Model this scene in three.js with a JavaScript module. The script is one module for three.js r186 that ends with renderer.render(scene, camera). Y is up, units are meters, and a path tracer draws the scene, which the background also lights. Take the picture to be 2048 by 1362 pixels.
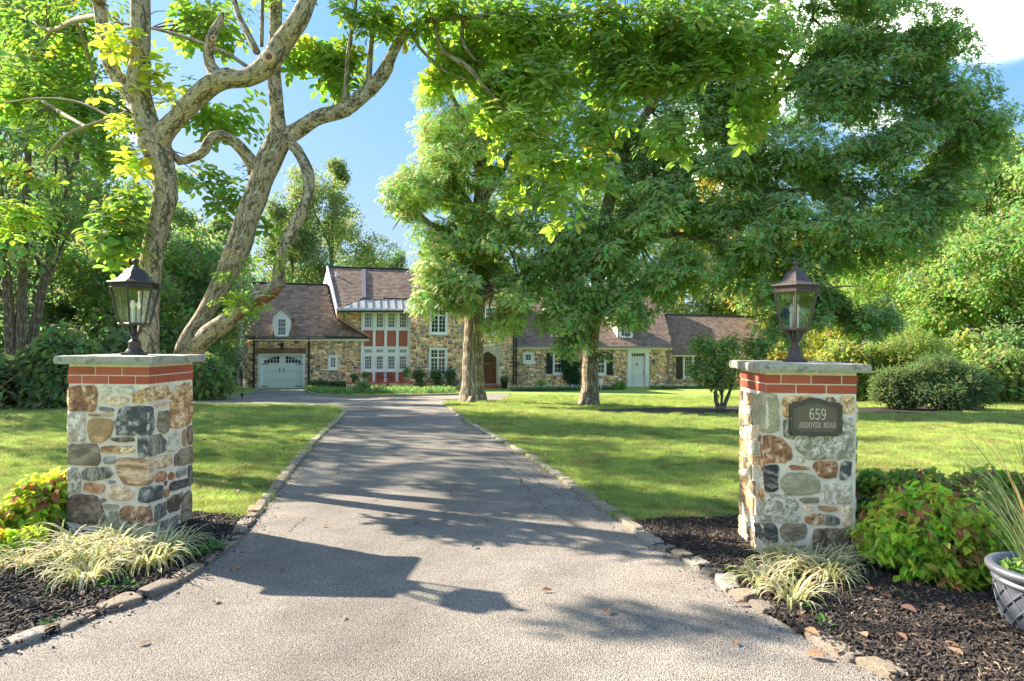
import * as THREE from 'three';
import { mergeGeometries } from 'three/addons/utils/BufferGeometryUtils.js';
import { RoundedBoxGeometry } from 'three/addons/geometries/RoundedBoxGeometry.js';
import { FontLoader } from 'three/addons/loaders/FontLoader.js';
import { TextGeometry } from 'three/addons/geometries/TextGeometry.js';

// ---------------------------------------------------------------- camera, sky, sun, exposure
const V3 = THREE.Vector3, F = 1250, ROLL = 0.0085, EYE = new V3(0, 1.5, 0);
const scene = new THREE.Scene();
const camera = new THREE.PerspectiveCamera(2 * Math.atan(681 / F) * 180 / Math.PI, 2048 / 1362, 0.05, 2000);
camera.position.copy(EYE); camera.rotation.set(0, 0, ROLL);
scene.add(camera);
const renderer = new THREE.WebGLRenderer({ antialias: true });
renderer.setSize(1024, 681);
renderer.toneMapping = THREE.LinearToneMapping;
renderer.toneMappingExposure = 3.5;
renderer.shadowMap.enabled = true;
const SUN = new V3(-3.12, 2.14, -1.53).normalize();
const sun = new THREE.DirectionalLight(new THREE.Color(1, 0.9, 0.74), 5);
sun.name = 'sun'; sun.position.copy(SUN).multiplyScalar(120); sun.castShadow = true;
Object.assign(sun.shadow.camera, { left: -70, right: 70, top: 50, bottom: -50, near: 1, far: 320 });
sun.shadow.mapSize.set(4096, 4096);
sun.target.position.set(0, 0, -20); sun.position.add(sun.target.position);
scene.add(sun, sun.target);
{
  const W = 1024, H = 512, data = new Float32Array(W * H * 4);
  const mixc = (a, b, t) => a.map((x, i) => x + (b[i] - x) * t);
  for (let j = 0; j < H; j++) for (let i = 0; i < W; i++) {
    const el = ((j + 0.5) / H - 0.5) * Math.PI, az = ((i + 0.5) / W - 0.5) * 2 * Math.PI;
    const dx = Math.cos(az) * Math.cos(el), dy = Math.sin(el), dz = Math.sin(az) * Math.cos(el);
    const e = Math.max(0, dy);
    let c = mixc([0.28, 0.35, 0.43], [0.08, 0.222, 0.425], Math.min(1, Math.pow(e / 0.42, 0.75)));
    c = mixc(c, [0.045, 0.13, 0.32], Math.max(0, Math.min(1, (e - 0.42) / 0.5)));
    const cs = dx * SUN.x + dy * SUN.y + dz * SUN.z, g = Math.exp(-(1 - cs) * 5);
    c = c.map((x, k) => x + g * [0.2, 0.18, 0.14][k]);
    // thin clouds over the whole sky, made extra bright to lift the fill light
    const px = dx / (e + 0.25) * 2.1, pz = dz / (e + 0.25) * 2.1;
    let n = 0, a = 0.5; for (let o = 0; o < 5; o++) { n += a * skyNoise(px * 2 ** o + o * 7.3 + 3.9, pz * 2 ** o + 11.7 * o + 9.1); a *= 0.5; }
    const cl = THREE.MathUtils.smoothstep(n, 0.58, 0.7) * THREE.MathUtils.smoothstep(e, 0.02, 0.2);
    c = mixc(c, [2.2, 2.2, 2.2], cl * 0.9);
    if (el < 0) c = [0.08, 0.09, 0.06];
    const o = (j * W + i) * 4; const SK = 0.75;
    data[o] = c[0] * SK; data[o + 1] = c[1] * SK; data[o + 2] = c[2] * SK; data[o + 3] = 1;
  }
  const sky = new THREE.DataTexture(data, W, H, THREE.RGBAFormat, THREE.FloatType);
  sky.mapping = THREE.EquirectangularReflectionMapping; sky.magFilter = THREE.LinearFilter; sky.needsUpdate = true;
  scene.background = sky; scene.environment = sky;
}
function skyNoise(x, y) {
  const ix = Math.floor(x), iy = Math.floor(y), fx = x - ix, fy = y - iy, s = fx * fx * (3 - 2 * fx), t = fy * fy * (3 - 2 * fy);
  const h = (a, b) => { let k = Math.imul(a, 374761393) + Math.imul(b, 668265263); k = Math.imul(k ^ (k >>> 13), 1274126177); return ((k ^ (k >>> 16)) >>> 0) / 4294967296; };
  return (h(ix, iy) * (1 - s) + h(ix + 1, iy) * s) * (1 - t) + (h(ix, iy + 1) * (1 - s) + h(ix + 1, iy + 1) * s) * t;
}

// ---------------------------------------------------------------- helpers
function rng(a) { return () => { a = (a + 0x6d2b79f5) | 0; let t = Math.imul(a ^ (a >>> 15), 1 | a); t = (t + Math.imul(t ^ (t >>> 7), 61 | t)) ^ t; return ((t ^ (t >>> 14)) >>> 0) / 4294967296; }; }
const clamp = THREE.MathUtils.clamp, lerp = THREE.MathUtils.lerp, sstep = (a, b, x) => THREE.MathUtils.smoothstep(x, a, b);
function hsh(x, y, s) { let h = Math.imul(x, 374761393) + Math.imul(y, 668265263) + Math.imul(s, 1442695041); h = Math.imul(h ^ (h >>> 13), 1274126177); return ((h ^ (h >>> 16)) >>> 0) / 4294967296; }
const md = (a, p) => ((a % p) + p) % p;
function vn(x, y, p, s, q = p) { // value noise that repeats after p (across) and q (up) cells
  const ix = Math.floor(x), iy = Math.floor(y), fx = x - ix, fy = y - iy, u = fx * fx * (3 - 2 * fx), v = fy * fy * (3 - 2 * fy);
  const a = md(ix, p), b = md(ix + 1, p), c = md(iy, q), d = md(iy + 1, q);
  return lerp(lerp(hsh(a, c, s), hsh(b, c, s), u), lerp(hsh(a, d, s), hsh(b, d, s), u), v);
}
function fb(u, v, p, oct, s, q = p) { let n = 0, a = 0.5, t = 0; for (let o = 0; o < oct; o++) { n += a * vn(u * p * 2 ** o, v * q * 2 ** o, p * 2 ** o, s + o * 17, q * 2 ** o); t += a; a *= 0.55; } return n / t; }
function cells(u, v, p, s) { // nearest and second distance to jittered cell points, and the cell's number
  const x = u * p, y = v * p, ix = Math.floor(x), iy = Math.floor(y); let d1 = 9, d2 = 9, id = 0;
  for (let j = -1; j <= 1; j++) for (let i = -1; i <= 1; i++) {
    const cx = md(ix + i, p), cy = md(iy + j, p), dx = ix + i + hsh(cx, cy, s) - x, dy = iy + j + hsh(cx, cy, s + 5) - y, d = Math.sqrt(dx * dx + dy * dy);
    if (d < d1) { d2 = d1; d1 = d; id = hsh(cx, cy, s + 9); } else if (d < d2) d2 = d;
  }
  return [d1, d2, id];
}
function n3(x, y, z, s = 0) {
  const ix = Math.floor(x), iy = Math.floor(y), iz = Math.floor(z), fx = x - ix, fy = y - iy, fz = z - iz;
  const u = fx * fx * (3 - 2 * fx), v = fy * fy * (3 - 2 * fy), w = fz * fz * (3 - 2 * fz), h = (a, b, c) => hsh(a + c * 131, b, s + c * 7);
  return lerp(lerp(lerp(h(ix, iy, iz), h(ix + 1, iy, iz), u), lerp(h(ix, iy + 1, iz), h(ix + 1, iy + 1, iz), u), v), lerp(lerp(h(ix, iy, iz + 1), h(ix + 1, iy, iz + 1), u), lerp(h(ix, iy + 1, iz + 1), h(ix + 1, iy + 1, iz + 1), u), v), w);
}
function tex(size, fn, srgb = true, h = size) {
  const d = new Uint8Array(size * h * 4);
  for (let j = 0; j < h; j++) for (let i = 0; i < size; i++) {
    const c = fn((i + 0.5) / size, (j + 0.5) / h), o = (j * size + i) * 4;
    if (typeof c === 'number') d[o] = d[o + 1] = d[o + 2] = clamp(c * 255, 0, 255); else for (let k = 0; k < 3; k++) d[o + k] = clamp(c[k], 0, 255);
    d[o + 3] = 255;
  }
  const t = new THREE.DataTexture(d, size, h); t.wrapS = t.wrapT = THREE.RepeatWrapping; t.magFilter = THREE.LinearFilter; t.minFilter = THREE.LinearMipmapLinearFilter; t.generateMipmaps = true;
  if (srgb) t.colorSpace = THREE.SRGBColorSpace; t.needsUpdate = true; return t;
}
const rep = (t, x, y = x) => { const c = t.clone(); c.repeat.set(x, y); c.needsUpdate = true; return c; };
const mx = (a, b, t) => [a[0] + (b[0] - a[0]) * t, a[1] + (b[1] - a[1]) * t, a[2] + (b[2] - a[2]) * t];
const sc3 = (a, k) => [a[0] * k, a[1] * k, a[2] * k];
const std = (o) => new THREE.MeshStandardMaterial(o), phy = (o) => new THREE.MeshPhysicalMaterial(o);
const lin = (r, g, b) => new THREE.Color().setRGB(r, g, b);

const used = {};
const numbered = (n) => { const k = used[n] = (used[n] ?? -1) + 1; return k ? n + '_' + String(k).padStart(3, '0') : n; };
function tag(o, label, category, group, kind) { o.userData = { ...o.userData, label, category }; if (group) o.userData.group = group; if (kind) o.userData.kind = kind; return o; }
function thing(name, label, category, pos, group) { const g = new THREE.Group(); g.name = numbered(name); if (pos) g.position.copy(pos); scene.add(g); return tag(g, label, category, group); }
function part(parent, name, geo, mat, label) { const m = new THREE.Mesh(geo, mat); m.name = name; if (label) m.userData.label = label; parent.add(m); return m; }
function struct(name, geo, mat, label) { const m = new THREE.Mesh(geo, mat); m.name = numbered(name); m.userData = { kind: 'structure' }; if (label) m.userData.label = label; scene.add(m); return m; }
function stuff(name, label, category) { const g = new THREE.Group(); g.name = numbered(name); scene.add(g); return tag(g, label, category, null, 'stuff'); }

// triangles collected by hand
class Tri {
  constructor() { this.p = []; this.u = []; this.c = []; }
  v(a, uv, c) { this.p.push(a.x, a.y, a.z); if (uv) this.u.push(uv[0], uv[1]); if (c) this.c.push(c[0], c[1], c[2]); }
  t(a, b, c, ua, ub, uc, col) { this.v(a, ua, col); this.v(b, ub, col); this.v(c, uc, col); return this; }
  q(a, b, c, d, uv, col) { const w = uv ?? [[0, 0], [1, 0], [1, 1], [0, 1]]; this.t(a, b, c, w[0], w[1], w[2], col); return this.t(a, c, d, w[0], w[2], w[3], col); }
  geo(smooth) {
    const g = new THREE.BufferGeometry(); g.setAttribute('position', new THREE.Float32BufferAttribute(this.p, 3));
    const n = this.p.length / 3; if (this.u.length < n * 2) while (this.u.length < n * 2) this.u.push(0);
    g.setAttribute('uv', new THREE.Float32BufferAttribute(this.u, 2));
    if (this.c.length) g.setAttribute('color', new THREE.Float32BufferAttribute(this.c, 3));
    g.computeVertexNormals(); return g;
  }
}
function soft(g, res = 1e-4) { // smooth normals across shared positions
  const p = g.attributes.position, n = g.attributes.normal, m = new Map();
  const key = (i) => Math.round(p.getX(i) / res) + ',' + Math.round(p.getY(i) / res) + ',' + Math.round(p.getZ(i) / res);
  for (let i = 0; i < p.count; i++) { const k = key(i); let e = m.get(k); if (!e) m.set(k, e = [0, 0, 0]); e[0] += n.getX(i); e[1] += n.getY(i); e[2] += n.getZ(i); }
  for (let i = 0; i < p.count; i++) { const e = m.get(key(i)), l = Math.hypot(...e) || 1; n.setXYZ(i, e[0] / l, e[1] / l, e[2] / l); }
  return g;
}
function box(x0, y0, z0, x1, y1, z1, bev = 0) { // box between two corners, uv in metres
  const w = Math.abs(x1 - x0), h = Math.abs(y1 - y0), d = Math.abs(z1 - z0);
  const g = bev ? new RoundedBoxGeometry(w, h, d, 1, bev) : new THREE.BoxGeometry(w, h, d);
  g.translate((x0 + x1) / 2, (y0 + y1) / 2, (z0 + z1) / 2);
  return boxUV(g.index ? g.toNonIndexed() : g);
}
function boxUV(g) { // uv in metres from the side each face looks to
  const p = g.attributes.position, n = g.attributes.normal, uv = new Float32Array(p.count * 2);
  for (let i = 0; i < p.count; i++) {
    const ax = Math.abs(n.getX(i)), ay = Math.abs(n.getY(i)), az = Math.abs(n.getZ(i));
    if (ay >= ax && ay >= az) { uv[2 * i] = p.getX(i); uv[2 * i + 1] = p.getZ(i); } else if (ax >= az) { uv[2 * i] = p.getZ(i); uv[2 * i + 1] = p.getY(i); } else { uv[2 * i] = p.getX(i); uv[2 * i + 1] = p.getY(i); }
  }
  g.setAttribute('uv', new THREE.BufferAttribute(uv, 2)); return g;
}
const merge = (a) => mergeGeometries(a.map((g) => { const h = g.index ? g.toNonIndexed() : g; for (const k of Object.keys(h.attributes)) if (!['position', 'normal', 'uv', 'color'].includes(k)) h.deleteAttribute(k); return h; }));
function tube(pts, radii, seg = 10, tile = 0.5, rough = 0, seed = 1, stepLen = 0.12) { // tapered limb through pts
  const cv = new THREE.CatmullRomCurve3(pts, false, 'centripetal'), L = cv.getLength(), n = Math.max(4, Math.min(90, Math.round(L / stepLen)));
  const fr = cv.computeFrenetFrames(n, false), P = cv.getSpacedPoints(n), rs = [];
  const cum = [0]; for (let i = 1; i < pts.length; i++) cum.push(cum[i - 1] + pts[i].distanceTo(pts[i - 1]));
  for (let i = 0; i <= n; i++) { const s = i / n * cum[cum.length - 1]; let k = 0; while (k < pts.length - 2 && cum[k + 1] < s) k++; const t = clamp((s - cum[k]) / (cum[k + 1] - cum[k] || 1), 0, 1); rs.push(lerp(radii[k], radii[k + 1], t * t * (3 - 2 * t))); }
  const tri = [], pos = [], uv = [], nu = Math.max(1, Math.round(2 * Math.PI * rs[0] / tile));
  for (let i = 0; i <= n; i++) for (let j = 0; j <= seg; j++) {
    const a = j / seg * 2 * Math.PI, ca = Math.cos(a), sa = Math.sin(a), N = fr.normals[i], B = fr.binormals[i];
    let r = rs[i]; const dx = N.x * ca + B.x * sa, dy = N.y * ca + B.y * sa, dz = N.z * ca + B.z * sa;
    if (rough) r *= 1 + rough * (n3(P[i].x * 4 + dx * 1.2, P[i].y * 4 + dy, P[i].z * 4 + dz * 1.2, seed) - 0.5) * 2;
    pos.push(P[i].x + dx * r, P[i].y + dy * r, P[i].z + dz * r); uv.push(j / seg * nu, i / n * L / tile);
  }
  for (let i = 0; i < n; i++) for (let j = 0; j < seg; j++) { const a = i * (seg + 1) + j, b = a + seg + 1; tri.push(a, b, a + 1, b, b + 1, a + 1); }
  for (const e of [0, n]) { const c = pos.length / 3, q = P[e], s = e ? rs[e] * 0.4 : 0, tn = fr.tangents[e]; pos.push(q.x + tn.x * s, q.y + tn.y * s, q.z + tn.z * s); uv.push(0.5, 0.5); for (let j = 0; j < seg; j++) { const a = e * (seg + 1) + j; e ? tri.push(a, c, a + 1) : tri.push(a, a + 1, c); } }
  const g = new THREE.BufferGeometry(); g.setAttribute('position', new THREE.Float32BufferAttribute(pos, 3)); g.setAttribute('uv', new THREE.Float32BufferAttribute(uv, 2)); g.setIndex(tri); g.computeVertexNormals();
  return g;
}
// places in the world from a direction of sight and a distance in depth
function ray(px, py) { const x = px - 1024, y = 681 - py, c = Math.cos(ROLL), s = Math.sin(ROLL); return new V3((x * c - y * s) / F, (x * s + y * c) / F, -1); }
const P = (px, py, d) => ray(px, py).multiplyScalar(d).add(EYE);
const KN = [[-40, -1.44], [0, -1.44], [4.6, -1.53], [6.5, -1.61], [9.9, -1.74], [18, -2.11], [30, -2.68], [39, -3.1], [46, -3.27], [60, -3.5], [400, -3.5]];
function H(z) { // height of the land at z
  const d = -z; let k = 1; while (k < KN.length - 1 && KN[k][0] < d) k++;
  const [x0, y0] = KN[k - 1], [x1, y1] = KN[k], m = (i) => i <= 0 || i >= KN.length - 1 ? 0 : (KN[i + 1][1] - KN[i - 1][1]) / (KN[i + 1][0] - KN[i - 1][0]);
  const t = clamp((d - x0) / (x1 - x0), 0, 1), h = x1 - x0, t2 = t * t, t3 = t2 * t;
  return 1.5 + (2 * t3 - 3 * t2 + 1) * y0 + (t3 - 2 * t2 + t) * h * m(k - 1) + (3 * t2 - 2 * t3) * y1 + (t3 - t2) * h * m(k);
}
function G(px, py) { const r = ray(px, py); let a = 0.5, b = 120; for (let i = 0; i < 50; i++) { const m = (a + b) / 2; EYE.y + r.y * m > H(-m) ? a = m : b = m; } return P(px, py, a).setY(H(-a)); }
function sheet(poly, lift, cell) { // a ground sheet over a plan outline, following the land
  const sh = poly.map((p) => new THREE.Vector2(p.x, p.z)); let tris = THREE.ShapeUtils.triangulateShape(sh, []).map((t) => t.map((i) => [sh[i].x, sh[i].y]));
  const len = (a, b) => Math.hypot(a[0] - b[0], a[1] - b[1]), out = [];
  while (tris.length) {
    const [a, b, c] = tris.pop(), d = (p) => cell * Math.max(1, -p[1] / 10), l = [len(a, b), len(b, c), len(c, a)], m = Math.max(...l);
    if (m <= d([0, (a[1] + b[1] + c[1]) / 3]) || out.length + tris.length > 40000) { out.push([a, b, c]); continue; }
    const k = l.indexOf(m), v = [a, b, c], p = v[k], q = v[(k + 1) % 3], r = v[(k + 2) % 3], h = [(p[0] + q[0]) / 2, (p[1] + q[1]) / 2]; tris.push([p, h, r], [h, q, r]);
  }
  const T = new Tri(); for (const [a, b, c] of out) { const up = (b[0] - a[0]) * (c[1] - a[1]) - (b[1] - a[1]) * (c[0] - a[0]); for (const p of up > 0 ? [a, c, b] : [a, b, c]) T.v(new V3(p[0], H(p[1]) + lift, p[1]), [p[0], p[1]], [1, 1, 1]); }
  return soft(T.geo());
}
function tintPatches(g, fn) { const p = g.attributes.position, c = new Float32Array(p.count * 3); for (let i = 0; i < p.count; i++) { const k = fn(p.getX(i), p.getZ(i)); c[3 * i] = k[0]; c[3 * i + 1] = k[1]; c[3 * i + 2] = k[2]; } g.setAttribute('color', new THREE.BufferAttribute(c, 3)); return g; }
const UP = new V3(0, 1, 0);
function inst(parent, name, geo, mat, items) {
  const im = new THREE.InstancedMesh(geo, mat, items.length), m = new THREE.Matrix4(), s = new V3(); im.name = name; im.userData = { kind: 'stuff' };
  items.forEach((e, i) => { m.compose(e.p, e.q, typeof e.s === 'number' ? s.set(e.s, e.s, e.s) : e.s); im.setMatrixAt(i, m); if (e.c) im.setColorAt(i, e.c); });
  parent.add(im); return im;
}
function inPoly(x, z, poly) { let r = false; for (let i = 0, j = poly.length - 1; i < poly.length; j = i++) { const a = poly[i], b = poly[j]; if ((a.z > z) !== (b.z > z) && x < (b.x - a.x) * (z - a.z) / (b.z - a.z) + a.x) r = !r; } return r; }

// ---------------------------------------------------------------- surface materials
const M = {};
{
  const asph = tex(1024, (u, v) => { // worn asphalt with its pale stones showing
    const [d, d2, id] = cells(u, v, 150, 3), [e, , ie] = cells(u, v, 64, 8), f = fb(u, v, 6, 5, 21), g = vn(u * 512, v * 512, 512, 4);
    let c = mx([134, 128, 120], [180, 172, 162], id); c = mx(c, [84, 80, 76], sstep(0.38, 0.66, d) * 0.75);
    if (ie > 0.86 && e < 0.22) c = mx(c, [205, 198, 188], 0.6);
    if (ie < 0.1 && e < 0.2) c = mx(c, [58, 55, 53], 0.7);
    return sc3(c, 0.88 + 0.24 * f + (g - 0.5) * 0.12);
  });
  const asphB = tex(1024, (u, v) => { const [d] = cells(u, v, 150, 3), [e, , ie] = cells(u, v, 64, 8); return clamp(0.75 - d * 0.8 + (ie > 0.8 && e < 0.3 ? 0.2 : 0) + 0.2 * fb(u, v, 12, 3, 2), 0, 1); }, false);
  M.asphalt = std({ map: rep(asph, 1 / 1.15), bumpMap: rep(asphB, 1 / 1.15), bumpScale: 0.005, roughness: 0.92, vertexColors: true });
  M.court = std({ map: rep(asph, 1 / 1.9), bumpMap: rep(asphB, 1 / 1.9), bumpScale: 0.004, roughness: 0.92, vertexColors: true });
  M.crack = std({ color: lin(0.035, 0.033, 0.03), roughness: 1 });
  const lawn = tex(1024, (u, v) => {
    const f = fb(u, v, 8, 5, 5), g = vn(u * 340, v * 120, 340, 6, 120), h = vn(u * 120, v * 340, 120, 9, 340), k = fb(u, v, 40, 3, 12);
    let c = mx([98, 126, 46], [158, 180, 88], g * 0.5 + h * 0.5); c = mx(c, [150, 146, 78], sstep(0.55, 0.8, k) * 0.5); c = mx(c, [48, 66, 20], sstep(0.55, 0.8, f) * 0.35);
    return c;
  });
  M.lawn = std({ map: rep(lawn, 1 / 2.3), bumpMap: rep(lawn, 1 / 2.3), bumpScale: 0.03, roughness: 1, vertexColors: true });
  const mulch = tex(512, (u, v) => { const w = fb(u, v, 6, 4, 3), a = vn(u * 130 + w * 6, v * 50 + w * 14, 130, 4, 50), b = vn(u * 46 + w * 16, v * 150, 46, 6, 150); return mx([16, 12, 10], [70, 54, 44], sstep(0.35, 0.8, a * 0.55 + b * 0.45)); });
  M.mulch = std({ map: rep(mulch, 1 / 0.9), bumpMap: rep(mulch, 1 / 0.9), bumpScale: 0.03, roughness: 0.95 });
  M.chip = std({ color: lin(1, 1, 1), roughness: 0.85 });
  const mort = tex(512, (u, v) => sc3([244, 232, 214], 0.88 + 0.16 * fb(u, v, 10, 5, 3) + 0.16 * (vn(u * 256, v * 256, 256, 8) - 0.5)));
  const mortB = tex(512, (u, v) => 0.6 * fb(u, v, 14, 4, 3) + 0.4 * vn(u * 256, v * 256, 256, 8), false);
  M.mortar = std({ map: rep(mort, 2), color: lin(1.02, 1, 0.96), bumpMap: rep(mortB, 2), bumpScale: 0.004, roughness: 0.95 });
  M.houseMortar = std({ map: rep(mort, 0.8), color: lin(0.98, 0.9, 0.79), bumpMap: rep(mortB, 0.8), bumpScale: 0.012, roughness: 0.95 });
  // stones: base, light, dark tones, grain size, direction of the grain
  const stoneKinds = {
    rust: [[152, 114, 84], [206, 184, 156], [92, 64, 50], 7, 1, 0.5], rustgold: [[184, 150, 110], [220, 200, 170], [120, 86, 60], 8, 1.2, 0.5], white: [[190, 182, 172], [226, 222, 214], [132, 108, 92], 9, 0.7, 0.35],
    tan: [[164, 134, 98], [192, 164, 126], [122, 104, 84], 6, 1.3, 0.25], blue: [[98, 99, 98], [164, 164, 160], [54, 56, 58], 9, 1.1, 0.5], schist: [[134, 127, 115], [168, 160, 146], [68, 70, 76], 8, 0.4, 0.6],
    bluesmall: [[128, 128, 126], [162, 162, 158], [92, 93, 94], 6, 2, 0.3], greybrown: [[122, 112, 96], [150, 138, 118], [78, 70, 66], 7, 2.4, 0.3], brown: [[106, 92, 80], [142, 126, 108], [66, 54, 52], 7, 1, 0.45],
    granite: [[170, 165, 152], [206, 202, 190], [120, 116, 106], 16, 1, 0.7], banded: [[190, 162, 130], [222, 202, 176], [126, 98, 78], 6, 3.2, 0.6], quartz: [[202, 182, 158], [228, 214, 196], [158, 124, 94], 8, 1, 0.4],
    red: [[168, 126, 94], [206, 170, 136], [110, 68, 48], 7, 1, 0.4], pale: [[188, 182, 166], [206, 202, 188], [136, 136, 126], 12, 1, 0.45], green: [[150, 146, 124], [164, 158, 130], [98, 102, 92], 6, 1.4, 0.25], charcoal: [[80, 78, 74], [136, 132, 126], [46, 45, 46], 8, 3, 0.6],
  };
  M.stone = {};
  let sd = 30;
  for (const [k, [base, light, dark, p, an, con]] of Object.entries(stoneKinds)) {
    const s = sd += 7, q = Math.max(2, Math.round(p / an)), pp = Math.round(p * Math.sqrt(an));
    const shade = (u, v) => { const w = fb(u, v, 4, 3, s + 3) - 0.5; return [fb(u + w * 0.12, v + w * 0.2, q, 5, s, pp), fb(u + w * 0.1, v, q * 3, 3, s + 2, pp * 3), vn(u * 128, v * 128, 128, s)]; };
    const map = tex(256, (u, v) => { const [a, b, g] = shade(u, v); let c = mx(base, light, sstep(0.48, 0.7, a) * 0.9); c = mx(c, dark, sstep(0.52, 0.72, b) * con * 1.2); c = mx(c, dark, sstep(0.52, 0.68, 1 - a) * con * 1.2); return sc3(c.map((x) => x * 1.06), 0.88 + 0.24 * g); });
    const bump = tex(256, (u, v) => { const [a, b, g] = shade(u, v); return 0.55 * a + 0.3 * b + 0.15 * g; }, false);
    M.stone[k] = std({ color: lin(1.28, 1.2, 1.08), map: rep(map, 2.6), bumpMap: rep(bump, 2.6), bumpScale: 0.012, roughness: 0.86 });
  }
  const kerbT = tex(256, (u, v) => sc3(mx([200, 193, 181], [160, 148, 130], sstep(0.45, 0.75, fb(u, v, 5, 5, 4))), 0.86 + 0.28 * vn(u * 128, v * 128, 128, 9)));
  M.kerb = ['#ffffff', '#e6e0d8', '#d6cfc8', '#f0e4d4'].map((c) => std({ map: rep(kerbT, 2.2), bumpMap: rep(kerbT, 2.2), bumpScale: 0.015, roughness: 0.9, color: c }));
  const brickT = tex(256, (u, v) => sc3(mx([202, 112, 86], [180, 94, 72], fb(u, v, 6, 4, 5)), 0.9 + 0.2 * vn(u * 128, v * 128, 128, 9)));
  M.brick = ['#ffffff', '#f2e6e0', '#e4d8d2', '#f6dccf'].map((c) => std({ map: rep(brickT, 3), bumpMap: rep(brickT, 3), bumpScale: 0.003, roughness: 0.88, color: c }));
  const capT = tex(512, (u, v) => { const f = fb(u, v, 5, 5, 6), g = vn(u * 256, v * 256, 256, 3), k = fb(u, v, 22, 3, 14); let c = mx([158, 152, 138], [182, 175, 158], f); c = mx(c, [112, 110, 102], sstep(0.55, 0.75, k) * 0.6); return sc3(c, 0.88 + 0.24 * g); });
  M.cap = std({ map: rep(capT, 1.4), bumpMap: rep(capT, 1.4), bumpScale: 0.008, roughness: 0.85 });
  const bronzeT = tex(256, (u, v) => sc3(mx([58, 52, 50], [80, 72, 68], fb(u, v, 6, 5, 5)), 0.9 + 0.2 * vn(u * 128, v * 128, 128, 9)));
  M.bronze = std({ map: rep(bronzeT, 3), roughness: 0.48, metalness: 0.35 });
  M.bronzePale = std({ map: rep(bronzeT, 3), color: lin(1.75, 1.6, 1.65), roughness: 0.6, metalness: 0.25 });
  M.plaque = std({ color: lin(0.165, 0.125, 0.1), roughness: 0.5, metalness: 0.4 });
  M.plaqueRim = std({ color: lin(0.085, 0.075, 0.075), roughness: 0.42, metalness: 0.5 });
  M.lettering = std({ color: lin(0.62, 0.55, 0.44), roughness: 0.45, metalness: 0.2 });
  M.glass = phy({ color: lin(0.93, 0.97, 0.94), transmission: 1, thickness: 0, roughness: 0.04, ior: 1.5 });
  M.bulb = phy({ color: lin(0.9, 0.9, 0.86), transmission: 0.7, thickness: 0, roughness: 0.3 });
  M.candle = std({ color: lin(0.55, 0.53, 0.47), roughness: 0.6 });
  M.white = std({ color: lin(0.86, 0.86, 0.84), roughness: 0.55 });
  const clap = tex(256, (u, v) => sc3([214, 208, 200], 0.9 + 0.14 * fb(u, v, 5, 5, 2)));
  M.clap = std({ map: rep(clap, 0.7), roughness: 0.7 });
  M.cream = std({ color: lin(0.84, 0.84, 0.8), roughness: 0.5 });
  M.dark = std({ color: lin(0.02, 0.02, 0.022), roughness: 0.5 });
  M.shutter = std({ color: lin(0.022, 0.024, 0.03), roughness: 0.6 });
  M.shutterBrown = std({ color: lin(0.045, 0.04, 0.035), roughness: 0.6 });
  M.pane = phy({ color: lin(0.025, 0.03, 0.03), roughness: 0.06, specularIntensity: 1, ior: 1.7 });  // opaque dark glass: the darkness of the unlit rooms is in its colour
  M.copper = std({ color: lin(0.48, 0.26, 0.19), roughness: 0.42, metalness: 0.6 });
  M.copperDull = std({ color: lin(0.3, 0.24, 0.24), roughness: 0.5, metalness: 0.4 });
  const seam = tex(256, (u, v) => sc3(mx([196, 192, 180], [168, 164, 150], fb(u, v, 5, 5, 6)), 1));
  M.seam = std({ map: rep(seam, 0.6), roughness: 0.42, metalness: 0.3 });
  const limeT = tex(256, (u, v) => sc3([204, 190, 164], 0.86 + 0.22 * fb(u, v, 6, 5, 3)));
  M.lime = std({ map: rep(limeT, 1), roughness: 0.9 });
  const woodT = tex(512, (u, v) => { const g = fb(u, v, 3, 5, 4, 40); return mx(mx([156, 112, 76], [112, 76, 50], g), [150, 140, 126], sstep(0.5, 0.8, fb(u, v, 4, 4, 9)) * 0.7); });
  M.beam = std({ map: rep(woodT, 0.5, 1.5), bumpMap: rep(woodT, 0.5, 1.5), bumpScale: 0.01, roughness: 0.85 });
  M.doorWood = std({ map: rep(woodT, 1.5, 0.4), color: lin(0.72, 0.45, 0.3), roughness: 0.55 });
  M.shingleBase = std({ color: lin(0.03, 0.026, 0.026), roughness: 0.95 });
  const shT = tex(128, (u, v) => 255 * (0.8 + 0.2 * vn(u * 64, v * 64, 64, 3)) * 1);
  M.shingle = std({ color: lin(1, 1, 1), vertexColors: true, roughness: 0.9 });
  M.herring = (() => { const n = 18, t = tex(512, (u, v) => { // red bricks laid in a herringbone with pale joints
    const x = (u + v) * n, y = (v - u) * n, i = Math.floor(x), j = Math.floor(y), k = md(i - j, 4), fx = x - i, fy = y - j, hz = k < 2, a = hz ? fx + k : fy + (k === 3 ? 0 : 1), b = hz ? fy : fx, e = Math.min(a, 2 - a, b, 1 - b);
    return e < 0.11 ? [200, 160, 134] : sc3([168, 64, 46], 0.85 + 0.3 * hsh(hz ? i - k : i, hz ? j : j - (k === 3 ? 0 : 1), 4)); });
    return std({ map: rep(t, 0.72), roughness: 0.9 }); })();
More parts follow.
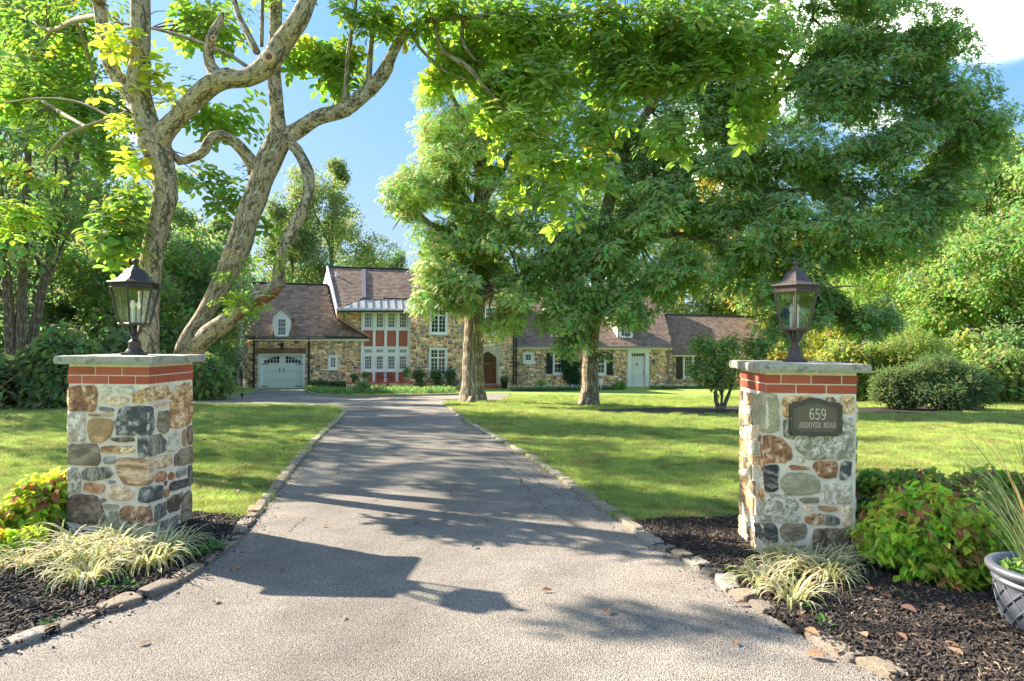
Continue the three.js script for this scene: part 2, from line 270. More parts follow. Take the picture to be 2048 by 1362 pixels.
  const magT = tex(512, (u, v) => { // smooth pale bark with moss and lichen patches
    const a = fb(u, v, 4, 5, 3, 3), b = fb(u, v, 9, 5, 8, 7), g = fb(u, v, 30, 3, 2, 60), f = vn(u * 200, v * 200, 200, 9);
    let c = mx([172, 153, 127], [202, 185, 160], a); c = mx(c, [120, 98, 76], sstep(0.5, 0.75, g) * 0.5); c = mx(c, [66, 58, 42], sstep(0.47, 0.63, b * 0.45 + a * 0.15 + 0.4 * fb(u, v, 24, 4, 77, 16)) * 0.8); c = mx(c, [198, 200, 186], sstep(0.66, 0.72, fb(u, v, 11, 4, 31, 9)) * 0.8);
    return sc3(c, 0.86 + 0.26 * f);
  });
  M.magnoliaBark = std({ map: magT, bumpMap: magT, bumpScale: 0.012, roughness: 0.9 });
  M.wound = std({ color: lin(0.5, 0.33, 0.2), roughness: 0.9 });
  M.woundDark = std({ color: lin(0.16, 0.07, 0.045), roughness: 0.95 });
  M.woundWood = std({ map: rep(woodT, 2, 0.6), color: lin(0.85, 0.7, 0.55), bumpMap: rep(woodT, 2, 0.6), bumpScale: 0.02, roughness: 0.9 });
  const ridge = (u, v) => { const w = (fb(u, v, 4, 4, 3) - 0.5) * 0.16; return sstep(0.36, 0.7, 0.6 * vn((u + w) * 16, v * 5, 16, 5, 5) + 0.4 * vn((u + w) * 34, v * 12, 34, 8, 12)); };
  const oakT = tex(512, (u, v) => { const r = ridge(u, v), f = fb(u, v, 5, 5, 9); return sc3(mx([112, 96, 78], mx([172, 154, 128], [190, 180, 160], f), r), 0.85 + 0.3 * vn(u * 180, v * 180, 180, 4)); });
  const oakB = tex(512, (u, v) => ridge(u, v) * 0.85 + 0.15 * vn(u * 120, v * 120, 120, 4), false);
  M.oakBark = std({ map: oakT, bumpMap: oakB, bumpScale: 0.03, roughness: 0.95 });
  M.greyBark = std({ map: oakT, color: lin(0.72, 0.74, 0.78), bumpMap: oakB, bumpScale: 0.03, roughness: 0.95 });
  M.paleBark = std({ map: magT, color: lin(0.92, 0.92, 0.88), roughness: 0.9 });
  M.twig = std({ color: lin(0.12, 0.085, 0.055), roughness: 0.9 });
  M.leaf = phy({ color: lin(1, 1, 1), roughness: 0.93, transmission: 0.68, thickness: 0, side: THREE.DoubleSide, specularIntensity: 0.5 });
  M.waxLeaf = phy({ color: lin(1, 1, 1), roughness: 0.74, transmission: 0.56, thickness: 0, side: THREE.DoubleSide, specularIntensity: 0.45 });
  M.blade = phy({ color: lin(1, 1, 1), roughness: 0.9, transmission: 0.5, thickness: 0, side: THREE.DoubleSide, specularIntensity: 0.5 });
  M.dryLeaf = ['#966a48', '#7e543a', '#a87a52', '#68483a', '#8a6a4c'].map((c) => phy({ color: c, roughness: 0.85, transmission: 0.25, thickness: 0, side: THREE.DoubleSide }));
  const potT = tex(128, (u, v) => sc3([104, 107, 116], 0.92 + 0.16 * vn(u * 64, v * 64, 64, 2)));
  M.pot = std({ map: potT, roughness: 0.42, metalness: 0.35 });
  M.soil = M.mulch;
  M.flag = std({ map: rep(capT, 0.8), color: lin(0.85, 0.86, 0.9), roughness: 0.9 });
  M.terracotta = std({ color: lin(0.45, 0.36, 0.24), roughness: 0.9 });
  M.rock = std({ map: rep(kerbT, 0.6), color: lin(0.9, 0.86, 0.8), bumpMap: rep(kerbT, 0.6), bumpScale: 0.04, roughness: 0.95 });
}

// ---------------------------------------------------------------- the ground, the driveway and its beds
const LEFT = [[-260, 1420], [-60, 1330], [69, 1287], [117, 1269], [179, 1242], [231, 1224], [317, 1190], [376, 1158], [407, 1137], [431, 1119], [462, 1095], [482, 1076], [500, 1050], [531, 1009], [552, 985], [600, 922], [642, 874], [690, 825], [682, 817]].map((a) => G(...a));
const RIGHT = [[1900, 1440], [1759, 1351], [1715, 1336], [1677, 1317], [1650, 1300], [1620, 1288], [1590, 1266], [1557, 1245], [1520, 1225], [1490, 1205], [1457, 1187], [1436, 1163], [1345, 1113], [1300, 1092], [1250, 1050], [1190, 1010], [1120, 960], [1075, 928], [1000, 882], [930, 842], [885, 806]].map((a) => G(...a));
const COURT = [[690, 825], [674, 814], [600, 811], [500, 810], [395, 809], [300, 810], [330, 802], [420, 798], [500, 790], [516, 783], [518, 779], [606, 778.5], [612, 785], [640, 792], [700, 794], [800, 791.5], [905, 790], [960, 787], [1022, 786], [1018, 793], [1000, 804], [915, 801], [885, 806], [890, 815]].map((a) => G(...a));
const BEDL = [[-700, 1480], [-260, 1424], [-60, 1332], [69, 1290], [117, 1271], [179, 1244], [231, 1226], [317, 1192], [376, 1160], [431, 1121], [482, 1078], [508, 1042], [440, 1034], [385, 1031], [250, 1030], [120, 1035], [20, 1070], [-120, 1130], [-500, 1200]].map((a) => G(...a));
const BEDR = [[1900, 1442], [1762, 1352], [1680, 1318], [1592, 1267], [1492, 1206], [1460, 1187], [1438, 1163], [1347, 1113], [1302, 1092], [1256, 1050], [1330, 1043], [1470, 1040], [1640, 1030], [1800, 1020], [2050, 1015], [2300, 1050], [2700, 1250], [2500, 1500]].map((a) => G(...a));
const BEDMID = [[1190, 826], [1200, 820], [1300, 817], [1420, 814], [1560, 812], [1700, 816], [1800, 815], [1930, 811], [1972, 818], [1965, 825], [1800, 830], [1650, 827], [1450, 830], [1300, 829]].map((a) => G(...a));
const WOODFLOOR = [[-1500, 830], [-300, 822], [0, 817], [130, 816], [250, 809], [330, 800], [420, 796], [468, 792], [440, 760], [-1500, 745]].map((a) => G(...a));
const drivePoly = [...LEFT, ...COURT.slice(0, 0), ...[...RIGHT].reverse()];
const onPaving = (x, z) => inPoly(x, z, drivePoly) || inPoly(x, z, COURT), onBed = (x, z) => inPoly(x, z, BEDL) || inPoly(x, z, BEDR) || inPoly(x, z, BEDMID);
{
  const xs = [], zs = []; for (let x = -160; x <= 160; x += Math.abs(x) < 20 ? 1 : 10) xs.push(x); for (let d = -40; d <= 400; d += d < 0 ? 10 : d < 60 ? 0.5 : 20) zs.push(-d);
  const pos = [], uv = [], idx = [];
  for (const z of zs) for (const x of xs) { pos.push(x, H(z), z); uv.push(x, z); }
  for (let j = 0; j < zs.length - 1; j++) for (let i = 0; i < xs.length - 1; i++) { const a = j * xs.length + i, b = a + xs.length; idx.push(a, a + 1, b, b, a + 1, b + 1); }
  const g = new THREE.BufferGeometry(); g.setAttribute('position', new THREE.Float32BufferAttribute(pos, 3)); g.setAttribute('uv', new THREE.Float32BufferAttribute(uv, 2)); g.setIndex(idx); g.computeVertexNormals();
  tintPatches(g, (x, z) => { const n = n3(x * 0.35, 0, z * 0.35, 3), m = n3(x * 1.1, 3, z * 1.1, 4); return mx([0.86, 1, 0.8], [1.25, 1.12, 0.95], clamp(n * 0.7 + m * 0.5 - 0.1, 0, 1)); });
  struct('lawn', g, M.lawn);
  struct('woodland_floor', sheet(WOODFLOOR, 0.012, 1), M.mulch);
  const T = (x, z) => { const n = 0.9 + 0.3 * (n3(x * 1.5 + z * 0.3, 4, z * 0.14, 18) - 0.5) + 0.22 * (n3(x * 0.5, 1, z * 0.3, 8) - 0.5) + 0.16 * (n3(x * 2.5, 1, z * 2.5, 9) - 0.5); const s = sstep(0.62, 0.72, n3(x * 1.2 + 5, 2, z * 1.2, 11)) * 0.12; return [(n - s) * 0.97, (n - s) * 0.92, (n - s) * 0.88]; };
  const drive = new THREE.Group(); drive.name = 'driveway'; drive.userData = { kind: 'structure' }; scene.add(drive);
  part(drive, 'asphalt', tintPatches(sheet(drivePoly, 0.012, 0.3), T), M.asphalt);
  part(drive, 'parking_court', tintPatches(sheet(COURT, 0.018, 0.4), T), M.court, 'worn asphalt turning court before the house');
  // cracks: crooked open seams in the paving
  const R = rng(77), crack = (pts, w) => {
    const T2 = new Tri(), q = [];
    for (let i = 0; i < pts.length - 1; i++) for (let k = 0; k < 7; k++) { const a = pts[i], b = pts[i + 1], t = k / 7; q.push(new V3(lerp(a.x, b.x, t) + (R() - 0.5) * 0.045, 0, lerp(a.z, b.z, t) + (R() - 0.5) * 0.045)); }
    for (let i = 0; i < q.length - 1; i++) { const a = q[i], b = q[i + 1], d = new V3(b.x - a.x, 0, b.z - a.z).normalize(), n = new V3(d.z, 0, -d.x), w0 = w * (0.2 + R() * 0.6), up = (p, s) => new V3(p.x + n.x * s, H(p.z) + 0.0165, p.z + n.z * s); T2.q(up(a, w0), up(b, w0 * 0.8), up(b, -w0 * 0.8), up(a, -w0)); }
    part(drive, 'crack', T2.geo(), M.crack);
  };
  const gp = (a) => a.map((p) => G(...p));
  crack(gp([[577, 1068], [590, 1055], [618, 1036]]), 0.006); crack(gp([[1060, 985], [1090, 1020], [1180, 1072]]), 0.005); crack(gp([[1066, 1012], [1068, 1020]]), 0.006);
  crack(gp([[960, 895], [1000, 925], [1040, 960], [1062, 990]]), 0.008); crack(gp([[985, 905], [1035, 940], [1090, 975], [1150, 1010]]), 0.007); crack(gp([[1000, 890], [1050, 930], [1110, 965]]), 0.006); crack(gp([[970, 925], [1010, 965]]), 0.006);
  crack(gp([[1010, 955], [1050, 958], [1090, 950]]), 0.005); crack(gp([[1040, 975], [1120, 985], [1190, 1022]]), 0.005); crack(gp([[540, 1066], [700, 1080], [900, 1078]]), 0.0025); crack(gp([[755, 885], [860, 884]]), 0.004); crack(gp([[672, 950], [685, 920]]), 0.006);
  struct('mulch_bed', sheet(BEDL, 0.02, 0.25), M.mulch); struct('mulch_bed', sheet(BEDR, 0.02, 0.25), M.mulch); struct('mulch_bed', sheet(BEDMID, 0.02, 0.4), M.mulch);

  // kerb stones, one by one
  const geos = []; for (let k = 0; k < 8; k++) {
    const g0 = new RoundedBoxGeometry(1, 1, 1, 3, 0.2), p = g0.attributes.position;
    for (let i = 0; i < p.count; i++) { const x = p.getX(i), y = p.getY(i), z = p.getZ(i); p.setXYZ(i, x * (1 + 0.45 * (n3(y * 2 + k * 9, z * 3, x * 2, 2) - 0.5)) + z * 0.35 * (n3(k * 3.7, 1, 1) - 0.5), y * (1 + 0.35 * (n3(x * 4 + k * 5, z * 4, 3) - 0.5)) + 0.1 * x * (n3(k, 5, 2) - 0.5), z * (1 + 0.6 * (n3(x * 3, y, k * 3) - 0.5))); }
    g0.computeVertexNormals(); geos.push(boxUV(g0.index ? g0.toNonIndexed() : g0)); soft(geos[k]);
  }
  const row = (line, name, label, side, dMin, dMax, skip) => {
    const g = new THREE.Group(); g.name = name; g.userData = { kind: 'structure', label }; scene.add(g);
    const cv = new THREE.CatmullRomCurve3(line, false, 'centripetal'), L = cv.getLength(), Q = rng(side * 7 + 50);
    let s = 0; while (s < L) {
      const len = 0.12 + Q() * 0.15, t = (s + len / 2) / L; s += len + 0.012 + Q() * 0.03; if (t >= 1) break;
      const p = cv.getPointAt(t), tg = cv.getTangentAt(t), d = -p.z; if (d < dMin || d > dMax || skip(d, Q)) continue;
      const m = part(g, 'stone', geos[Math.floor(Q() * 8)], M.kerb[Math.floor(Q() * 4)]), wd = 0.085 + Q() * 0.05, hh = 0.075;
      m.position.set(p.x + side * (wd * 0.45 - 0.02) * -tg.z * 1, H(p.z) + 0.002 + Q() * 0.014, p.z + side * (wd * 0.45 - 0.02) * tg.x);
      m.rotation.set((Q() - 0.5) * 0.14, Math.atan2(-tg.z, tg.x) + (Q() - 0.5) * 0.22, (Q() - 0.5) * 0.14); m.scale.set(len, hh, wd);
    }
  };
  row(LEFT, 'kerb', 'row of weathered stones along the left edge of the driveway', -1, 2.2, 19, (d, Q) => d > 4.95 && d < 5.15);
  row(RIGHT, 'kerb_001', 'row of weathered stones along the right edge of the driveway', 1, 2.2, 21, (d, Q) => Q() < 0.05);
  const cl = [[612, 783], [640, 792], [700, 795], [800, 793], [905, 791], [970, 788]].map((a) => G(...a)), cl2 = [[400, 797.5], [440, 795], [480, 791], [508, 785], [516, 780]].map((a) => G(...a));
  for (const [line, nm, lb] of [[cl, 'kerb_002', 'dark low kerb below the planting bed of the house'], [cl2, 'kerb_003', 'dark low kerb curving up to the garage door']]) {
    const T3 = new Tri(), cv = new THREE.CatmullRomCurve3(line), n = 40; let pr = null;
    for (let i = 0; i <= n; i++) { const p = cv.getPointAt(i / n), tg = cv.getTangentAt(i / n), nx = -tg.z * 0.07, nz = tg.x * 0.07, y = H(p.z), c = [new V3(p.x - nx, y - 0.05, p.z - nz), new V3(p.x - nx, y + 0.1, p.z - nz), new V3(p.x + nx, y + 0.1, p.z + nz), new V3(p.x + nx, y - 0.05, p.z + nz)]; if (pr) for (let k = 0; k < 3; k++) T3.q(pr[k], c[k], c[k + 1], pr[k + 1]); pr = c; }
    struct(nm, T3.geo(), M.kerb[2], lb);
  }
}

// ---------------------------------------------------------------- gate pillars
const PW = 0.61;
function pillarFrame(px, d, yawDeg, leftSide) { // group whose local x runs along the front face
  const th = yawDeg * Math.PI / 180, a = new V3(Math.cos(th), 0, Math.sin(th)), b = new V3(Math.sin(th), 0, -Math.cos(th));
  const c = P(px, 900, d), ctr = c.clone().addScaledVector(a, leftSide ? -PW / 2 : PW / 2).addScaledVector(b, PW / 2);
  ctr.y = H(ctr.z) - 0.02; return { ctr, yaw: -th, a, b };
}
function pmap(s, v, h) { // perimeter place -> local point h proud of the face
  const w = PW / 2; let k = Math.floor(s / PW); const f = s - k * PW; k = md(k, 4);
  if (k === 0) return new V3(-w + f, v, w + h); if (k === 1) return new V3(w + h, v, w - f);
  if (k === 2) return new V3(w - f, v, -w - h); return new V3(-w - h, v, -w + f);
}
function stoneGeo(poly, map, R, proud = 0.008, rings = [[1, -0.016], [0.995, 0.35], [0.97, 0.85], [0.88, 0.97], [0.5, 1], [0.2, 1]], N = 30, grow = 1.065) {
  let q = poly; for (let it = 0; it < 2; it++) { const o = []; q.forEach((p, i) => { const n = q[(i + 1) % q.length], k = it ? 0.16 : 0.05; o.push([lerp(p[0], n[0], k), lerp(p[1], n[1], k)], [lerp(p[0], n[0], 1 - k), lerp(p[1], n[1], 1 - k)]); }); q = o; }
  const per = [0]; q.forEach((p, i) => { const n = q[(i + 1) % q.length]; per.push(per[i] + Math.hypot(n[0] - p[0], n[1] - p[1])); });
  const rs = []; for (let k = 0; k < N; k++) { const t = k / N * per[q.length]; let i = 0; while (per[i + 1] < t) i++; const f = (t - per[i]) / (per[i + 1] - per[i]), p = q[i], n = q[(i + 1) % q.length]; rs.push([lerp(p[0], n[0], f), lerp(p[1], n[1], f)]); }
  let cx = 0, cy = 0; for (const p of rs) { cx += p[0] / N; cy += p[1] / N; }
  const sd = R() * 90, nz = (x, y) => n3(x * 22 + sd, y * 22, sd) - 0.5, nz2 = (x, y) => n3(x * 60 + sd, y * 60, sd + 4) - 0.5;
  const jag = rs.map((p) => grow + 0.13 * nz2(p[0], p[1]) + 0.1 * nz(p[0] * 1.6, p[1] * 1.6));
  const ring = rings.map(([t, h], ri) => rs.map((p, i) => { const m = t * (ri < 3 ? jag[i] : 1), x = cx + (p[0] - cx) * m, y = cy + (p[1] - cy) * m; const hh = h < 0 ? h : h * proud + (h > 0.6 ? 0.013 * nz(x, y) + 0.004 * nz2(x, y) : 0); return [map(x, y, hh), [x + sd, y + sd * 0.7]]; }));
  const T = new Tri();
  for (let r = 0; r < ring.length - 1; r++) for (let i = 0; i < N; i++) { const a = ring[r][i], b = ring[r][(i + 1) % N], c = ring[r + 1][(i + 1) % N], d = ring[r + 1][i]; T.q(a[0], b[0], c[0], d[0], [a[1], b[1], c[1], d[1]]); }
  const cc = [map(cx, cy, proud), [cx + sd, cy + sd * 0.7]], l = ring[ring.length - 1];
  for (let i = 0; i < N; i++) { const a = l[i], b = l[(i + 1) % N]; T.t(a[0], b[0], cc[0], a[1], b[1], cc[1]); }
  const g = soft(T.geo()); return fixWinding(g, map(cx, cy, proud), map(cx, cy, 0));
}
function fixWinding(g, outP, inP) { // turn the faces outward where the outline ran the other way round
  const p = g.attributes.position, n = g.attributes.normal, dir = outP.clone().sub(inP); let s = 0;
  for (let i = p.count - 3; i < p.count; i++) s += n.getX(i) * dir.x + n.getY(i) * dir.y + n.getZ(i) * dir.z;
  if (s < 0) { for (const k of ['position', 'uv']) { const at = g.attributes[k]; for (let i = 0; i < at.count; i += 3) for (let c = 0; c < at.itemSize; c++) { const x = at.array[(i + 1) * at.itemSize + c]; at.array[(i + 1) * at.itemSize + c] = at.array[(i + 2) * at.itemSize + c]; at.array[(i + 2) * at.itemSize + c] = x; } } for (let i = 0; i < n.array.length; i++) n.array[i] *= -1; }
  return g;
}
function cutPoly(poly, area, R, out, minA, aspect = 1) { // irregular rubble: cut a convex outline until its pieces are small
  let A = 0, x0 = 9e9, x1 = -9e9, y0 = 9e9, y1 = -9e9; poly.forEach((p, i) => { const n = poly[(i + 1) % poly.length]; A += p[0] * n[1] - n[0] * p[1]; x0 = Math.min(x0, p[0]); x1 = Math.max(x1, p[0]); y0 = Math.min(y0, p[1]); y1 = Math.max(y1, p[1]); });
  A = Math.abs(A) / 2; const w = x1 - x0, h = y1 - y0;
  if (A < area * (0.45 + 1.1 * R()) || A < minA) { out.push({ poly, A }); return; }
  const vert = w > h * (1.15 + 0.5 * R()) * aspect, t = 0.3 + 0.4 * R(), a = (vert ? Math.PI / 2 : 0) + (R() - 0.5) * 0.5, cx = x0 + w * (vert ? t : 0.5), cy = y0 + h * (vert ? 0.5 : t), nx = -Math.sin(a), ny = Math.cos(a);
  const L = [], Rr = []; poly.forEach((p, i) => { const n = poly[(i + 1) % poly.length], d = (p[0] - cx) * nx + (p[1] - cy) * ny, e = (n[0] - cx) * nx + (n[1] - cy) * ny; (d >= 0 ? L : Rr).push(p); if ((d >= 0) !== (e >= 0)) { const k = d / (d - e), m = [lerp(p[0], n[0], k), lerp(p[1], n[1], k)]; L.push(m); Rr.push(m); } });
  if (L.length < 3 || Rr.length < 3) { out.push({ poly, A }); return; }
  cutPoly(L, area, R, out, minA, aspect); cutPoly(Rr, area, R, out, minA, aspect);
}
const shrink = (poly, m) => { let cx = 0, cy = 0; for (const p of poly) { cx += p[0] / poly.length; cy += p[1] / poly.length; } return poly.map((p) => { const l = Math.hypot(p[0] - cx, p[1] - cy), k = Math.max(0.3, 1 - m / l * 1.25); return [cx + (p[0] - cx) * k, cy + (p[1] - cy) * k]; }); };
const LEFT_STONES = `rust 40 40 150 28 270 30 288 60 282 225 240 240 60 235 38 200|pale 315 45 345 25 400 28 415 60 400 95 340 98|pale 455 60 490 35 590 30 605 70 590 105 500 100|quartz 330 125 380 110 540 130 575 160 500 185 420 185 340 165|bluesmall 315 220 330 205 435 220 435 245 380 248 320 238
banded 222 265 300 260 425 263 428 285 300 289 228 282|blue 485 240 505 215 720 203 770 225 780 370 745 440 460 440 458 365 470 290|rustgold 615 110 640 75 740 40 895 22 900 85 880 130 735 160 640 178 618 160|banded 775 195 810 175 890 168 895 195 800 210|greybrown 820 255 900 242 905 380 880 435 825 415 805 370
rustgold 918 100 960 50 1080 5 1100 30 1100 310 1060 360 960 385 922 375|white 30 265 150 258 188 275 185 490 40 500 28 440|tan 222 335 260 308 420 320 435 340 405 460 330 505 240 505 218 400|brown 410 475 450 470 600 465 605 500 480 508 435 495|rustgold 335 550 370 540 605 540 612 595 500 603 345 592
blue 645 465 715 460 722 628 650 635 640 590|schist 730 458 840 445 880 500 865 590 735 628|pale 915 430 945 415 985 425 1005 540 985 575 900 590 893 560|tan 1020 420 1048 395 1055 540 1035 545 1018 500|brown 1065 380 1098 362 1100 520 1070 530 1062 450|greybrown 28 530 280 525 312 570 315 690 290 703 40 695 25 640
bluesmall 348 655 365 635 440 632 455 660 440 690 360 690|banded 458 690 500 645 755 650 770 690 760 840 720 870 640 872 530 860 480 790|rustgold 798 665 830 630 925 615 932 690 850 728 800 730|brown 950 660 965 602 985 640 975 705 955 710|greybrown 990 590 1020 565 1100 545 1105 680 1040 700 990 705
granite 30 735 120 730 155 800 145 930 50 948 30 930|schist 170 770 195 725 400 725 425 780 380 815 250 838 185 820|red 182 890 195 850 355 865 360 895 340 938 240 935 190 920|bluesmall 388 845 410 828 450 840 450 858 410 862|quartz 375 925 420 878 520 885 610 935 590 985 500 1005 420 995
blue 650 985 665 905 720 890 850 875 862 930 840 985 700 1022 660 1015|red 785 805 810 765 870 755 885 800 870 835 800 850|red 900 790 925 762 955 775 955 815 925 830 905 820|bluesmall 968 770 990 740 1050 730 1050 780 980 812|charcoal 920 860 960 840 1060 820 1065 880 930 925 918 900|schist 1070 720 1098 700 1105 850 1075 890
brown 868 850 885 836 888 870 875 882|red 870 910 905 905 900 970 875 985 868 950|brown 40 985 130 955 270 965 305 1000 375 1180 370 1208 200 1200 60 1185 35 1110|greybrown 322 995 350 980 375 1000 345 1022|green 345 1045 370 1032 475 1045 470 1070 370 1075|green 400 1100 465 1095 480 1220 420 1232 402 1190
rust 490 1095 530 1055 740 1055 765 1190 730 1222 590 1205 500 1160|schist 790 1050 875 1020 875 1120 800 1190 780 1160|brown 893 1010 940 965 1020 940 1020 1000 985 1085 910 1105 888 1070|greybrown 1030 960 1085 915 1103 960 1100 1130 1030 1185 1005 1175|schist 690 1290 800 1200 920 1155 975 1180 985 1300 700 1310
greybrown 935 1150 990 1120 990 1165 950 1200|tan 1005 1220 1100 1160 1105 1290 1010 1310|charcoal 40 1230 65 1228 70 1270 35 1280|bluesmall 480 1250 560 1235 610 1270 600 1310 480 1310|schist 100 1240 300 1260 420 1260 440 1310 100 1310`;
const RIGHT_STONES = `green 142 55 240 42 332 70 328 320 240 328 152 290
pale 160 545 218 580 226 750 172 708|charcoal 160 997 235 1000 320 1005 322 1090 318 1142 235 1135 182 1110
granite 192 830 240 800 280 790 430 800 470 850 495 985 420 992 240 985 197 970|rust 218 360 300 355 370 385 425 450 435 520 390 550 240 552 215 500|rustgold 375 70 560 65 600 80 600 200 380 215|rust 690 75 740 70 765 100 700 112|rustgold 800 70 890 65 895 180 800 185|schist 375 245 420 240 480 350 440 380 380 355
granite 465 400 480 370 780 350 800 240 880 235 885 420 870 525 570 525 530 480 480 450|white 475 510 520 505 535 525 525 555 480 550|charcoal 235 580 330 572 340 600 325 690 335 740 300 765 240 765|red 415 580 440 570 560 585 565 605 440 605|green 362 680 400 635 520 630 600 650 640 700 635 770 560 790 400 785 365 740
rust 592 580 620 550 760 545 770 580 760 660 700 668 640 655|blue 800 560 830 540 875 550 870 640 830 680 790 675|white 680 720 720 710 870 705 875 850 720 855 680 835 665 790|greybrown 490 825 520 812 630 810 640 845 530 852|quartz 525 880 550 870 600 878 590 905 540 915|tan 630 870 765 880 765 905 700 915 650 900
rust 528 955 560 935 655 930 670 1000 580 1010 540 990|schist 666 935 730 940 785 965 788 1005 730 1015 682 1005|quartz 795 880 875 870 872 1025 810 1020|greybrown 350 1050 380 1005 530 1005 550 1040 520 1110 420 1130 360 1105|brown 605 1055 640 1045 865 1040 865 1240 600 1240 598 1120
tan 225 1180 380 1165 405 1200 400 1270 225 1285|schist 420 1165 540 1165 560 1200 540 1260 420 1255|tan 230 1305 450 1290 450 1335 235 1345`;
function makePillar(label, fr, left, list, ox, oy, scl) {
  const g = thing('gate_pillar', label, 'pillar', fr.ctr, null); g.rotation.y = fr.yaw; g.updateMatrixWorld(true);
  const y0 = fr.ctr.y, inv = g.matrixWorld.clone().invert(), eyeL = EYE.clone().applyMatrix4(inv), w = PW / 2;
  const toFace = (px, py) => { // sight line -> place on the faces
    const dir = ray(px, py).add(EYE).applyMatrix4(inv).sub(eyeL), tf = (w - eyeL.z) / dir.z, f = eyeL.clone().addScaledVector(dir, tf);
    if (Math.abs(f.x) <= w || (left ? f.x < w : f.x > -w)) return [f.x + w, f.y];
    const sx = left ? w : -w, r = eyeL.clone().addScaledVector(dir, (sx - eyeL.x) / dir.x); return left ? [PW + (w - r.z), r.y] : [-(w - r.z), r.y];
  };
  part(g, 'mortar', box(-w + 0.004, -0.12, -w + 0.004, w - 0.004, 1.303 - y0, w - 0.004), M.mortar);
  const R = rng(left ? 5 : 6), laid = [];
  list.split(/[|\n]/).forEach((row) => { const [kind, ...n] = row.trim().split(/\s+/), poly = []; for (let i = 0; i < n.length; i += 2) { const [s, v] = toFace(ox + n[i] / scl, oy + n[i + 1] / scl); poly.push([clamp(s, left ? 0.004 : -PW + 0.004, left ? 2 * PW - 0.004 : PW - 0.004), v]); } laid.push(poly); part(g, 'stone', stoneGeo(poly, pmap, R), M.stone[kind]); });
  const kinds = Object.keys(M.stone), other = [];
  if (!left) { const side = [], pales = ['tan', 'quartz', 'green', 'granite', 'pale', 'rustgold', 'banded', 'brown', 'greybrown']; cutPoly([[-PW + 0.006, -0.05], [-0.006, -0.05], [-0.006, 1.13 - y0], [-PW + 0.006, 1.13 - y0]], 0.024, R, side, 0.005); for (const o of side) { let cx = 0, cy = 0; for (const p of o.poly) { cx += p[0] / o.poly.length; cy += p[1] / o.poly.length; } if (laid.some((q) => inPoly(cx, cy, q.map((p) => ({ x: p[0], z: p[1] }))))) continue; part(g, 'stone', stoneGeo(shrink(o.poly, 0.009), pmap, R, 0.008, undefined, 26, 1.03), M.stone[pales[Math.floor(R() * pales.length)]]); } } // the two faces turned away
  for (const k of left ? [2, 3] : [1, 2]) cutPoly([[k * PW, -0.05], [k * PW + PW, -0.05], [k * PW + PW, 1.12 - y0], [k * PW, 1.12 - y0]], 0.03, R, other, 0.004);
  for (const o of other) part(g, 'stone', stoneGeo(shrink(o.poly, 0.014), pmap, R, 0.014, [[1, -0.01], [0.93, 0.7], [0.6, 1]], 12), M.stone[kinds[Math.floor(R() * kinds.length)]]);
  // two courses of brick round the top
  const m = PW / 3, J = 0.01;
  for (const [yb, off] of [[1.219, left ? 0 : m / 2], [1.153, left ? m / 2 : 0]]) for (let k = 0; k < 12; k++) {
    const s0 = k * m + off + J / 2, s1 = s0 + m - J, f0 = Math.floor(s0 / PW), f1 = Math.floor(s1 / PW), mat = M.brick[Math.floor(R() * 4)], hp = 0.003;
    const a = pmap(s0, 0, 0), b = pmap(s1, 0, 0);
    let x0 = Math.min(a.x, b.x), x1 = Math.max(a.x, b.x), z0 = Math.min(a.z, b.z), z1 = Math.max(a.z, b.z);
    if (f0 === f1) { const k2 = md(f0, 4); if (k2 === 0) { z0 = w - 0.09; z1 = w + hp; } else if (k2 === 1) { x0 = w - 0.09; x1 = w + hp; } else if (k2 === 2) { z0 = -w - hp; z1 = -w + 0.09; } else { x0 = -w - hp; x1 = -w + 0.09; } }
    else { if (x1 > w - 0.001) x1 = w + hp; if (x0 < -w + 0.001) x0 = -w - hp; if (z1 > w - 0.001) z1 = w + hp; if (z0 < -w + 0.001) z0 = -w - hp; }
    part(g, 'brick', box(x0, yb - y0 + 0.0005, z0, x1, yb + 0.0575 - y0, z1, 0.004), mat);
  }
  // rough stone slab on top
  const cw = PW + 0.15, cg = new THREE.BoxGeometry(cw, 0.06, cw, 40, 4, 40), p = cg.attributes.position;
  for (let i = 0; i < p.count; i++) {
    const x = p.getX(i), y = p.getY(i), z = p.getZ(i), e = Math.max(Math.abs(x), Math.abs(z)) / (cw / 2), k = sstep(0.9, 1, e);
    const r = 1 - k * (0.012 * n3(x * 24, y * 60, z * 24, 3) + 0.03 * n3(x * 7, y * 20, z * 7, 5) + 0.014 * sstep(0.024, 0.03, Math.abs(y)));
    p.setXYZ(i, x * r, y - (y > 0 ? k * 0.004 * n3(x * 12, 1, z * 12, 6) : 0) + 0.0025 * (n3(x * 20, 0, z * 20, 9) - 0.5), z * r);
  }
  const cap0 = cg.toNonIndexed(); cap0.computeVertexNormals(); part(g, 'cap', boxUV(cap0), M.cap).position.y = 1.33 - y0;
  return { g, toFace, top: 1.36 };
}
const frL = pillarFrame(296, 4.63, 1.8, true), frR = pillarFrame(1530.8, 4.33, 4.0, false);
const pilL = makePillar('stone gate pillar with two brick courses and a slab cap, without a plaque', frL, true, LEFT_STONES, 125, 765, 4.2556);
const pilR = makePillar('stone gate pillar that carries the house number plaque', frR, false, RIGHT_STONES, 1465, 775, 3.681);

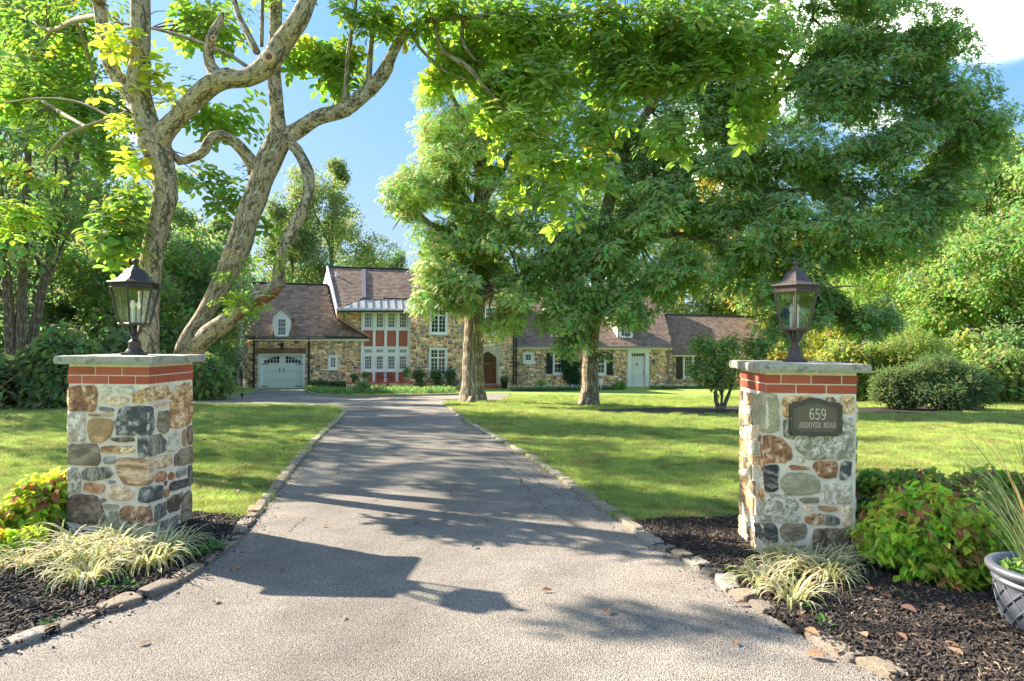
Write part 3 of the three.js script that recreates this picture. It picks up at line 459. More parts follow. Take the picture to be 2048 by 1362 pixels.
// ---------------------------------------------------------------- number plaque
{
  const font = await new FontLoader().loadAsync('fonts/droid/droid_serif_regular.typeface.json'), sans = await new FontLoader().loadAsync('fonts/droid/droid_sans_regular.typeface.json');
  const t = thing('number_plaque', 'arched bronze plaque reading 659 Andover Road on the pillar', 'plaque', pilR.g.position.clone()); t.rotation.y = pilR.g.rotation.y;
  const z0 = PW / 2 + 0.012, q = (x, y) => { const [s, v] = pilR.toFace(1560 + x / 13.62, 780 + y / 13.62); return new THREE.Vector2(s - PW / 2, v); };
  const outline = (i) => { const pts = [[235 + i, 385 + i], [330 + i, 385 + i], [330 + i, 322 + i], [520, 325 + i]]; for (let k = 1; k < 12; k++) { const f = k / 12; pts.push([520 + 830 * f, 325 + i + 12 * f - 108 * Math.sin(Math.PI * f) ** 1.25]); } pts.push([1350, 338 + i], [1580 - i, 345 + i], [1580 - i, 410 + i], [1650 - i, 412 + i], [1645 - i, 1165 - i], [1555 - i, 1165 - i], [1552 - i, 1240 - i], [295 + i, 1215 - i], [295 + i, 1130 - i], [232 + i, 1130 - i]); return pts.map((p) => q(...p)); };
  const ex = (sh, d, b) => new THREE.ExtrudeGeometry(sh, { depth: d, bevelEnabled: b > 0, bevelSize: b * 0.8, bevelThickness: b, bevelSegments: 2 });
  part(t, 'panel', ex(new THREE.Shape(outline(30)), 0.008, 0.001).translate(0, 0, z0), M.plaque);
  const rim = new THREE.Shape(outline(0)); rim.holes.push(new THREE.Path(outline(92).reverse())); part(t, 'rim', ex(rim, 0.013, 0.003).translate(0, 0, z0), M.plaqueRim);
  const rim2 = new THREE.Shape(outline(92)); rim2.holes.push(new THREE.Path(outline(125).reverse())); part(t, 'inner_rim', ex(rim2, 0.0125, 0.001).translate(0, 0, z0), M.plaque);
  const write = (txt, f, x0, y0, x1, y1) => { const g = new TextGeometry(txt, { font: f, size: 1, depth: 0.03, curveSegments: 6, bevelEnabled: false }); g.computeBoundingBox(); const b = g.boundingBox, a = q(x0, y1), c = q(x1, y0); g.translate(-b.min.x, -b.min.y, 0); g.scale((c.x - a.x) / (b.max.x - b.min.x), (c.y - a.y) / (b.max.y - b.min.y), 0.09); g.translate(a.x, a.y, z0 + 0.0085); part(t, 'lettering', g, M.lettering); };
  write('659', sans, 765, 500, 1215, 795); write('ANDOVER  ROAD', font, 475, 874, 1488, 1010);
  for (const x of [262, 1620]) { const c = q(x, 765); part(t, 'screw', new THREE.SphereGeometry(0.0035, 8, 6).scale(1, 1, 0.5).translate(c.x, c.y, z0 + 0.0165), M.lettering); }
}

// ---------------------------------------------------------------- pier lamps
function hexLathe(prof, mod, seg = 6) { // turned or six-sided body
  const T = new Tri(), pt = (r, y, a) => new V3(Math.sin(a) * r * (mod ? mod(a, y) : 1), y, Math.cos(a) * r * (mod ? mod(a, y) : 1));
  for (let i = 0; i < prof.length - 1; i++) for (let k = 0; k < seg; k++) { const a = k / seg * 2 * Math.PI, b = (k + 1) / seg * 2 * Math.PI, [r0, y0] = prof[i], [r1, y1] = prof[i + 1]; T.q(pt(r0, y0, a), pt(r0, y0, b), pt(r1, y1, b), pt(r1, y1, a), [[a * 0.2, y0], [b * 0.2, y0], [b * 0.2, y1], [a * 0.2, y1]]); }
  const g = T.geo(); return seg > 10 ? soft(g) : g;
}
function makeLamp(name, label, pil, turn, mat, size) {
  const t = thing(name, label, 'lamp', new V3(pil.g.position.x, pil.top, pil.g.position.z), 'lamps on the gate pillars'); t.rotation.y = pil.g.rotation.y; t.scale.setScalar(size);
  part(t, 'base', merge([box(-0.067, 0, -0.067, 0.067, 0.021, 0.067, 0.004), hexLathe([[0.062, 0.02], [0.06, 0.027], [0.05, 0.04], [0.044, 0.052]], (a) => 1 + 0.05 * Math.cos(a * 18), 72)]), mat);
  part(t, 'stem', hexLathe([[0.044, 0.05], [0.045, 0.056], [0.042, 0.075], [0.041, 0.098], [0.043, 0.1], [0.043, 0.104], [0.034, 0.109], [0.025, 0.122], [0.022, 0.13], [0.026, 0.136], [0.026, 0.142], [0.02, 0.148], [0.016, 0.16], [0.012, 0.23], [0.001, 0.235]], null, 24), mat);
  for (let k = 0; k < 4; k++) { const a = k / 4 * 2 * Math.PI + 0.5 + turn, q = (r, y) => new V3(Math.sin(a) * r, y, Math.cos(a) * r); part(t, 'arm', tube([q(0.016, 0.15), q(0.036, 0.165), q(0.05, 0.19), q(0.058, 0.215), q(0.075, 0.228), q(0.088, 0.224), q(0.09, 0.216)], [0.011, 0.011, 0.01, 0.01, 0.009, 0.007, 0.005], 8, 0.1, 0, 1, 0.012), mat); }
  const hx = new THREE.Group(); hx.name = 'lantern'; hx.rotation.y = turn; t.add(hx);
  part(hx, 'tray', hexLathe([[0.001, 0.229], [0.1, 0.229], [0.116, 0.236], [0.118, 0.243], [0.112, 0.249], [0.001, 0.251]]), mat);
  const b0 = 0.249, b1 = 0.512, r0 = 0.105, r1 = 0.163, bars = [];
  for (let k = 0; k < 6; k++) { const a = k / 6 * 2 * Math.PI, A = new V3(Math.sin(a) * r0, b0, Math.cos(a) * r0), B = new V3(Math.sin(a) * r1, b1, Math.cos(a) * r1); bars.push(new THREE.TubeGeometry(new THREE.LineCurve3(A, B), 1, 0.0075, 6).toNonIndexed()); }
  part(hx, 'cage', merge(bars), mat);
  for (let k = 0; k < 6; k++) { const a = k / 6 * 2 * Math.PI, b = a + Math.PI / 3, q = (an, r, y) => new V3(Math.sin(an) * r, y, Math.cos(an) * r), T = new Tri(); T.q(q(a, r0 * 0.985, b0 + 0.001), q(b, r0 * 0.985, b0 + 0.001), q(b, r1 * 0.985, b1), q(a, r1 * 0.985, b1)); part(hx, 'pane', T.geo(), M.glass); }
  const ribs = [hexLathe([[0.163, b1 - 0.004], [0.174, b1 - 0.002], [0.176, b1 + 0.006], [0.168, b1 + 0.01], [0.166, b1 + 0.034], [0.172, b1 + 0.038], [0.001, b1 + 0.04]]), hexLathe([[0.163, b1 - 0.004], [0.14, b1 - 0.002], [0.14, b1 + 0.03]])];
  for (let k = 0; k < 6; k++) { const a = k / 6 * 2 * Math.PI, b = a + Math.PI / 3; for (let i = 1; i < 15; i++) { const f = i / 15, x = lerp(Math.sin(a), Math.sin(b), f) * 0.168, z = lerp(Math.cos(a), Math.cos(b), f) * 0.168, g = box(-0.0025, b1 + 0.011, -0.003, 0.0025, b1 + 0.034, 0.003); g.rotateY((a + b) / 2); g.translate(x, 0, z); ribs.push(g); } }
  part(hx, 'band', merge(ribs), mat);
  part(hx, 'roof', hexLathe([[0.168, b1 + 0.037], [0.186, b1 + 0.04], [0.192, b1 + 0.046], [0.188, b1 + 0.051], [0.17, b1 + 0.056], [0.14, b1 + 0.068], [0.112, b1 + 0.086], [0.092, b1 + 0.11], [0.08, b1 + 0.132], [0.068, b1 + 0.148], [0.048, b1 + 0.158], [0.03, b1 + 0.163]]), mat);
  part(t, 'finial', hexLathe([[0.031, b1 + 0.16], [0.026, b1 + 0.172], [0.016, b1 + 0.182], [0.013, b1 + 0.19], [0.016, b1 + 0.193], [0.012, b1 + 0.2], [0.022, b1 + 0.207], [0.026, b1 + 0.215], [0.021, b1 + 0.225], [0.009, b1 + 0.23], [0.006, b1 + 0.236], [0.0005, b1 + 0.237]], null, 20), mat);
  for (let k = 0; k < 3; k++) { const a = k / 3 * 2 * Math.PI + 0.3, x = Math.sin(a) * 0.026, z = Math.cos(a) * 0.026, c = part(t, 'candle', new THREE.CylinderGeometry(0.011, 0.011, 0.11, 12).translate(x, b0 + 0.055, z), M.candle); part(c, 'bulb', new THREE.LatheGeometry([[0.008, 0], [0.016, 0.02], [0.014, 0.04], [0.004, 0.066], [0.0005, 0.07]].map((q) => new THREE.Vector2(...q)), 14).translate(x, b0 + 0.111, z), M.bulb); }
}
makeLamp('pier_lamp', 'dark bronze lantern on the pillar without a plaque', pilL, -16 * Math.PI / 180 - Math.PI / 6, M.bronze, 1.02);
makeLamp('pier_lamp', 'weathered brown lantern on the pillar with the number plaque', pilR, 12 * Math.PI / 180 - Math.PI / 6, M.bronzePale, 1);

// ---------------------------------------------------------------- the house
const HYAW = 14 * Math.PI / 180, house = thing('stone_house', 'long fieldstone house with brown shingle roofs, white windows and an attached garage', 'house', P(560, 777, 39.2));
house.rotation.y = HYAW; house.updateMatrixWorld(true);
const hInv = house.matrixWorld.clone().invert(), hEye = EYE.clone().applyMatrix4(hInv);
const hDir = (px, py) => ray(px, py).add(EYE).applyMatrix4(hInv).sub(hEye);
const fp = (px, py, z = 0) => { const d = hDir(px, py); return hEye.clone().addScaledVector(d, (z - hEye.z) / d.z); };
const hWorld = (u, v, z) => new V3(u, v, z).applyMatrix4(house.matrixWorld);
const hGround = (u, z) => { const w = hWorld(u, 0, z); return new V3(u, H(w.z) - house.position.y, z); };
const roofOf = (px, py, ez, deg) => { const e = fp(px, py, ez); return { ev: e.y, ez, s: Math.sin(deg * Math.PI / 180), c: Math.cos(deg * Math.PI / 180) }; };
const roofHit = (r, px, py) => { const d = hDir(px, py), k = (-(hEye.y - r.ev) * r.c - (hEye.z - r.ez) * r.s) / (d.y * r.c + d.z * r.s); return hEye.clone().addScaledVector(d, k); };
const onRoof = (r, u, t, n = 0) => new V3(u, r.ev + t * r.s + n * r.c, r.ez - t * r.c + n * r.s);
const rt = (r, p) => new THREE.Vector2(p.x, (r.ez - p.z) / r.c);
const HR = rng(404), bigStones = [];
function wall(outline, holes, z, th, name = 'wall', mat = M.houseMortar) {
  const sh = new THREE.Shape(outline.map((p) => new THREE.Vector2(p[0], p[1]))); for (const h of holes) sh.holes.push(new THREE.Path([[h[0], h[1]], [h[0], h[3]], [h[2], h[3]], [h[2], h[1]]].map((p) => new THREE.Vector2(...p))));
  const w = part(house, name, new THREE.ExtrudeGeometry(sh, { depth: th, bevelEnabled: false }).translate(0, 0, z - th), mat); return w;
}
const HK = ['tan', 'rustgold', 'banded', 'greybrown', 'tan', 'brown', 'banded', 'red', 'schist', 'greybrown', 'tan', 'quartz', 'greybrown', 'banded', 'schist', 'tan', 'brown'];
M.hstone = Object.fromEntries(Object.entries(M.stone).map(([k, m]) => { const c = m.clone(); c.map = rep(m.map, 0.9); c.bumpMap = null; c.color = lin(1.9, 1.72, 1.5); return [k, c]; }));
function rubble(w, outline, holes, z, area) { // lay a face with split fieldstone
  const out = []; cutPoly(outline, area, HR, out, 0.008, 1.25);
  for (const o of out) {
    let poly = shrink(o.poly, 0.013), n = 0;
    poly = poly.map((p) => { for (const h of holes) { const m = 0.03; if (p[0] > h[0] - m && p[0] < h[2] + m && p[1] > h[1] - m && p[1] < h[3] + m) { n++; const e = [p[0] - h[0] + m, h[2] + m - p[0], p[1] - h[1] + m, h[3] + m - p[1]], k = e.indexOf(Math.min(...e)); return k === 0 ? [h[0] - m, p[1]] : k === 1 ? [h[2] + m, p[1]] : k === 2 ? [p[0], h[1] - m] : [p[0], h[3] + m]; } } return p; });
    let A = 0, cx = 0, cy = 0; poly.forEach((p, i) => { const q = poly[(i + 1) % poly.length]; A += p[0] * q[1] - q[0] * p[1]; cx += p[0] / poly.length; cy += p[1] / poly.length; });
    if (Math.abs(A) / 2 < 0.004 || holes.some((h) => cx > h[0] && cx < h[2] && cy > h[1] && cy < h[3])) continue;
    const kind = HK[Math.floor(HR() * HK.length)], g = stoneGeo(poly, (s, v, h) => new V3(s, v, z + h), HR, 0.02 + HR() * 0.012, [[1, -0.01], [0.93, 0.8]], 9, 1);
    bigStones.push({ w, g, kind, A: Math.abs(A) / 2 });
  }
}
function layStones() { // the largest stones are parts one by one, the rest is joined
  bigStones.sort((a, b) => b.A - a.A); const rest = new Map();
  bigStones.forEach((s, i) => { if (i < 300) part(s.w, 'stone', s.g, M.hstone[s.kind]); else { if (!rest.has(s.w)) rest.set(s.w, {}); (rest.get(s.w)[s.kind] ??= []).push(s.g); } });
  for (const [w, kinds] of rest) for (const [k, gs] of Object.entries(kinds)) part(w, 'stone', merge(gs), M.hstone[k]).userData.kind = 'stuff';
}
const rectOf = (x0, y0, x1, y1, z) => { const a = fp(x0, y1, z), b = fp(x1, y0, z); return [a.x, a.y, b.x, b.y]; };
function windowUnit(x0, y0, x1, y1, z, lights, opt = {}) { // lights: rows of sashes, each [height share, sashes, cols, rows]
  const [u0, v0, u1, v1] = rectOf(x0, y0, x1, y1, z), g = new THREE.Group(); g.name = 'window'; house.add(g);
  const fw = opt.fw ?? 0.1, fr = [box(u0, v0, z - 0.12, u0 + fw, v1, z + 0.035), box(u1 - fw, v0, z - 0.12, u1, v1, z + 0.035), box(u0 + fw, v1 - fw, z - 0.12, u1 - fw, v1, z + 0.034), box(u0 + fw, v0, z - 0.12, u1 - fw, v0 + fw, z + 0.034)], mu = [], pn = [];
  if (opt.sill !== 0) fr.push(box(u0 - 0.05, v0 - 0.06, z - 0.1, u1 + 0.05, v0 - 0.001, z + 0.08));
  let top = v1 - fw; const H0 = v1 - v0 - 2 * fw;
  lights.forEach(([share, sashes, cols, rows], r) => {
    const bot = top - H0 * share; if (r) fr.push(box(u0 + fw, top - 0.035, z - 0.1, u1 - fw, top + 0.035, z + 0.03));
    const W0 = (u1 - u0 - 2 * fw) / sashes;
    for (let s = 0; s < sashes; s++) {
      const a = u0 + fw + s * W0, b = a + W0; if (s) fr.push(box(a - 0.045, bot + 0.001, z - 0.1, a + 0.045, top - 0.001, z + 0.032));
      const e = 0.045, sx = a + e, ex = b - e, sy = bot + e, ey = top - e;
      mu.push(box(a, bot, z - 0.07, sx, top, z - 0.02), box(ex, bot, z - 0.07, b, top, z - 0.02), box(sx, ey, z - 0.07, ex, top, z - 0.02), box(sx, bot, z - 0.07, ex, sy, z - 0.02));
      for (let c = 1; c < cols; c++) { const x = lerp(sx, ex, c / cols); mu.push(box(x - 0.012, sy, z - 0.065, x + 0.012, ey, z - 0.03)); }
      for (let c = 1; c < rows; c++) { const y = lerp(sy, ey, c / rows); mu.push(box(sx, y - 0.012, z - 0.064, ex, y + 0.012, z - 0.031)); }
      const pg = new THREE.PlaneGeometry(ex - sx + 0.02, ey - sy + 0.02); pg.rotateX((HR() - 0.5) * 0.03); pg.rotateY((HR() - 0.5) * 0.04); pg.translate((sx + ex) / 2, (sy + ey) / 2, z - 0.05); pn.push(pg);
    }
    top = bot;
  });
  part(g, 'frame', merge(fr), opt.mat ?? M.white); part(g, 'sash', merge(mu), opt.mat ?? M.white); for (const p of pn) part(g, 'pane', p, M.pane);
  part(g, 'dark_backing', box(u0 + 0.02, v0 + 0.02, z - 0.32, u1 - 0.02, v1 - 0.02, z - 0.13), M.dark);  // dark block standing in for the unlit room behind the panes
  return [u0, v0, u1, v1];
}
function shingled(r, pxPoly, seed, name = 'roof', base) { // a roof slope with its courses of shingles
  const pts = pxPoly.map((p) => rt(r, roofHit(r, ...p))), R = rng(seed); let u0 = 1e9, u1 = -1e9, t0 = 1e9, t1 = -1e9; for (const p of pts) { u0 = Math.min(u0, p.x); u1 = Math.max(u1, p.x); t0 = Math.min(t0, p.y); t1 = Math.max(t1, p.y); }
  const tri = THREE.ShapeUtils.triangulateShape(pts, []), B = new Tri(); for (const t of tri) { const q = t.map((i) => onRoof(r, pts[i].x, pts[i].y, 0)); B.t(q[0], q[1], q[2]); for (const k of [0]) { const w = t.map((i) => onRoof(r, pts[i].x, pts[i].y, -0.12)); B.t(w[0], w[2], w[1]); } }
  pts.forEach((p, i) => { const n = pts[(i + 1) % pts.length]; B.q(onRoof(r, p.x, p.y, 0), onRoof(r, n.x, n.y, 0), onRoof(r, n.x, n.y, -0.12), onRoof(r, p.x, p.y, -0.12)); });
  const m = part(house, name, B.geo(), M.shingleBase), T = new Tri(), inside = (u, t) => inPoly(u, t, pts.map((p) => ({ x: p.x, z: p.y })));
  for (let t = t0 - 0.02; t < t1; t += 0.19) { let u = u0 - R() * 0.3; while (u < u1) {
    const w = 0.17 + R() * 0.16, a = u, b = u + w - 0.008; u += w; if (!inside((a + b) / 2, t + 0.1)) continue;
    let A = a, Bq = b; if (!inside(a, t + 0.1)) { A = (a + b) / 2; } if (!inside(b, t + 0.1)) { Bq = (a + b) / 2 + 0.02; }
    const k = R(), j = 0.8 + 0.45 * R(), col = mx([0.22, 0.148, 0.108], k > 0.8 ? [0.145, 0.104, 0.08] : [0.3, 0.2, 0.142], R()).map((x) => x * j), dt = (R() - 0.5) * 0.012;
    const p0 = onRoof(r, A, t + dt, 0.024), p1 = onRoof(r, Bq, t + dt, 0.024), p2 = onRoof(r, Bq, t + 0.21, 0.007), p3 = onRoof(r, A, t + 0.21, 0.007);
    T.q(p0, p1, p2, p3, null, col); T.q(onRoof(r, A, t + dt, 0.001), onRoof(r, Bq, t + dt, 0.001), p1, p0, null, col.map((x) => x * 1));
  } }
  const s = part(m, 'shingle', T.geo(), M.shingle); s.userData.kind = 'stuff'; return { m, pts };
}
function barOn(a, b, w, h, name, mat, parent = house) { const d = b.clone().sub(a), L = d.length(), g = new THREE.BoxGeometry(w, h, L); const m = new THREE.Matrix4().lookAt(b, a, UP).setPosition(a.clone().add(b).multiplyScalar(0.5)); g.applyMatrix4(m); return part(parent, name, boxUV(g.toNonIndexed()), mat); }
const ZB = 0.05, ZG = 0.6;
// garage wing
const gEave = roofOf(600, 673.5, 0.35, 43), gL = fp(494, 780).x, gR = fp(722, 780).x, gTop = fp(600, 675).y;
{
  const door = rectOf(516.5, 707.5, 609, 778, 0), sw = rectOf(656.5, 711, 675.5, 739, 0), beam = rectOf(511, 696, 613, 707.3, 0), outl = [[gL, -0.5], [gR, -0.5], [gR, gTop], [gL, gTop]];
  const w = wall(outl, [door, sw], 0, 0.4); rubble(w, outl, [door, sw, beam], 0, 0.075);
  part(house, 'lintel', box(beam[0], beam[1], -0.05, beam[2], beam[3], 0.035, 0.01), M.beam, 'old timber beam above the garage door');
  windowUnit(656.5, 711, 675.5, 739, 0, [[1, 1, 3, 4]], { fw: 0.12 });
  const [u0, v0, u1, v1] = door, g = new THREE.Group(); g.name = 'garage_door'; house.add(g);
  const z = -0.25, a = u0 + 0.1, b = u1 - 0.1, t = v1 - 0.06, lf = [];
  part(g, 'frame', merge([box(u0 - 0.02, v0, -0.3, a, v1 + 0.02, 0.03), box(b, v0, -0.3, u1 + 0.02, v1 + 0.02, 0.03), box(a, t, -0.3, b, v1 + 0.02, 0.028)]), M.white);
  const N = 4, hh = (t - v0) / N; for (let i = 0; i < N; i++) part(g, 'panel', box(a, v0 + i * hh + 0.006, z - 0.04, b, v0 + (i + 1) * hh - 0.006, z, 0.004), M.cream);
  for (const [s0, s1, dir] of [[0.07, 0.44, 1], [0.58, 0.95, -1]]) {
    const x0 = lerp(a, b, s0), x1 = lerp(a, b, s1), y0 = v0 + hh * 3.02, y1 = t - 0.1, arch = (x) => { const f = dir > 0 ? (x - x0) / (x1 - x0) : (x1 - x) / (x1 - x0); return lerp(y0 + 0.14, y1, Math.sin(f * Math.PI / 2)); };
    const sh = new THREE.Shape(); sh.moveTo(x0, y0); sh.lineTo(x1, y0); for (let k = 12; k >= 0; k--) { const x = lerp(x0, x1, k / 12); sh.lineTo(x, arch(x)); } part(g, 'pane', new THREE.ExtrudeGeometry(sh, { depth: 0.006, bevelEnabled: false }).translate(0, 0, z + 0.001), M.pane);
    const mu = []; for (let k = 0; k <= 5; k++) { const x = lerp(x0, x1, k / 5); mu.push(box(x - 0.014, y0 - 0.02, z, x + 0.014, arch(x) + 0.015, z + 0.02)); } const my = lerp(y0, y1, 0.45); mu.push(box(x0, y0 - 0.03, z, x1, y0, z + 0.021), box(dir > 0 ? x0 + 0.12 : x0, my - 0.012, z, dir > 0 ? x1 : x1 - 0.12, my + 0.012, z + 0.019));
    for (let k = 0; k < 12; k++) { const xa = lerp(x0, x1, k / 12), xb = lerp(x0, x1, (k + 1) / 12), A = new V3(xa, arch(xa), z + 0.01), B = new V3(xb, arch(xb), z + 0.01); mu.push(new THREE.TubeGeometry(new THREE.LineCurve3(A, B), 1, 0.018, 5).toNonIndexed()); }
    part(g, 'grille', merge(mu), M.white);
  }
  const mid = (a + b) / 2; for (const s of [-1, 1]) part(g, 'handle', merge([box(mid + s * 0.13 - 0.02, v0 + hh * 1.95, z, mid + s * 0.13 + 0.02, v0 + hh * 2.4, z + 0.04, 0.005)]), M.dark);
  for (const y of [v0 + 0.12, v0 + hh * 2.85]) { part(g, 'hinge', box(a + 0.01, y, z, a + 0.45, y + 0.045, z + 0.018), M.dark); part(g, 'hinge', box(b - 0.45, y, z, b - 0.01, y + 0.045, z + 0.018), M.dark); }
  // wall lantern over the door
  const lp = fp(565, 689, 0.02), ln = new THREE.Group(); ln.name = 'wall_lantern'; house.add(ln); ln.position.set(lp.x, lp.y - 0.1, 0.2);
  part(ln, 'bracket', merge([box(-0.06, -0.05, -0.19, 0.06, 0.2, -0.16), box(-0.012, 0.22, -0.18, 0.012, 0.25, 0.02)]), M.dark); part(ln, 'lantern', hexLathe([[0.001, -0.22], [0.07, -0.2], [0.1, 0.05], [0.13, 0.07], [0.06, 0.17], [0.02, 0.19], [0.02, 0.25], [0.001, 0.26]]), M.dark);
  shingled(gEave, [[491, 675], [484, 566], [655, 571], [672, 637], [738, 674.5]], 11);
  const e0 = onRoof(gEave, rt(gEave, roofHit(gEave, 491, 675)).x, 0, -0.04), e1 = onRoof(gEave, rt(gEave, roofHit(gEave, 738, 674)).x, 0, -0.04); barOn(e0, e1, 0.12, 0.11, 'gutter', M.dark); barOn(e0.clone().add(new V3(0, -0.14, -0.12)), e1.clone().add(new V3(0, -0.14, -0.12)), 0.1, 0.16, 'fascia', M.cream);
  for (const x of [508.5, 618]) { const c = fp(x, 700); part(house, 'downspout', tube([new V3(c.x, gTop - 0.05, 0.3), new V3(c.x, gTop - 0.25, 0.1), new V3(c.x, 1.4, 0.09), new V3(c.x, -0.1, 0.09)], [0.055, 0.055, 0.055, 0.055], 8, 0.5), M.dark); }
  // end wall and back slope
  const rp = roofHit(gEave, 570, 568), zr = rp.z, vr = rp.y, zb = 2 * zr - 0.35, ub = (z0) => fp(lerp(494, 470, clamp(-z0 / 7, 0, 1.2)), 740, z0).x, T = new Tri(), q = (z0, v) => new V3(ub(z0), v, z0);
  T.q(q(0, -1), q(0, gTop + 0.25), q(zr, vr - 0.1), q(zr, -1)); T.q(q(zr, -1), q(zr, vr - 0.1), q(-7, gTop), q(-7, -1)); const ew = part(house, 'end_wall', T.geo(), M.clap, 'white end wall of the garage wing'); 
  for (let k = 0; k < 26; k++) { const v = -0.9 + k * 0.23; barOn(new V3(ub(-0.02) - 0.012, v, -0.02), new V3(ub(-6.9) - 0.012, v, -6.9), 0.03, 0.018, 'board', M.clap, ew); }
  for (let k = 0; k < 11; k++) part(ew, 'quoin', box(gL - 0.06 - 0.05 * (k % 2), -0.4 + k * 0.33, -0.36 - 0.14 * (k % 2), gL + 0.02, -0.09 + k * 0.33, 0.03, 0.03), M.hstone[HK[k % HK.length]]);
  const mb = q(-2.6, 0.9); part(house, 'meter_box', merge([box(mb.x - 0.16, 0.55, -2.8, mb.x + 0.02, 1.25, -2.35, 0.03), box(mb.x - 0.1, -0.3, -2.62, mb.x, 0.55, -2.5)]), M.pot);
  const Bk = new Tri(), g0 = new V3(gL - 0.3, vr, zr), g1 = new V3(gR + 0.3, vr, zr), g2 = new V3(gR + 0.3, gEave.ev, zb), g3 = new V3(gL - 0.3, gEave.ev, zb); Bk.q(g0, g1, g2, g3); part(house, 'rear_roof', Bk.geo(), M.shingleBase);
  part(house, 'ridge', tube([new V3(rt(gEave, roofHit(gEave, 484, 566)).x, vr + 0.02, zr), new V3(rt(gEave, roofHit(gEave, 655, 571)).x, vr + 0.02, zr)], [0.09, 0.09], 6, 1), M.shingleBase);
  part(house, 'rear_wall', box(gL, -1, zb + 0.3, gR, gEave.ev - 0.05, zb + 0.5), M.houseMortar);
}
// main block
const mEave = roofOf(700, 619.5, 0.3, 33);
{
  const r = shingled(mEave, [[655, 534], [727, 537], [870, 541], [1000, 545], [1000, 600], [831, 597], [727, 597], [674, 619.5]], 12);
  const rg = roofHit(mEave, 727, 537), a = roofHit(mEave, 724.5, 541), b = roofHit(mEave, 725, 597); part(house, 'ridge', tube([roofHit(mEave, 655, 534), rg, roofHit(mEave, 1000, 545)].map((p) => p.setY(rg.y + 0.02).setZ(rg.z)), [0.09, 0.09, 0.09], 6, 1), M.shingleBase);
  barOn(a.clone().add(new V3(0.1, 0.03, 0.03)), b.clone().add(new V3(0.1, 0.03, 0.03)), 0.26, 0.16, 'parapet', M.copperDull, r.m);
  const vp = roofHit(mEave, 673, 553); part(r.m, 'vent_pipe', new THREE.CylinderGeometry(0.07, 0.07, 0.4, 10).translate(vp.x, vp.y + 0.1, vp.z), M.white);
  // white clad wall between the two roofs
  const A = roofHit(mEave, 654.6, 534.2), B = roofHit(mEave, 674, 619), C = roofHit(gEave, 673.5, 637), D = roofHit(gEave, 657.4, 571.5), E = fp(646, 569, D.z - 1.6), T = new Tri(); T.t(E, D, A); T.t(A, D, C); T.t(A, C, B); part(house, 'gable_wall', T.geo(), M.clap, 'narrow white clad gable between the two roofs');
  barOn(A, B, 0.1, 0.2, 'bargeboard', M.white);
  const f0 = fp(675, 636, 0.06), f1 = roofHit(gEave, 738, 673); const fl = [[673, 622], [727, 622], [727, 668], [700, 653], [673, 638]].map((p) => { const q = fp(...p, 0.02); return [q.x, q.y]; }).reverse(); const w = wall(fl, [], 0.02, 0.3); rubble(w, fl, [], 0.02, 0.06);
  part(house, 'flashing', tube([f0, f0.clone().lerp(f1, 0.5).add(new V3(0, 0, 0.06)), f1], [0.1, 0.1, 0.1], 6, 1), M.copper, 'copper flashing along the foot of the stone wall');
  // bay of windows and herringbone brick between white posts
  const cols = [722, 745.5, 768.5, 792, 815, 838], px = (x, y) => fp(x, y, ZB), fr = [], yt = [621, 658, 694.5, 708, 741.5, 767];
  const u = cols.map((c) => px(c, 690).x), v = yt.map((y) => px(770, y).y), pw = 0.17; v[5] -= 0.2;
  for (let i = 0; i < 6; i++) fr.push(box(u[i], v[5], ZB - 0.2, u[i] + pw, v[0], ZB + 0.05));
  for (const k of [0, 1, 2, 3, 4]) for (let i = 0; i < 5; i++) fr.push(box(u[i] + pw, v[k] - 0.09, ZB - 0.18, u[i + 1], v[k] + (k ? 0.05 : 0), ZB + 0.04));
  part(house, 'bay_frame', merge(fr), M.white, 'white timber posts and rails of the window bay');
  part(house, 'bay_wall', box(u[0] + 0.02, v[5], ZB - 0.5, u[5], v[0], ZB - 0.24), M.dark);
  for (let i = 0; i < 5; i++) for (const k of [1, 4]) { const g = box(u[i] + pw, v[k + 1], ZB - 0.12, u[i + 1], v[k] - 0.09, ZB - 0.01); part(house, 'brick_panel', g, M.herring, 'red herringbone brick panel between white posts'); }
  for (let i = 0; i < 5; i++) { const x0 = cols[i] + 5.2, x1 = cols[i + 1] - 0.2; windowUnit(x0, yt[0] + 3, x1, yt[1] - 1, ZB, [[1, 1, 4, 4]], { fw: 0.05, sill: 0 }); windowUnit(x0, yt[2] + 3, x1, yt[3] - 0.8, ZB, [[1, 1, 4, 2]], { fw: 0.03, sill: 0 }); windowUnit(x0, yt[3] + 2.5, x1, yt[4] - 1, ZB, [[1, 1, 4, 4]], { fw: 0.05, sill: 0 }); }
  // seamed metal roof over the bay
  const sr = roofOf(750, 620, 0.55, 27), sp = [[674, 620.5], [727, 597], [836, 598], [826, 621]].map((p) => roofHit(sr, ...p)), S = new Tri(); S.q(sp[0], sp[3], sp[2], sp[1]); const sd = sp.map((p) => p.clone().add(new V3(0, -0.09, 0))); S.q(sd[0], sd[1], sd[2], sd[3]); S.q(sp[0], sd[0], sd[3], sp[3]);
  const sm = part(house, 'metal_roof', S.geo(), M.seam, 'pale standing seam metal roof over the bay');
  for (let k = 0; k <= 9; k++) { const xe = lerp(sp[0].x, sp[3].x, (k + 0.6) / 10), top = rt(sr, sp[2]).y, tl = xe < sp[1].x ? top * (xe - sp[0].x) / (sp[1].x - sp[0].x) : top; if (tl > 0.2) barOn(onRoof(sr, xe, 0, 0.03), onRoof(sr, xe + (xe > sp[1].x ? 0 : 0), tl, 0.03), 0.035, 0.06, 'seam', M.copperDull, sm); }
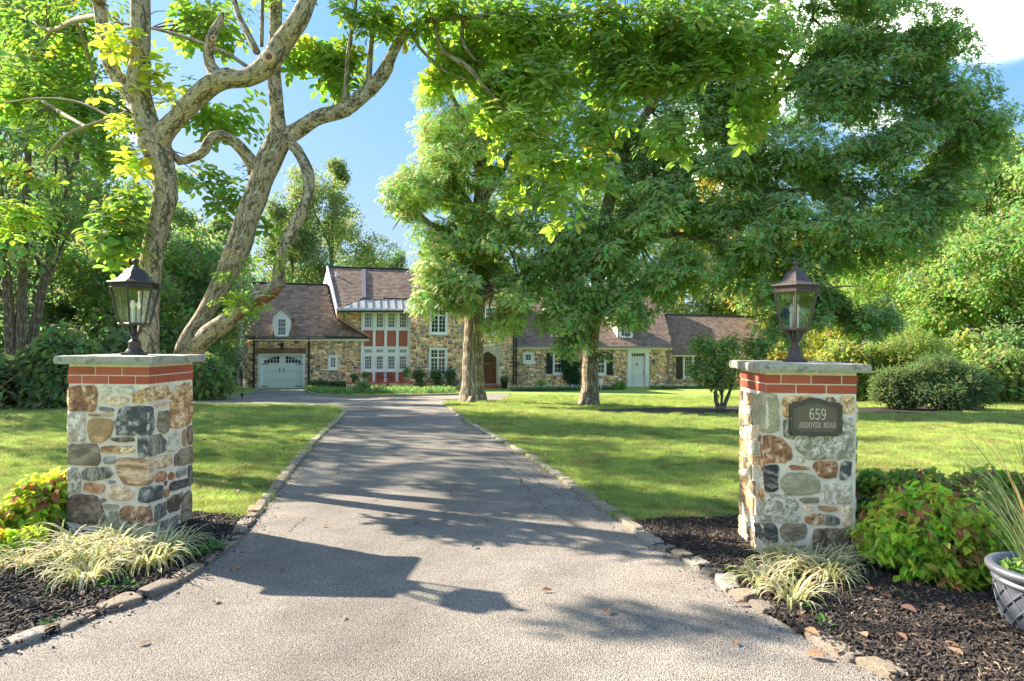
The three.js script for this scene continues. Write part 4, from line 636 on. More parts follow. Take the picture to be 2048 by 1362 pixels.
  barOn(sd[0].clone().add(new V3(0, 0.02, 0.06)), sd[3].clone().add(new V3(0, 0.02, 0.06)), 0.12, 0.12, 'gutter', M.dark); part(house, 'soffit', box(fp(675, 622, 0).x, v[0] + 0.0, -0.2, u[5], v[0] + 0.12, 0.5), M.cream);
  // front gable
  const q2 = (x, y) => { const p = fp(x, y, ZG); return [p.x, p.y]; }, go = [q2(821, 618), q2(821, 790), q2(1027, 790), q2(1027, 618), q2(925, 508)], [, gb] = q2(900, 790); go[1][1] = go[2][1] = -0.6; go[2][0] = go[3][0];  go[1][0] = go[0][0];
  const w1 = [859, 611, 895, 668], w2 = [858, 696, 894, 752], w3 = [968, 613, 991, 669], dr = [957, 702, 994, 779], hs = [w1, w2, w3].map((h) => rectOf(...h, ZG)), dh = rectOf(...dr, ZG), lm = rectOf(944, 693, 1005, 727, ZG);
  const gw = wall([...go].reverse(), [...hs, dh], ZG, 0.9); rubble(gw, [...go].reverse(), [...hs, dh, lm, [dh[0] - 0.2, -0.7, dh[2] + 0.2, lm[1]]], ZG, 0.085);
  windowUnit(...w1, ZG, [[0.33, 2, 2, 2], [0.67, 2, 2, 4]]); windowUnit(...w2, ZG, [[0.33, 2, 2, 2], [0.67, 2, 2, 4]]); windowUnit(...w3, ZG, [[0.33, 2, 2, 2], [0.67, 2, 2, 4]]);
  const arch = (i, x0, x1, y0, y1) => { const pts = [], m = (x0 + x1) / 2; for (let k = 0; k <= 16; k++) { const f = k / 16, x = lerp(x0, x1, f), e = 1 - Math.abs(f - 0.5) * 2; pts.push([x, y1 - i - (1 - Math.pow(e, 0.5) * 0.62 - e * 0.38) * 0.55]); } return pts; };
  const ls = new THREE.Shape([[lm[0], lm[1]], [lm[2], lm[1]], [lm[2], lm[3] - 0.15], [lm[2] - 0.15, lm[3] - 0.15], [lm[2] - 0.15, lm[3]], [lm[0] + 0.15, lm[3]], [lm[0] + 0.15, lm[3] - 0.15], [lm[0], lm[3] - 0.15]].map((p) => new THREE.Vector2(...p)));
  const top = dh[3] - 0.02, ap = arch(0, dh[0], dh[2], 0, top), hole = new THREE.Path([[dh[0], lm[1] + 0.001], ...ap, [dh[2], lm[1] + 0.001]].map((p) => new THREE.Vector2(...p))); ls.holes.push(hole);
  part(house, 'door_surround', merge([new THREE.ExtrudeGeometry(ls, { depth: 0.12, bevelEnabled: false }).translate(0, 0, ZG - 0.08), box(dh[2], -0.1, ZG - 0.3, dh[2] + 0.1, lm[1], ZG + 0.03), box(dh[0] - 0.1, -0.1, ZG - 0.3, dh[0], lm[1], ZG + 0.03)]), M.lime, 'pale limestone surround with a flat pointed arch');
  const dg = new THREE.Group(); dg.name = 'entrance_door'; house.add(dg); const bv = fp(975, 767, ZG - 0.3).y, ds = new THREE.Shape([[dh[0], bv], [dh[2], bv], ...[...ap].reverse()].map((p) => new THREE.Vector2(...p)));
  part(dg, 'leaf', new THREE.ExtrudeGeometry(ds, { depth: 0.06, bevelEnabled: false }).translate(0, 0, ZG - 0.36), M.doorWood); const nb = 6; for (let k = 0; k < nb; k++) { const x0 = lerp(dh[0] + 0.06, dh[2] - 0.06, k / nb), x1 = lerp(dh[0] + 0.06, dh[2] - 0.06, (k + 1) / nb) - 0.012; part(dg, 'board', box(x0, bv + 0.12, ZG - 0.32, x1, bv + 1.12, ZG - 0.285, 0.005), M.doorWood); }
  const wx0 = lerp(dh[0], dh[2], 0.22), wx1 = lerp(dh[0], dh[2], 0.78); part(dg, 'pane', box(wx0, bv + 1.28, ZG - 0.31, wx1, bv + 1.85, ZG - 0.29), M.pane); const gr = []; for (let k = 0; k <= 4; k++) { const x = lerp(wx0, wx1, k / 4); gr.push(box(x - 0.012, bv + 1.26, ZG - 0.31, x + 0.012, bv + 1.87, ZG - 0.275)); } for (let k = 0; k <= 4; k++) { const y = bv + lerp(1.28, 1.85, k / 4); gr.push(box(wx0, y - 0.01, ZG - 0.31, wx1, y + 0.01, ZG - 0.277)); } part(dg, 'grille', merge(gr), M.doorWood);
  part(dg, 'threshold', box(dh[0] - 0.1, bv - 0.1, ZG - 0.4, dh[2] + 0.12, bv, ZG + 0.12, 0.01), M.flag);
  for (let k = 0; k < 3; k++) for (let i = 0; i < 9; i++) { const x0 = dh[0] - 0.2, L = (dh[2] - dh[0] + 0.7) / 9, y1 = bv - 0.1 - k * 0.16; part(house, 'step_brick', box(x0 + i * L + 0.005, y1 - 0.16, ZG - 0.1, x0 + (i + 1) * L - 0.005, y1 - 0.006, ZG + 0.45 + k * 0.34, 0.01), M.brick[(i * 3 + k) % 4]); }
  // gable roof and its white bargeboards
  const ax = go[4], T2 = new Tri(), zb = -5.5, zf = ZG + 0.2, sl = (s) => { const e = s < 0 ? [go[0][0] - 0.25, go[0][1] - 0.2] : [go[3][0] + 0.25, go[3][1] - 0.2]; T2.q(new V3(e[0], e[1] + 0.1, zf), new V3(ax[0], ax[1] + 0.25, zf), new V3(ax[0], ax[1] + 0.25, zb), new V3(e[0], e[1] + 0.1, zb)); barOn(new V3(e[0], e[1] - 0.02, zf), new V3(ax[0], ax[1] + 0.13, zf), 0.08, 0.3, 'bargeboard', M.white); }; sl(-1); sl(1);
  part(house, 'gable_roof', T2.geo(), M.shingleBase);
  for (const x of [1027, 1032]) { const c = fp(x, 700, 0.6); part(house, 'downspout', tube([new V3(c.x, go[0][1] - 0.5, ZG + 0.05), new V3(c.x, 1.5, ZG + 0.05), new V3(c.x, -0.2, ZG + 0.05)], [0.06, 0.06, 0.06], 8, 0.5), M.dark); }
  // low terrace wall in front of the bay
  const tw = [[692, 767.5], [826, 765], [826, 783], [692, 787]].map((p) => { const q = fp(...p, 2.2); return [q.x, q.y]; }); tw[2][1] = tw[3][1] = -0.75; const tt = wall([...tw].reverse(), [], 2.2, 0.3, 'terrace_wall'); rubble(tt, [...tw].reverse(), [], 2.2, 0.05);
  for (let k = 0; k < 22; k++) { const x0 = lerp(tw[0][0], tw[1][0], k / 22), x1 = lerp(tw[0][0], tw[1][0], (k + 1) / 22) - 0.012; part(tt, 'brick', box(x0, tw[0][1] + 0.002, 1.86, x1, tw[0][1] + 0.075, 2.24, 0.008), M.brick[k % 4]); }
  part(house, 'terrace', box(tw[0][0], tw[0][1] - 0.5, 0.05, tw[1][0], tw[0][1] - 0.04, 1.9), M.brick[1]);
  part(house, 'rear_wall', box(go[0][0] - 7, -1, -9, go[3][0], mEave.ev, -8.7), M.houseMortar); const Bk = new Tri(), rz = rg.z, rv = rg.y, l = roofHit(mEave, 655, 534).x, rr = roofHit(mEave, 1000, 545).x; Bk.q(new V3(l, rv, rz), new V3(rr, rv, rz), new V3(rr, mEave.ev, 2 * rz), new V3(l, mEave.ev, 2 * rz)); part(house, 'rear_roof', Bk.geo(), M.shingleBase);
}
// right wing and the low wing beyond it
const rEave = roofOf(1200, 692, 0.3, 31), wEave = roofOf(1420, 706.5, -0.35, 30);
{
  const q = (x, y) => { const p = fp(x, y); return [p.x, p.y]; }, o = [[q(1028, 700)[0], -0.8], [q(1344, 700)[0], -0.8], [q(1344, 700)[0], rEave.ev], [q(1028, 700)[0], rEave.ev]];
  const sw = [1046, 704, 1067.5, 726], wa = [1105.5, 705, 1136, 749], wb = [1180, 706.5, 1212.5, 750], dd = [1254, 694, 1297.5, 775];
  const hs = [sw, wa, wb].map((h) => rectOf(...h, 0)), dh = rectOf(1261.5, 706, 1290, 773, 0), dhO = rectOf(...dd, 0);
  const w = wall(o, [...hs, dh], 0, 0.4); rubble(w, o, [...hs, dhO], 0, 0.065);
  windowUnit(...sw, 0, [[1, 1, 2, 2]], { fw: 0.16 }); windowUnit(...wa, 0, [[0.5, 1, 4, 2], [0.5, 1, 4, 2]], { fw: 0.11 }); windowUnit(...wb, 0, [[0.5, 1, 4, 2], [0.5, 1, 4, 2]], { fw: 0.11 });
  const shutter = (x0, x1, y0, y1, z, mat) => { const [a, b, c, d] = rectOf(x0, y0, x1, y1, z), g = new THREE.Group(); g.name = 'shutter'; house.add(g); part(g, 'board', box(a, b, z + 0.02, c, d, z + 0.055, 0.006), mat); for (const [y, h] of [[b + 0.17, 0.07], [(b + d) / 2, 0.06], [d - 0.17, 0.07]]) part(g, 'batten', box(a + 0.02, y - h, z + 0.055, c - 0.02, y + h, z + 0.075), mat); };
  shutter(1092.5, 1105, 705.5, 747, 0, M.shutter); shutter(1136.5, 1149, 705.8, 748, 0, M.shutter); shutter(1167, 1179.5, 706.5, 749, 0, M.shutter); shutter(1213, 1225, 707, 749.5, 0, M.shutter);
  // side door in its white surround
  const g = new THREE.Group(); g.name = 'side_door'; house.add(g); const [u0, v0, u1, v1] = dhO, [a, b, c, d] = dh;
  part(g, 'surround', merge([box(u0, v0, -0.1, a, v1 - 0.36, 0.1), box(c, v0, -0.1, u1, v1 - 0.36, 0.1), box(u0 - 0.03, v1 - 0.36, -0.1, u1 + 0.03, v1, 0.12), box(a, d - 0.02, -0.14, c, v1 - 0.36, 0.05)]), M.white);
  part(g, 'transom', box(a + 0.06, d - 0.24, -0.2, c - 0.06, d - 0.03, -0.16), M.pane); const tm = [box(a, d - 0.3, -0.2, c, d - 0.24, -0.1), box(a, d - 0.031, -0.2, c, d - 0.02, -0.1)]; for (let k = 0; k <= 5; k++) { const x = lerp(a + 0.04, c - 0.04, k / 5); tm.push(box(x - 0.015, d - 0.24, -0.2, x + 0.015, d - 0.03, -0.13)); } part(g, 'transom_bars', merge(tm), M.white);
  const t = d - 0.3, mid = v0 + (t - v0) * 0.46; part(g, 'leaf', merge([box(a, v0, -0.24, a + 0.12, t, -0.16), box(c - 0.12, v0, -0.24, c, t, -0.16), box(a + 0.12, v0, -0.24, c - 0.12, v0 + 0.22, -0.16), box(a + 0.12, mid - 0.07, -0.24, c - 0.12, mid + 0.07, -0.16), box(a + 0.12, t - 0.13, -0.24, c - 0.12, t, -0.16)]), M.white);
  part(g, 'panel', box(a + 0.11, v0 + 0.2, -0.24, c - 0.11, mid - 0.06, -0.2), M.cream); part(g, 'panel', box(a + 0.11, mid + 0.06, -0.24, c - 0.11, t - 0.12, -0.2), M.cream);
  part(g, 'knocker', new THREE.TorusGeometry(0.06, 0.022, 8, 14).scale(0.8, 1.3, 1).translate((a + c) / 2, t - 0.52, -0.17), M.dark); part(g, 'handle', new THREE.SphereGeometry(0.035, 10, 8).translate(c - 0.06, mid + 0.05, -0.12), M.dark);
  part(g, 'sill', box(u0 - 0.05, v0 - 0.14, -0.3, u1 + 0.05, v0, 0.2, 0.01), M.flag); for (const [k, dx] of [[0, -0.2], [1, 0.4], [2, 1.0]]) part(house, 'step_stone', box(u0 - 0.1 + k * 0.62, v0 - 0.3, 0.2, u0 + 0.48 + k * 0.62, v0 - 0.14, 0.85 + 0.1 * (k % 2), 0.02), M.flag);
  const bl = fp(1306, 723, 0.02), L = new THREE.Group(); L.name = 'wall_lantern'; house.add(L); L.position.set(bl.x, bl.y, 0.14); part(L, 'bracket', box(-0.05, -0.1, -0.13, 0.05, 0.18, -0.1), M.dark); part(L, 'lantern', hexLathe([[0.001, -0.2], [0.07, -0.17], [0.1, 0.05], [0.12, 0.07], [0.05, 0.17], [0.001, 0.2]]), std({ color: lin(0.07, 0.12, 0.2), roughness: 0.4 }));
  const sg = rectOf(1301, 731, 1311.5, 742, 0); part(house, 'notice', box(sg[0], sg[1], 0.01, sg[2], sg[3], 0.05, 0.005), std({ color: lin(0.62, 0.52, 0.22), roughness: 0.6 }), 'small yellow notice on the wall beside the side door');
  { const c2 = fp(1335.5, 700); part(house, 'downspout', tube([new V3(c2.x, rEave.ev - 0.05, 0.2), new V3(c2.x, 1.4, 0.08), new V3(c2.x, -0.2, 0.08)], [0.055, 0.055, 0.055], 8, 0.5), M.copperDull); }
  const rf = shingled(rEave, [[1024, 691], [1026, 592], [1322, 596], [1346, 693]], 13), e0 = onRoof(rEave, rf.pts[0].x, 0, -0.05), e1 = onRoof(rEave, rf.pts[3].x, 0, -0.05); barOn(e0, e1, 0.12, 0.11, 'gutter', M.copperDull); barOn(e0.clone().add(new V3(0, -0.13, -0.12)), e1.clone().add(new V3(0, -0.13, -0.12)), 0.1, 0.14, 'fascia', M.cream);
  const rv = roofHit(rEave, 1322, 596), Bk = new Tri(); Bk.q(new V3(e0.x, rv.y, rv.z), new V3(rv.x, rv.y, rv.z), new V3(rv.x, rEave.ev, 2 * rv.z), new V3(e0.x, rEave.ev, 2 * rv.z)); part(house, 'rear_roof', Bk.geo(), M.shingleBase);
  const gwl = [[0.05, -0.8], [0.05, rEave.ev], [rv.z, rv.y - 0.1], [2 * rv.z, rEave.ev], [2 * rv.z, -0.8]], GT = new Tri(), X = o[1][0] - 0.05; for (let k = 1; k < 4; k++) GT.t(new V3(X, gwl[0][1], gwl[0][0]), new V3(X, gwl[k][1], gwl[k][0]), new V3(X, gwl[k + 1][1], gwl[k + 1][0])); part(house, 'end_wall', GT.geo(), M.houseMortar);
  part(house, 'rear_wall', box(o[0][0], -0.8, 2 * rv.z, o[1][0], rEave.ev, 2 * rv.z + 0.2), M.houseMortar);
  // low wing
  const z = -0.65, wl = fp(1345, 720, z).x, wr = fp(1545, 720, z).x, wo = [[wl, -0.9], [wr, -0.9], [wr, wEave.ev], [wl, wEave.ev]], ww = [1366, 710, 1388, 757], hw = rectOf(...ww, z), w2 = wall(wo, [hw], z, 0.4); rubble(w2, wo, [hw], z, 0.065);
  windowUnit(...ww, z, [[1, 1, 4, 5]], { fw: 0.12 }); shutter(1352, 1365, 709.5, 757, z, M.shutterBrown); shutter(1389, 1402, 710, 757.5, z, M.shutterBrown);
  const r2 = shingled(wEave, [[1330, 707], [1333, 629.5], [1530, 635], [1546, 707]], 14), w0 = onRoof(wEave, r2.pts[0].x, 0, -0.05), w1 = onRoof(wEave, r2.pts[3].x, 0, -0.05); barOn(w0, w1, 0.12, 0.11, 'gutter', M.copperDull); barOn(w0.clone().add(new V3(0, -0.13, -0.1)), w1.clone().add(new V3(0, -0.13, -0.1)), 0.1, 0.14, 'fascia', M.cream);
  const rw = roofHit(wEave, 1430, 632); part(house, 'ridge', tube([new V3(w0.x, rw.y + 0.02, rw.z), new V3(r2.pts[2].x, rw.y + 0.02, rw.z)], [0.09, 0.09], 6, 1), M.dark); const B2 = new Tri(); B2.q(new V3(w0.x, rw.y, rw.z), new V3(w1.x, rw.y, rw.z), new V3(w1.x, wEave.ev, 2 * rw.z), new V3(w0.x, wEave.ev, 2 * rw.z)); part(house, 'rear_roof', B2.geo(), M.shingleBase); part(house, 'rear_wall', box(wl, -0.9, 2 * rw.z, wr, wEave.ev, 2 * rw.z + 0.2), M.houseMortar);
}
function dormer(r, cx, yb, yt, hw, peak, win, lab) { // small gabled dormer standing on a roof slope
  const b = roofHit(r, cx, yb), z = b.z + 0.02, f = (x, y) => fp(x, y, z), g = new THREE.Group(); g.name = 'dormer'; if (lab) g.userData.label = lab; house.add(g);
  const L = f(cx - hw, yt), Rr = f(cx + hw, yt), pk = f(cx, peak), bl = f(cx - hw * 0.8, yb), br = f(cx + hw * 0.8, yb), back = (v) => r.ez - (v - r.ev) / r.s * r.c;
  const sh = new THREE.Shape([bl, br, new V3(Rr.x, lerp(yb < yt ? L.y : bl.y, L.y, 0.45), 0), Rr, pk, L, new V3(L.x, lerp(bl.y, L.y, 0.45), 0)].map((p) => new THREE.Vector2(p.x, p.y))), [u0, v0, u1, v1] = (() => { const a = f(win[0], win[3]), c = f(win[2], win[1]); return [a.x, a.y, c.x, c.y]; })();
  sh.holes.push(new THREE.Path([[u0, v0], [u0, v1], [u1, v1], [u1, v0]].map((p) => new THREE.Vector2(...p))));
  part(g, 'front', new THREE.ExtrudeGeometry(sh, { depth: 0.12, bevelEnabled: false }).translate(0, 0, z - 0.12), M.white);
  const T = new Tri(); for (const s of [L, Rr]) { const zb = back(s.y), zl = back(bl.y); T.t(new V3(s.x, bl.y, z - 0.02), new V3(s.x, s.y, z - 0.02), new V3(s.x, s.y, zb)); } part(g, 'cheek', T.geo(), M.clap);
  const S = new Tri(); for (const s of [L, Rr]) { const o = s === L ? -0.12 : 0.12, e = new V3(s.x + o, s.y - 0.1, z + 0.12), k = new V3(pk.x, pk.y + 0.06, z + 0.12), kb = k.clone().setZ(back(k.y)), eb = e.clone().setZ(back(e.y)); S.q(e, k, kb, eb); const dn = new V3(0, -0.06, 0); S.q(e.clone().add(dn), eb.clone().add(dn), kb.clone().add(dn), k.clone().add(dn)); S.q(e, e.clone().add(dn), k.clone().add(dn), k); }
  part(g, 'roof', S.geo(), M.copperDull);
  const mu = [box(u0, v0, z - 0.08, u0 + 0.06, v1, z + 0.02), box(u1 - 0.06, v0, z - 0.08, u1, v1, z + 0.02), box(u0 + 0.06, v1 - 0.06, z - 0.08, u1 - 0.06, v1, z + 0.02), box(u0 + 0.06, v0, z - 0.08, u1 - 0.06, v0 + 0.06, z + 0.02), box(u0 - 0.05, v0 - 0.06, z - 0.05, u1 + 0.05, v0 - 0.001, z + 0.06), box(u0 + 0.06, (v0 + v1) / 2 - 0.02, z - 0.07, u1 - 0.06, (v0 + v1) / 2 + 0.02, z + 0.01)];
  for (let k = 1; k < 3; k++) { const x = lerp(u0 + 0.06, u1 - 0.06, k / 3); mu.push(box(x - 0.01, v0 + 0.06, z - 0.065, x + 0.01, v1 - 0.06, z - 0.03)); } for (const k of [0.25, 0.75]) { const y = lerp(v0, v1, k); mu.push(box(u0 + 0.06, y - 0.01, z - 0.064, u1 - 0.06, y + 0.01, z - 0.031)); }
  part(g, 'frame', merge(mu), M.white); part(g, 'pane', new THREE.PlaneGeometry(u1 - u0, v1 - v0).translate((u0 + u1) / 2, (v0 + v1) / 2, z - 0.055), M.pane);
}
dormer(gEave, 563, 672.5, 633, 17.5, 617, [554.5, 637, 573, 671], 'white dormer on the garage roof');
dormer(rEave, 1252, 676, 632, 16, 616, [1241, 638, 1263.5, 673.5], 'white dormer above the side door');
dormer(rEave, 1115, 674, 630, 16, 614, [1105, 636, 1126, 671.5], 'white dormer behind the oak leaves');
layStones();

// ---------------------------------------------------------------- foliage
function leafTris(T, at, dir, up, L, W, kind, col, R) { // one leaf from its stalk along dir
  const d = dir.clone().normalize(), s = new V3().crossVectors(d, up).normalize(), n = new V3().crossVectors(s, d).normalize(), pt = (x, y, z) => at.clone().addScaledVector(d, x * L).addScaledVector(s, y * W).addScaledVector(n, z * L);
  if (kind === 'oak') {
    const m = [0, 0.3, 0.58, 0.85].map((x) => pt(x, 0, -0.1 * x * x)), tip = pt(1, 0, -0.14);
    for (const k of [1, -1]) { const a = pt(0.3, 0.42 * k, 0.05), b = pt(0.36, 0.14 * k, 0), c = pt(0.68, 0.5 * k, 0.02), e = pt(0.7, 0.14 * k, -0.04), f = pt(0.92, 0.26 * k, -0.08); const q = k > 0 ? (x, y, z) => T.t(x, y, z, null, null, null, col) : (x, y, z) => T.t(x, z, y, null, null, null, col); q(m[0], a, m[1]); q(m[1], c, m[2]); q(m[1], b, c); q(m[2], f, m[3]); q(m[3], f, tip); }
  } else if (kind === 'big') {
    const prof = [[0, 0.02], [0.3, 0.3], [0.62, 0.5], [0.86, 0.38], [1, 0.02]], z = (x) => -0.22 * x * x + 0.04 * x, mid = prof.map(([x]) => pt(x, 0, z(x)));
    for (const k of [1, -1]) { const ed = prof.map(([x, y]) => pt(x, y * k, z(x) + 0.09 * y * 2)); for (let i = 0; i < 4; i++) { const q = k > 0 ? [mid[i], ed[i], ed[i + 1], mid[i + 1]] : [mid[i], mid[i + 1], ed[i + 1], ed[i]]; T.q(...q, null, col); } }
  } else {
    const b = pt(0, 0, 0), m = pt(0.5, 0, -0.03), t = pt(1, 0, -0.14), l = pt(0.45, 0.5, 0.05), r = pt(0.45, -0.5, 0.05);
    T.t(b, l, m, null, null, null, col); T.t(b, m, r, null, null, null, col); T.t(l, t, m, null, null, null, col); T.t(m, t, r, null, null, null, col);
  }
}
function clumpGeo(o) {
  const R = rng(o.seed), T = new Tri();
  for (let i = 0; i < o.n; i++) {
    const a = R() * 6.283, e = Math.acos(2 * R() - 1), r = o.R * Math.cbrt(R()), p = new V3(Math.sin(e) * Math.cos(a) * r, Math.cos(e) * r * (o.flat ?? 0.75), Math.sin(e) * Math.sin(a) * r);
    const d = new V3(p.x + (R() - 0.5) * o.R, (R() - 0.5) * (o.lay ?? 1.3) * o.R - (o.droop ?? 0.3) * o.R, p.z + (R() - 0.5) * o.R), tl = o.lay ?? 1.5, up = new V3((R() - 0.5) * tl, 1, (R() - 0.5) * tl), k = 0.75 + 0.5 * R();
    leafTris(T, p, d, up, o.L * k, o.W * k, o.kind, [1, 1, 1].map((x, c) => x * (0.66 + 0.68 * R())), R);
  }
  const g = T.geo(); return g;
}
function whorlGeo(n, L, W, seed) { const R = rng(seed), T = new Tri(); for (let i = 0; i < n; i++) { const a = i * 2.4 + R() * 0.5, t = 0.15 + R() * 0.75, k = 0.72 + 0.45 * R(), d = new V3(Math.cos(a) * Math.cos(t), Math.sin(t) - 0.35, Math.sin(a) * Math.cos(t)); leafTris(T, new V3(0, -0.02 * i, 0).addScaledVector(d, 0.02), d, new V3((R() - 0.5) * 0.6, 1, (R() - 0.5) * 0.6), L * k, W * k, 'big', [1, 1, 1].map((x) => x * (0.85 + 0.3 * R()))); } return T.geo(); }
for (const k of ['leaf', 'waxLeaf', 'blade']) M[k].vertexColors = true;
const oakClumps = [1, 2, 3, 4].map((s) => clumpGeo({ n: 13, R: 0.3, L: 0.19, W: 0.13, kind: 'oak', seed: s, droop: 0.12, flat: 0.5, lay: 0.6 })), farClumps = [4, 5, 6].map((s) => clumpGeo({ n: 24, R: 0.5, L: 0.22, W: 0.13, kind: 'simple', seed: s })), fineClumps = [7, 8].map((s) => clumpGeo({ n: 22, R: 0.24, L: 0.1, W: 0.045, kind: 'simple', seed: s, droop: 0.1 })), yewClumps = [9, 10].map((s) => clumpGeo({ n: 26, R: 0.17, L: 0.11, W: 0.03, kind: 'simple', seed: s, droop: -0.3 })), midClumps = [31, 32].map((s) => clumpGeo({ n: 16, R: 0.26, L: 0.15, W: 0.08, kind: 'simple', seed: s }));
const LEAFK = 2.3, cmix = (a, b, t, j = 1) => { j *= LEAFK; return lin(lerp(a[0], b[0], t) * j, lerp(a[1], b[1], t) * j, lerp(a[2], b[2], t) * j); };
const qa = new THREE.Quaternion(), qb = new THREE.Quaternion();
function turned(R, out, lift = 0.6) { const up = new V3(out.x * 0.6 + (R() - 0.5) * 0.5, lift + out.y * 0.4 + R() * 0.2, out.z * 0.6 + (R() - 0.5) * 0.5).normalize(); return new THREE.Quaternion().setFromUnitVectors(UP, up).multiply(qb.setFromAxisAngle(UP, R() * 6.283)); }
// lobes: {c, r, n, tone}: clumps through the volume of each, thinned by a slow noise so that gaps and clusters form
function fill(lobes, R, c1, c2, o = {}) {
  const out = [], fq = o.freq ?? 0.9, gap = o.gap ?? 0.42;
  for (const l of lobes) { let n = 0, tries = 0; const tone = R(); while (n < l.n && tries++ < l.n * 14) {
    const a = R() * 6.283, z = 2 * R() - 1, s = Math.sqrt(1 - z * z), d = new V3(s * Math.cos(a), z, s * Math.sin(a)), r = Math.pow(R(), o.shell ?? 0.4) * (0.86 + 0.28 * n3(d.x * 2.2 + l.c.x, d.y * 2.2 + l.c.y, d.z * 2.2 + l.c.z, 5)), p = new V3(l.c.x + d.x * l.r.x * r, l.c.y + d.y * l.r.y * r, l.c.z + d.z * l.r.z * r);
    if (n3(p.x * fq, p.y * fq * 1.3, p.z * fq, 21) < gap || (o.floor && p.y < o.floor(p)) || (o.keep && !o.keep(p))) continue;
    n++; const t = clamp(0.25 * tone + 0.75 * R() + (l.tone ?? 0), 0, 1.3);
    out.push({ p, q: turned(R, d), s: (o.size ?? 1) * (0.6 + 0.75 * R()), c: R() < (o.yellow ?? 0) ? lin(...(o.yc ?? [0.36, 0.3, 0.04])) : cmix(c1, c2, t, 0.85 + 0.3 * R()) });
  } }
  return out;
}
function leafOut(tree, items, geos, mat, name = 'crown') { const per = geos.map(() => []); items.forEach((e, i) => per[i % geos.length].push(e)); geos.forEach((g, i) => per[i].length && inst(tree, name, g, mat, per[i])); }
const lobe = (px, py, rx, ry, d, dr, n, tone) => ({ c: P(px, py, d), r: new V3(rx * d / F, ry * d / F, dr), n, tone });
const W2 = (pts) => pts.map(([x, y, d]) => P(x, y, d)), Rw = (pts) => pts.map((p) => p[3] / 2 * p[2] / F);
function sub(tree, pts) { return pts.map((p) => p.clone().sub(tree.position)); }
function limbs(tree, list, mat, name = 'branch', seg = 10, tile = 0.5, rough = 0.08, thin = 1) { // each a list of [px, py, depth, width in the photo]
  list.forEach((l, i) => { const p = sub(tree, W2(l)); part(tree, name, tube(p, Rw(l).map((x) => x * thin), seg, tile, rough, i * 3 + 1, 0.1), mat); });
}
function twigs(tree, from, targets, r0, R, mat = M.twig, maxD) { // thin crooked branches from a limb to leaf clusters
  const gs = [], used1 = new Map(); for (const t of targets) { let b = from[0], bd = 1e9; for (const f of from) { const d = f.distanceTo(t); if (d < bd && d > 0.05) { bd = d; b = f; } } if (bd > (maxD ?? 9) || (used1.get(b) ?? 0) > 3) continue; used1.set(b, (used1.get(b) ?? 0) + 1); const m = b.clone().lerp(t, 0.5).add(new V3((R() - 0.5) * bd * 0.3, (R() - 0.3) * bd * 0.25, (R() - 0.5) * bd * 0.3)); gs.push(tube([b, m, t].map((p) => p.clone().sub(tree.position)), [r0 * (0.6 + 0.4 * R()), r0 * 0.5, r0 * 0.2], 5, 0.3, 0, 1, 0.3)); }
  if (gs.length) part(tree, 'branch', merge(gs), mat).userData.kind = 'stuff';
}

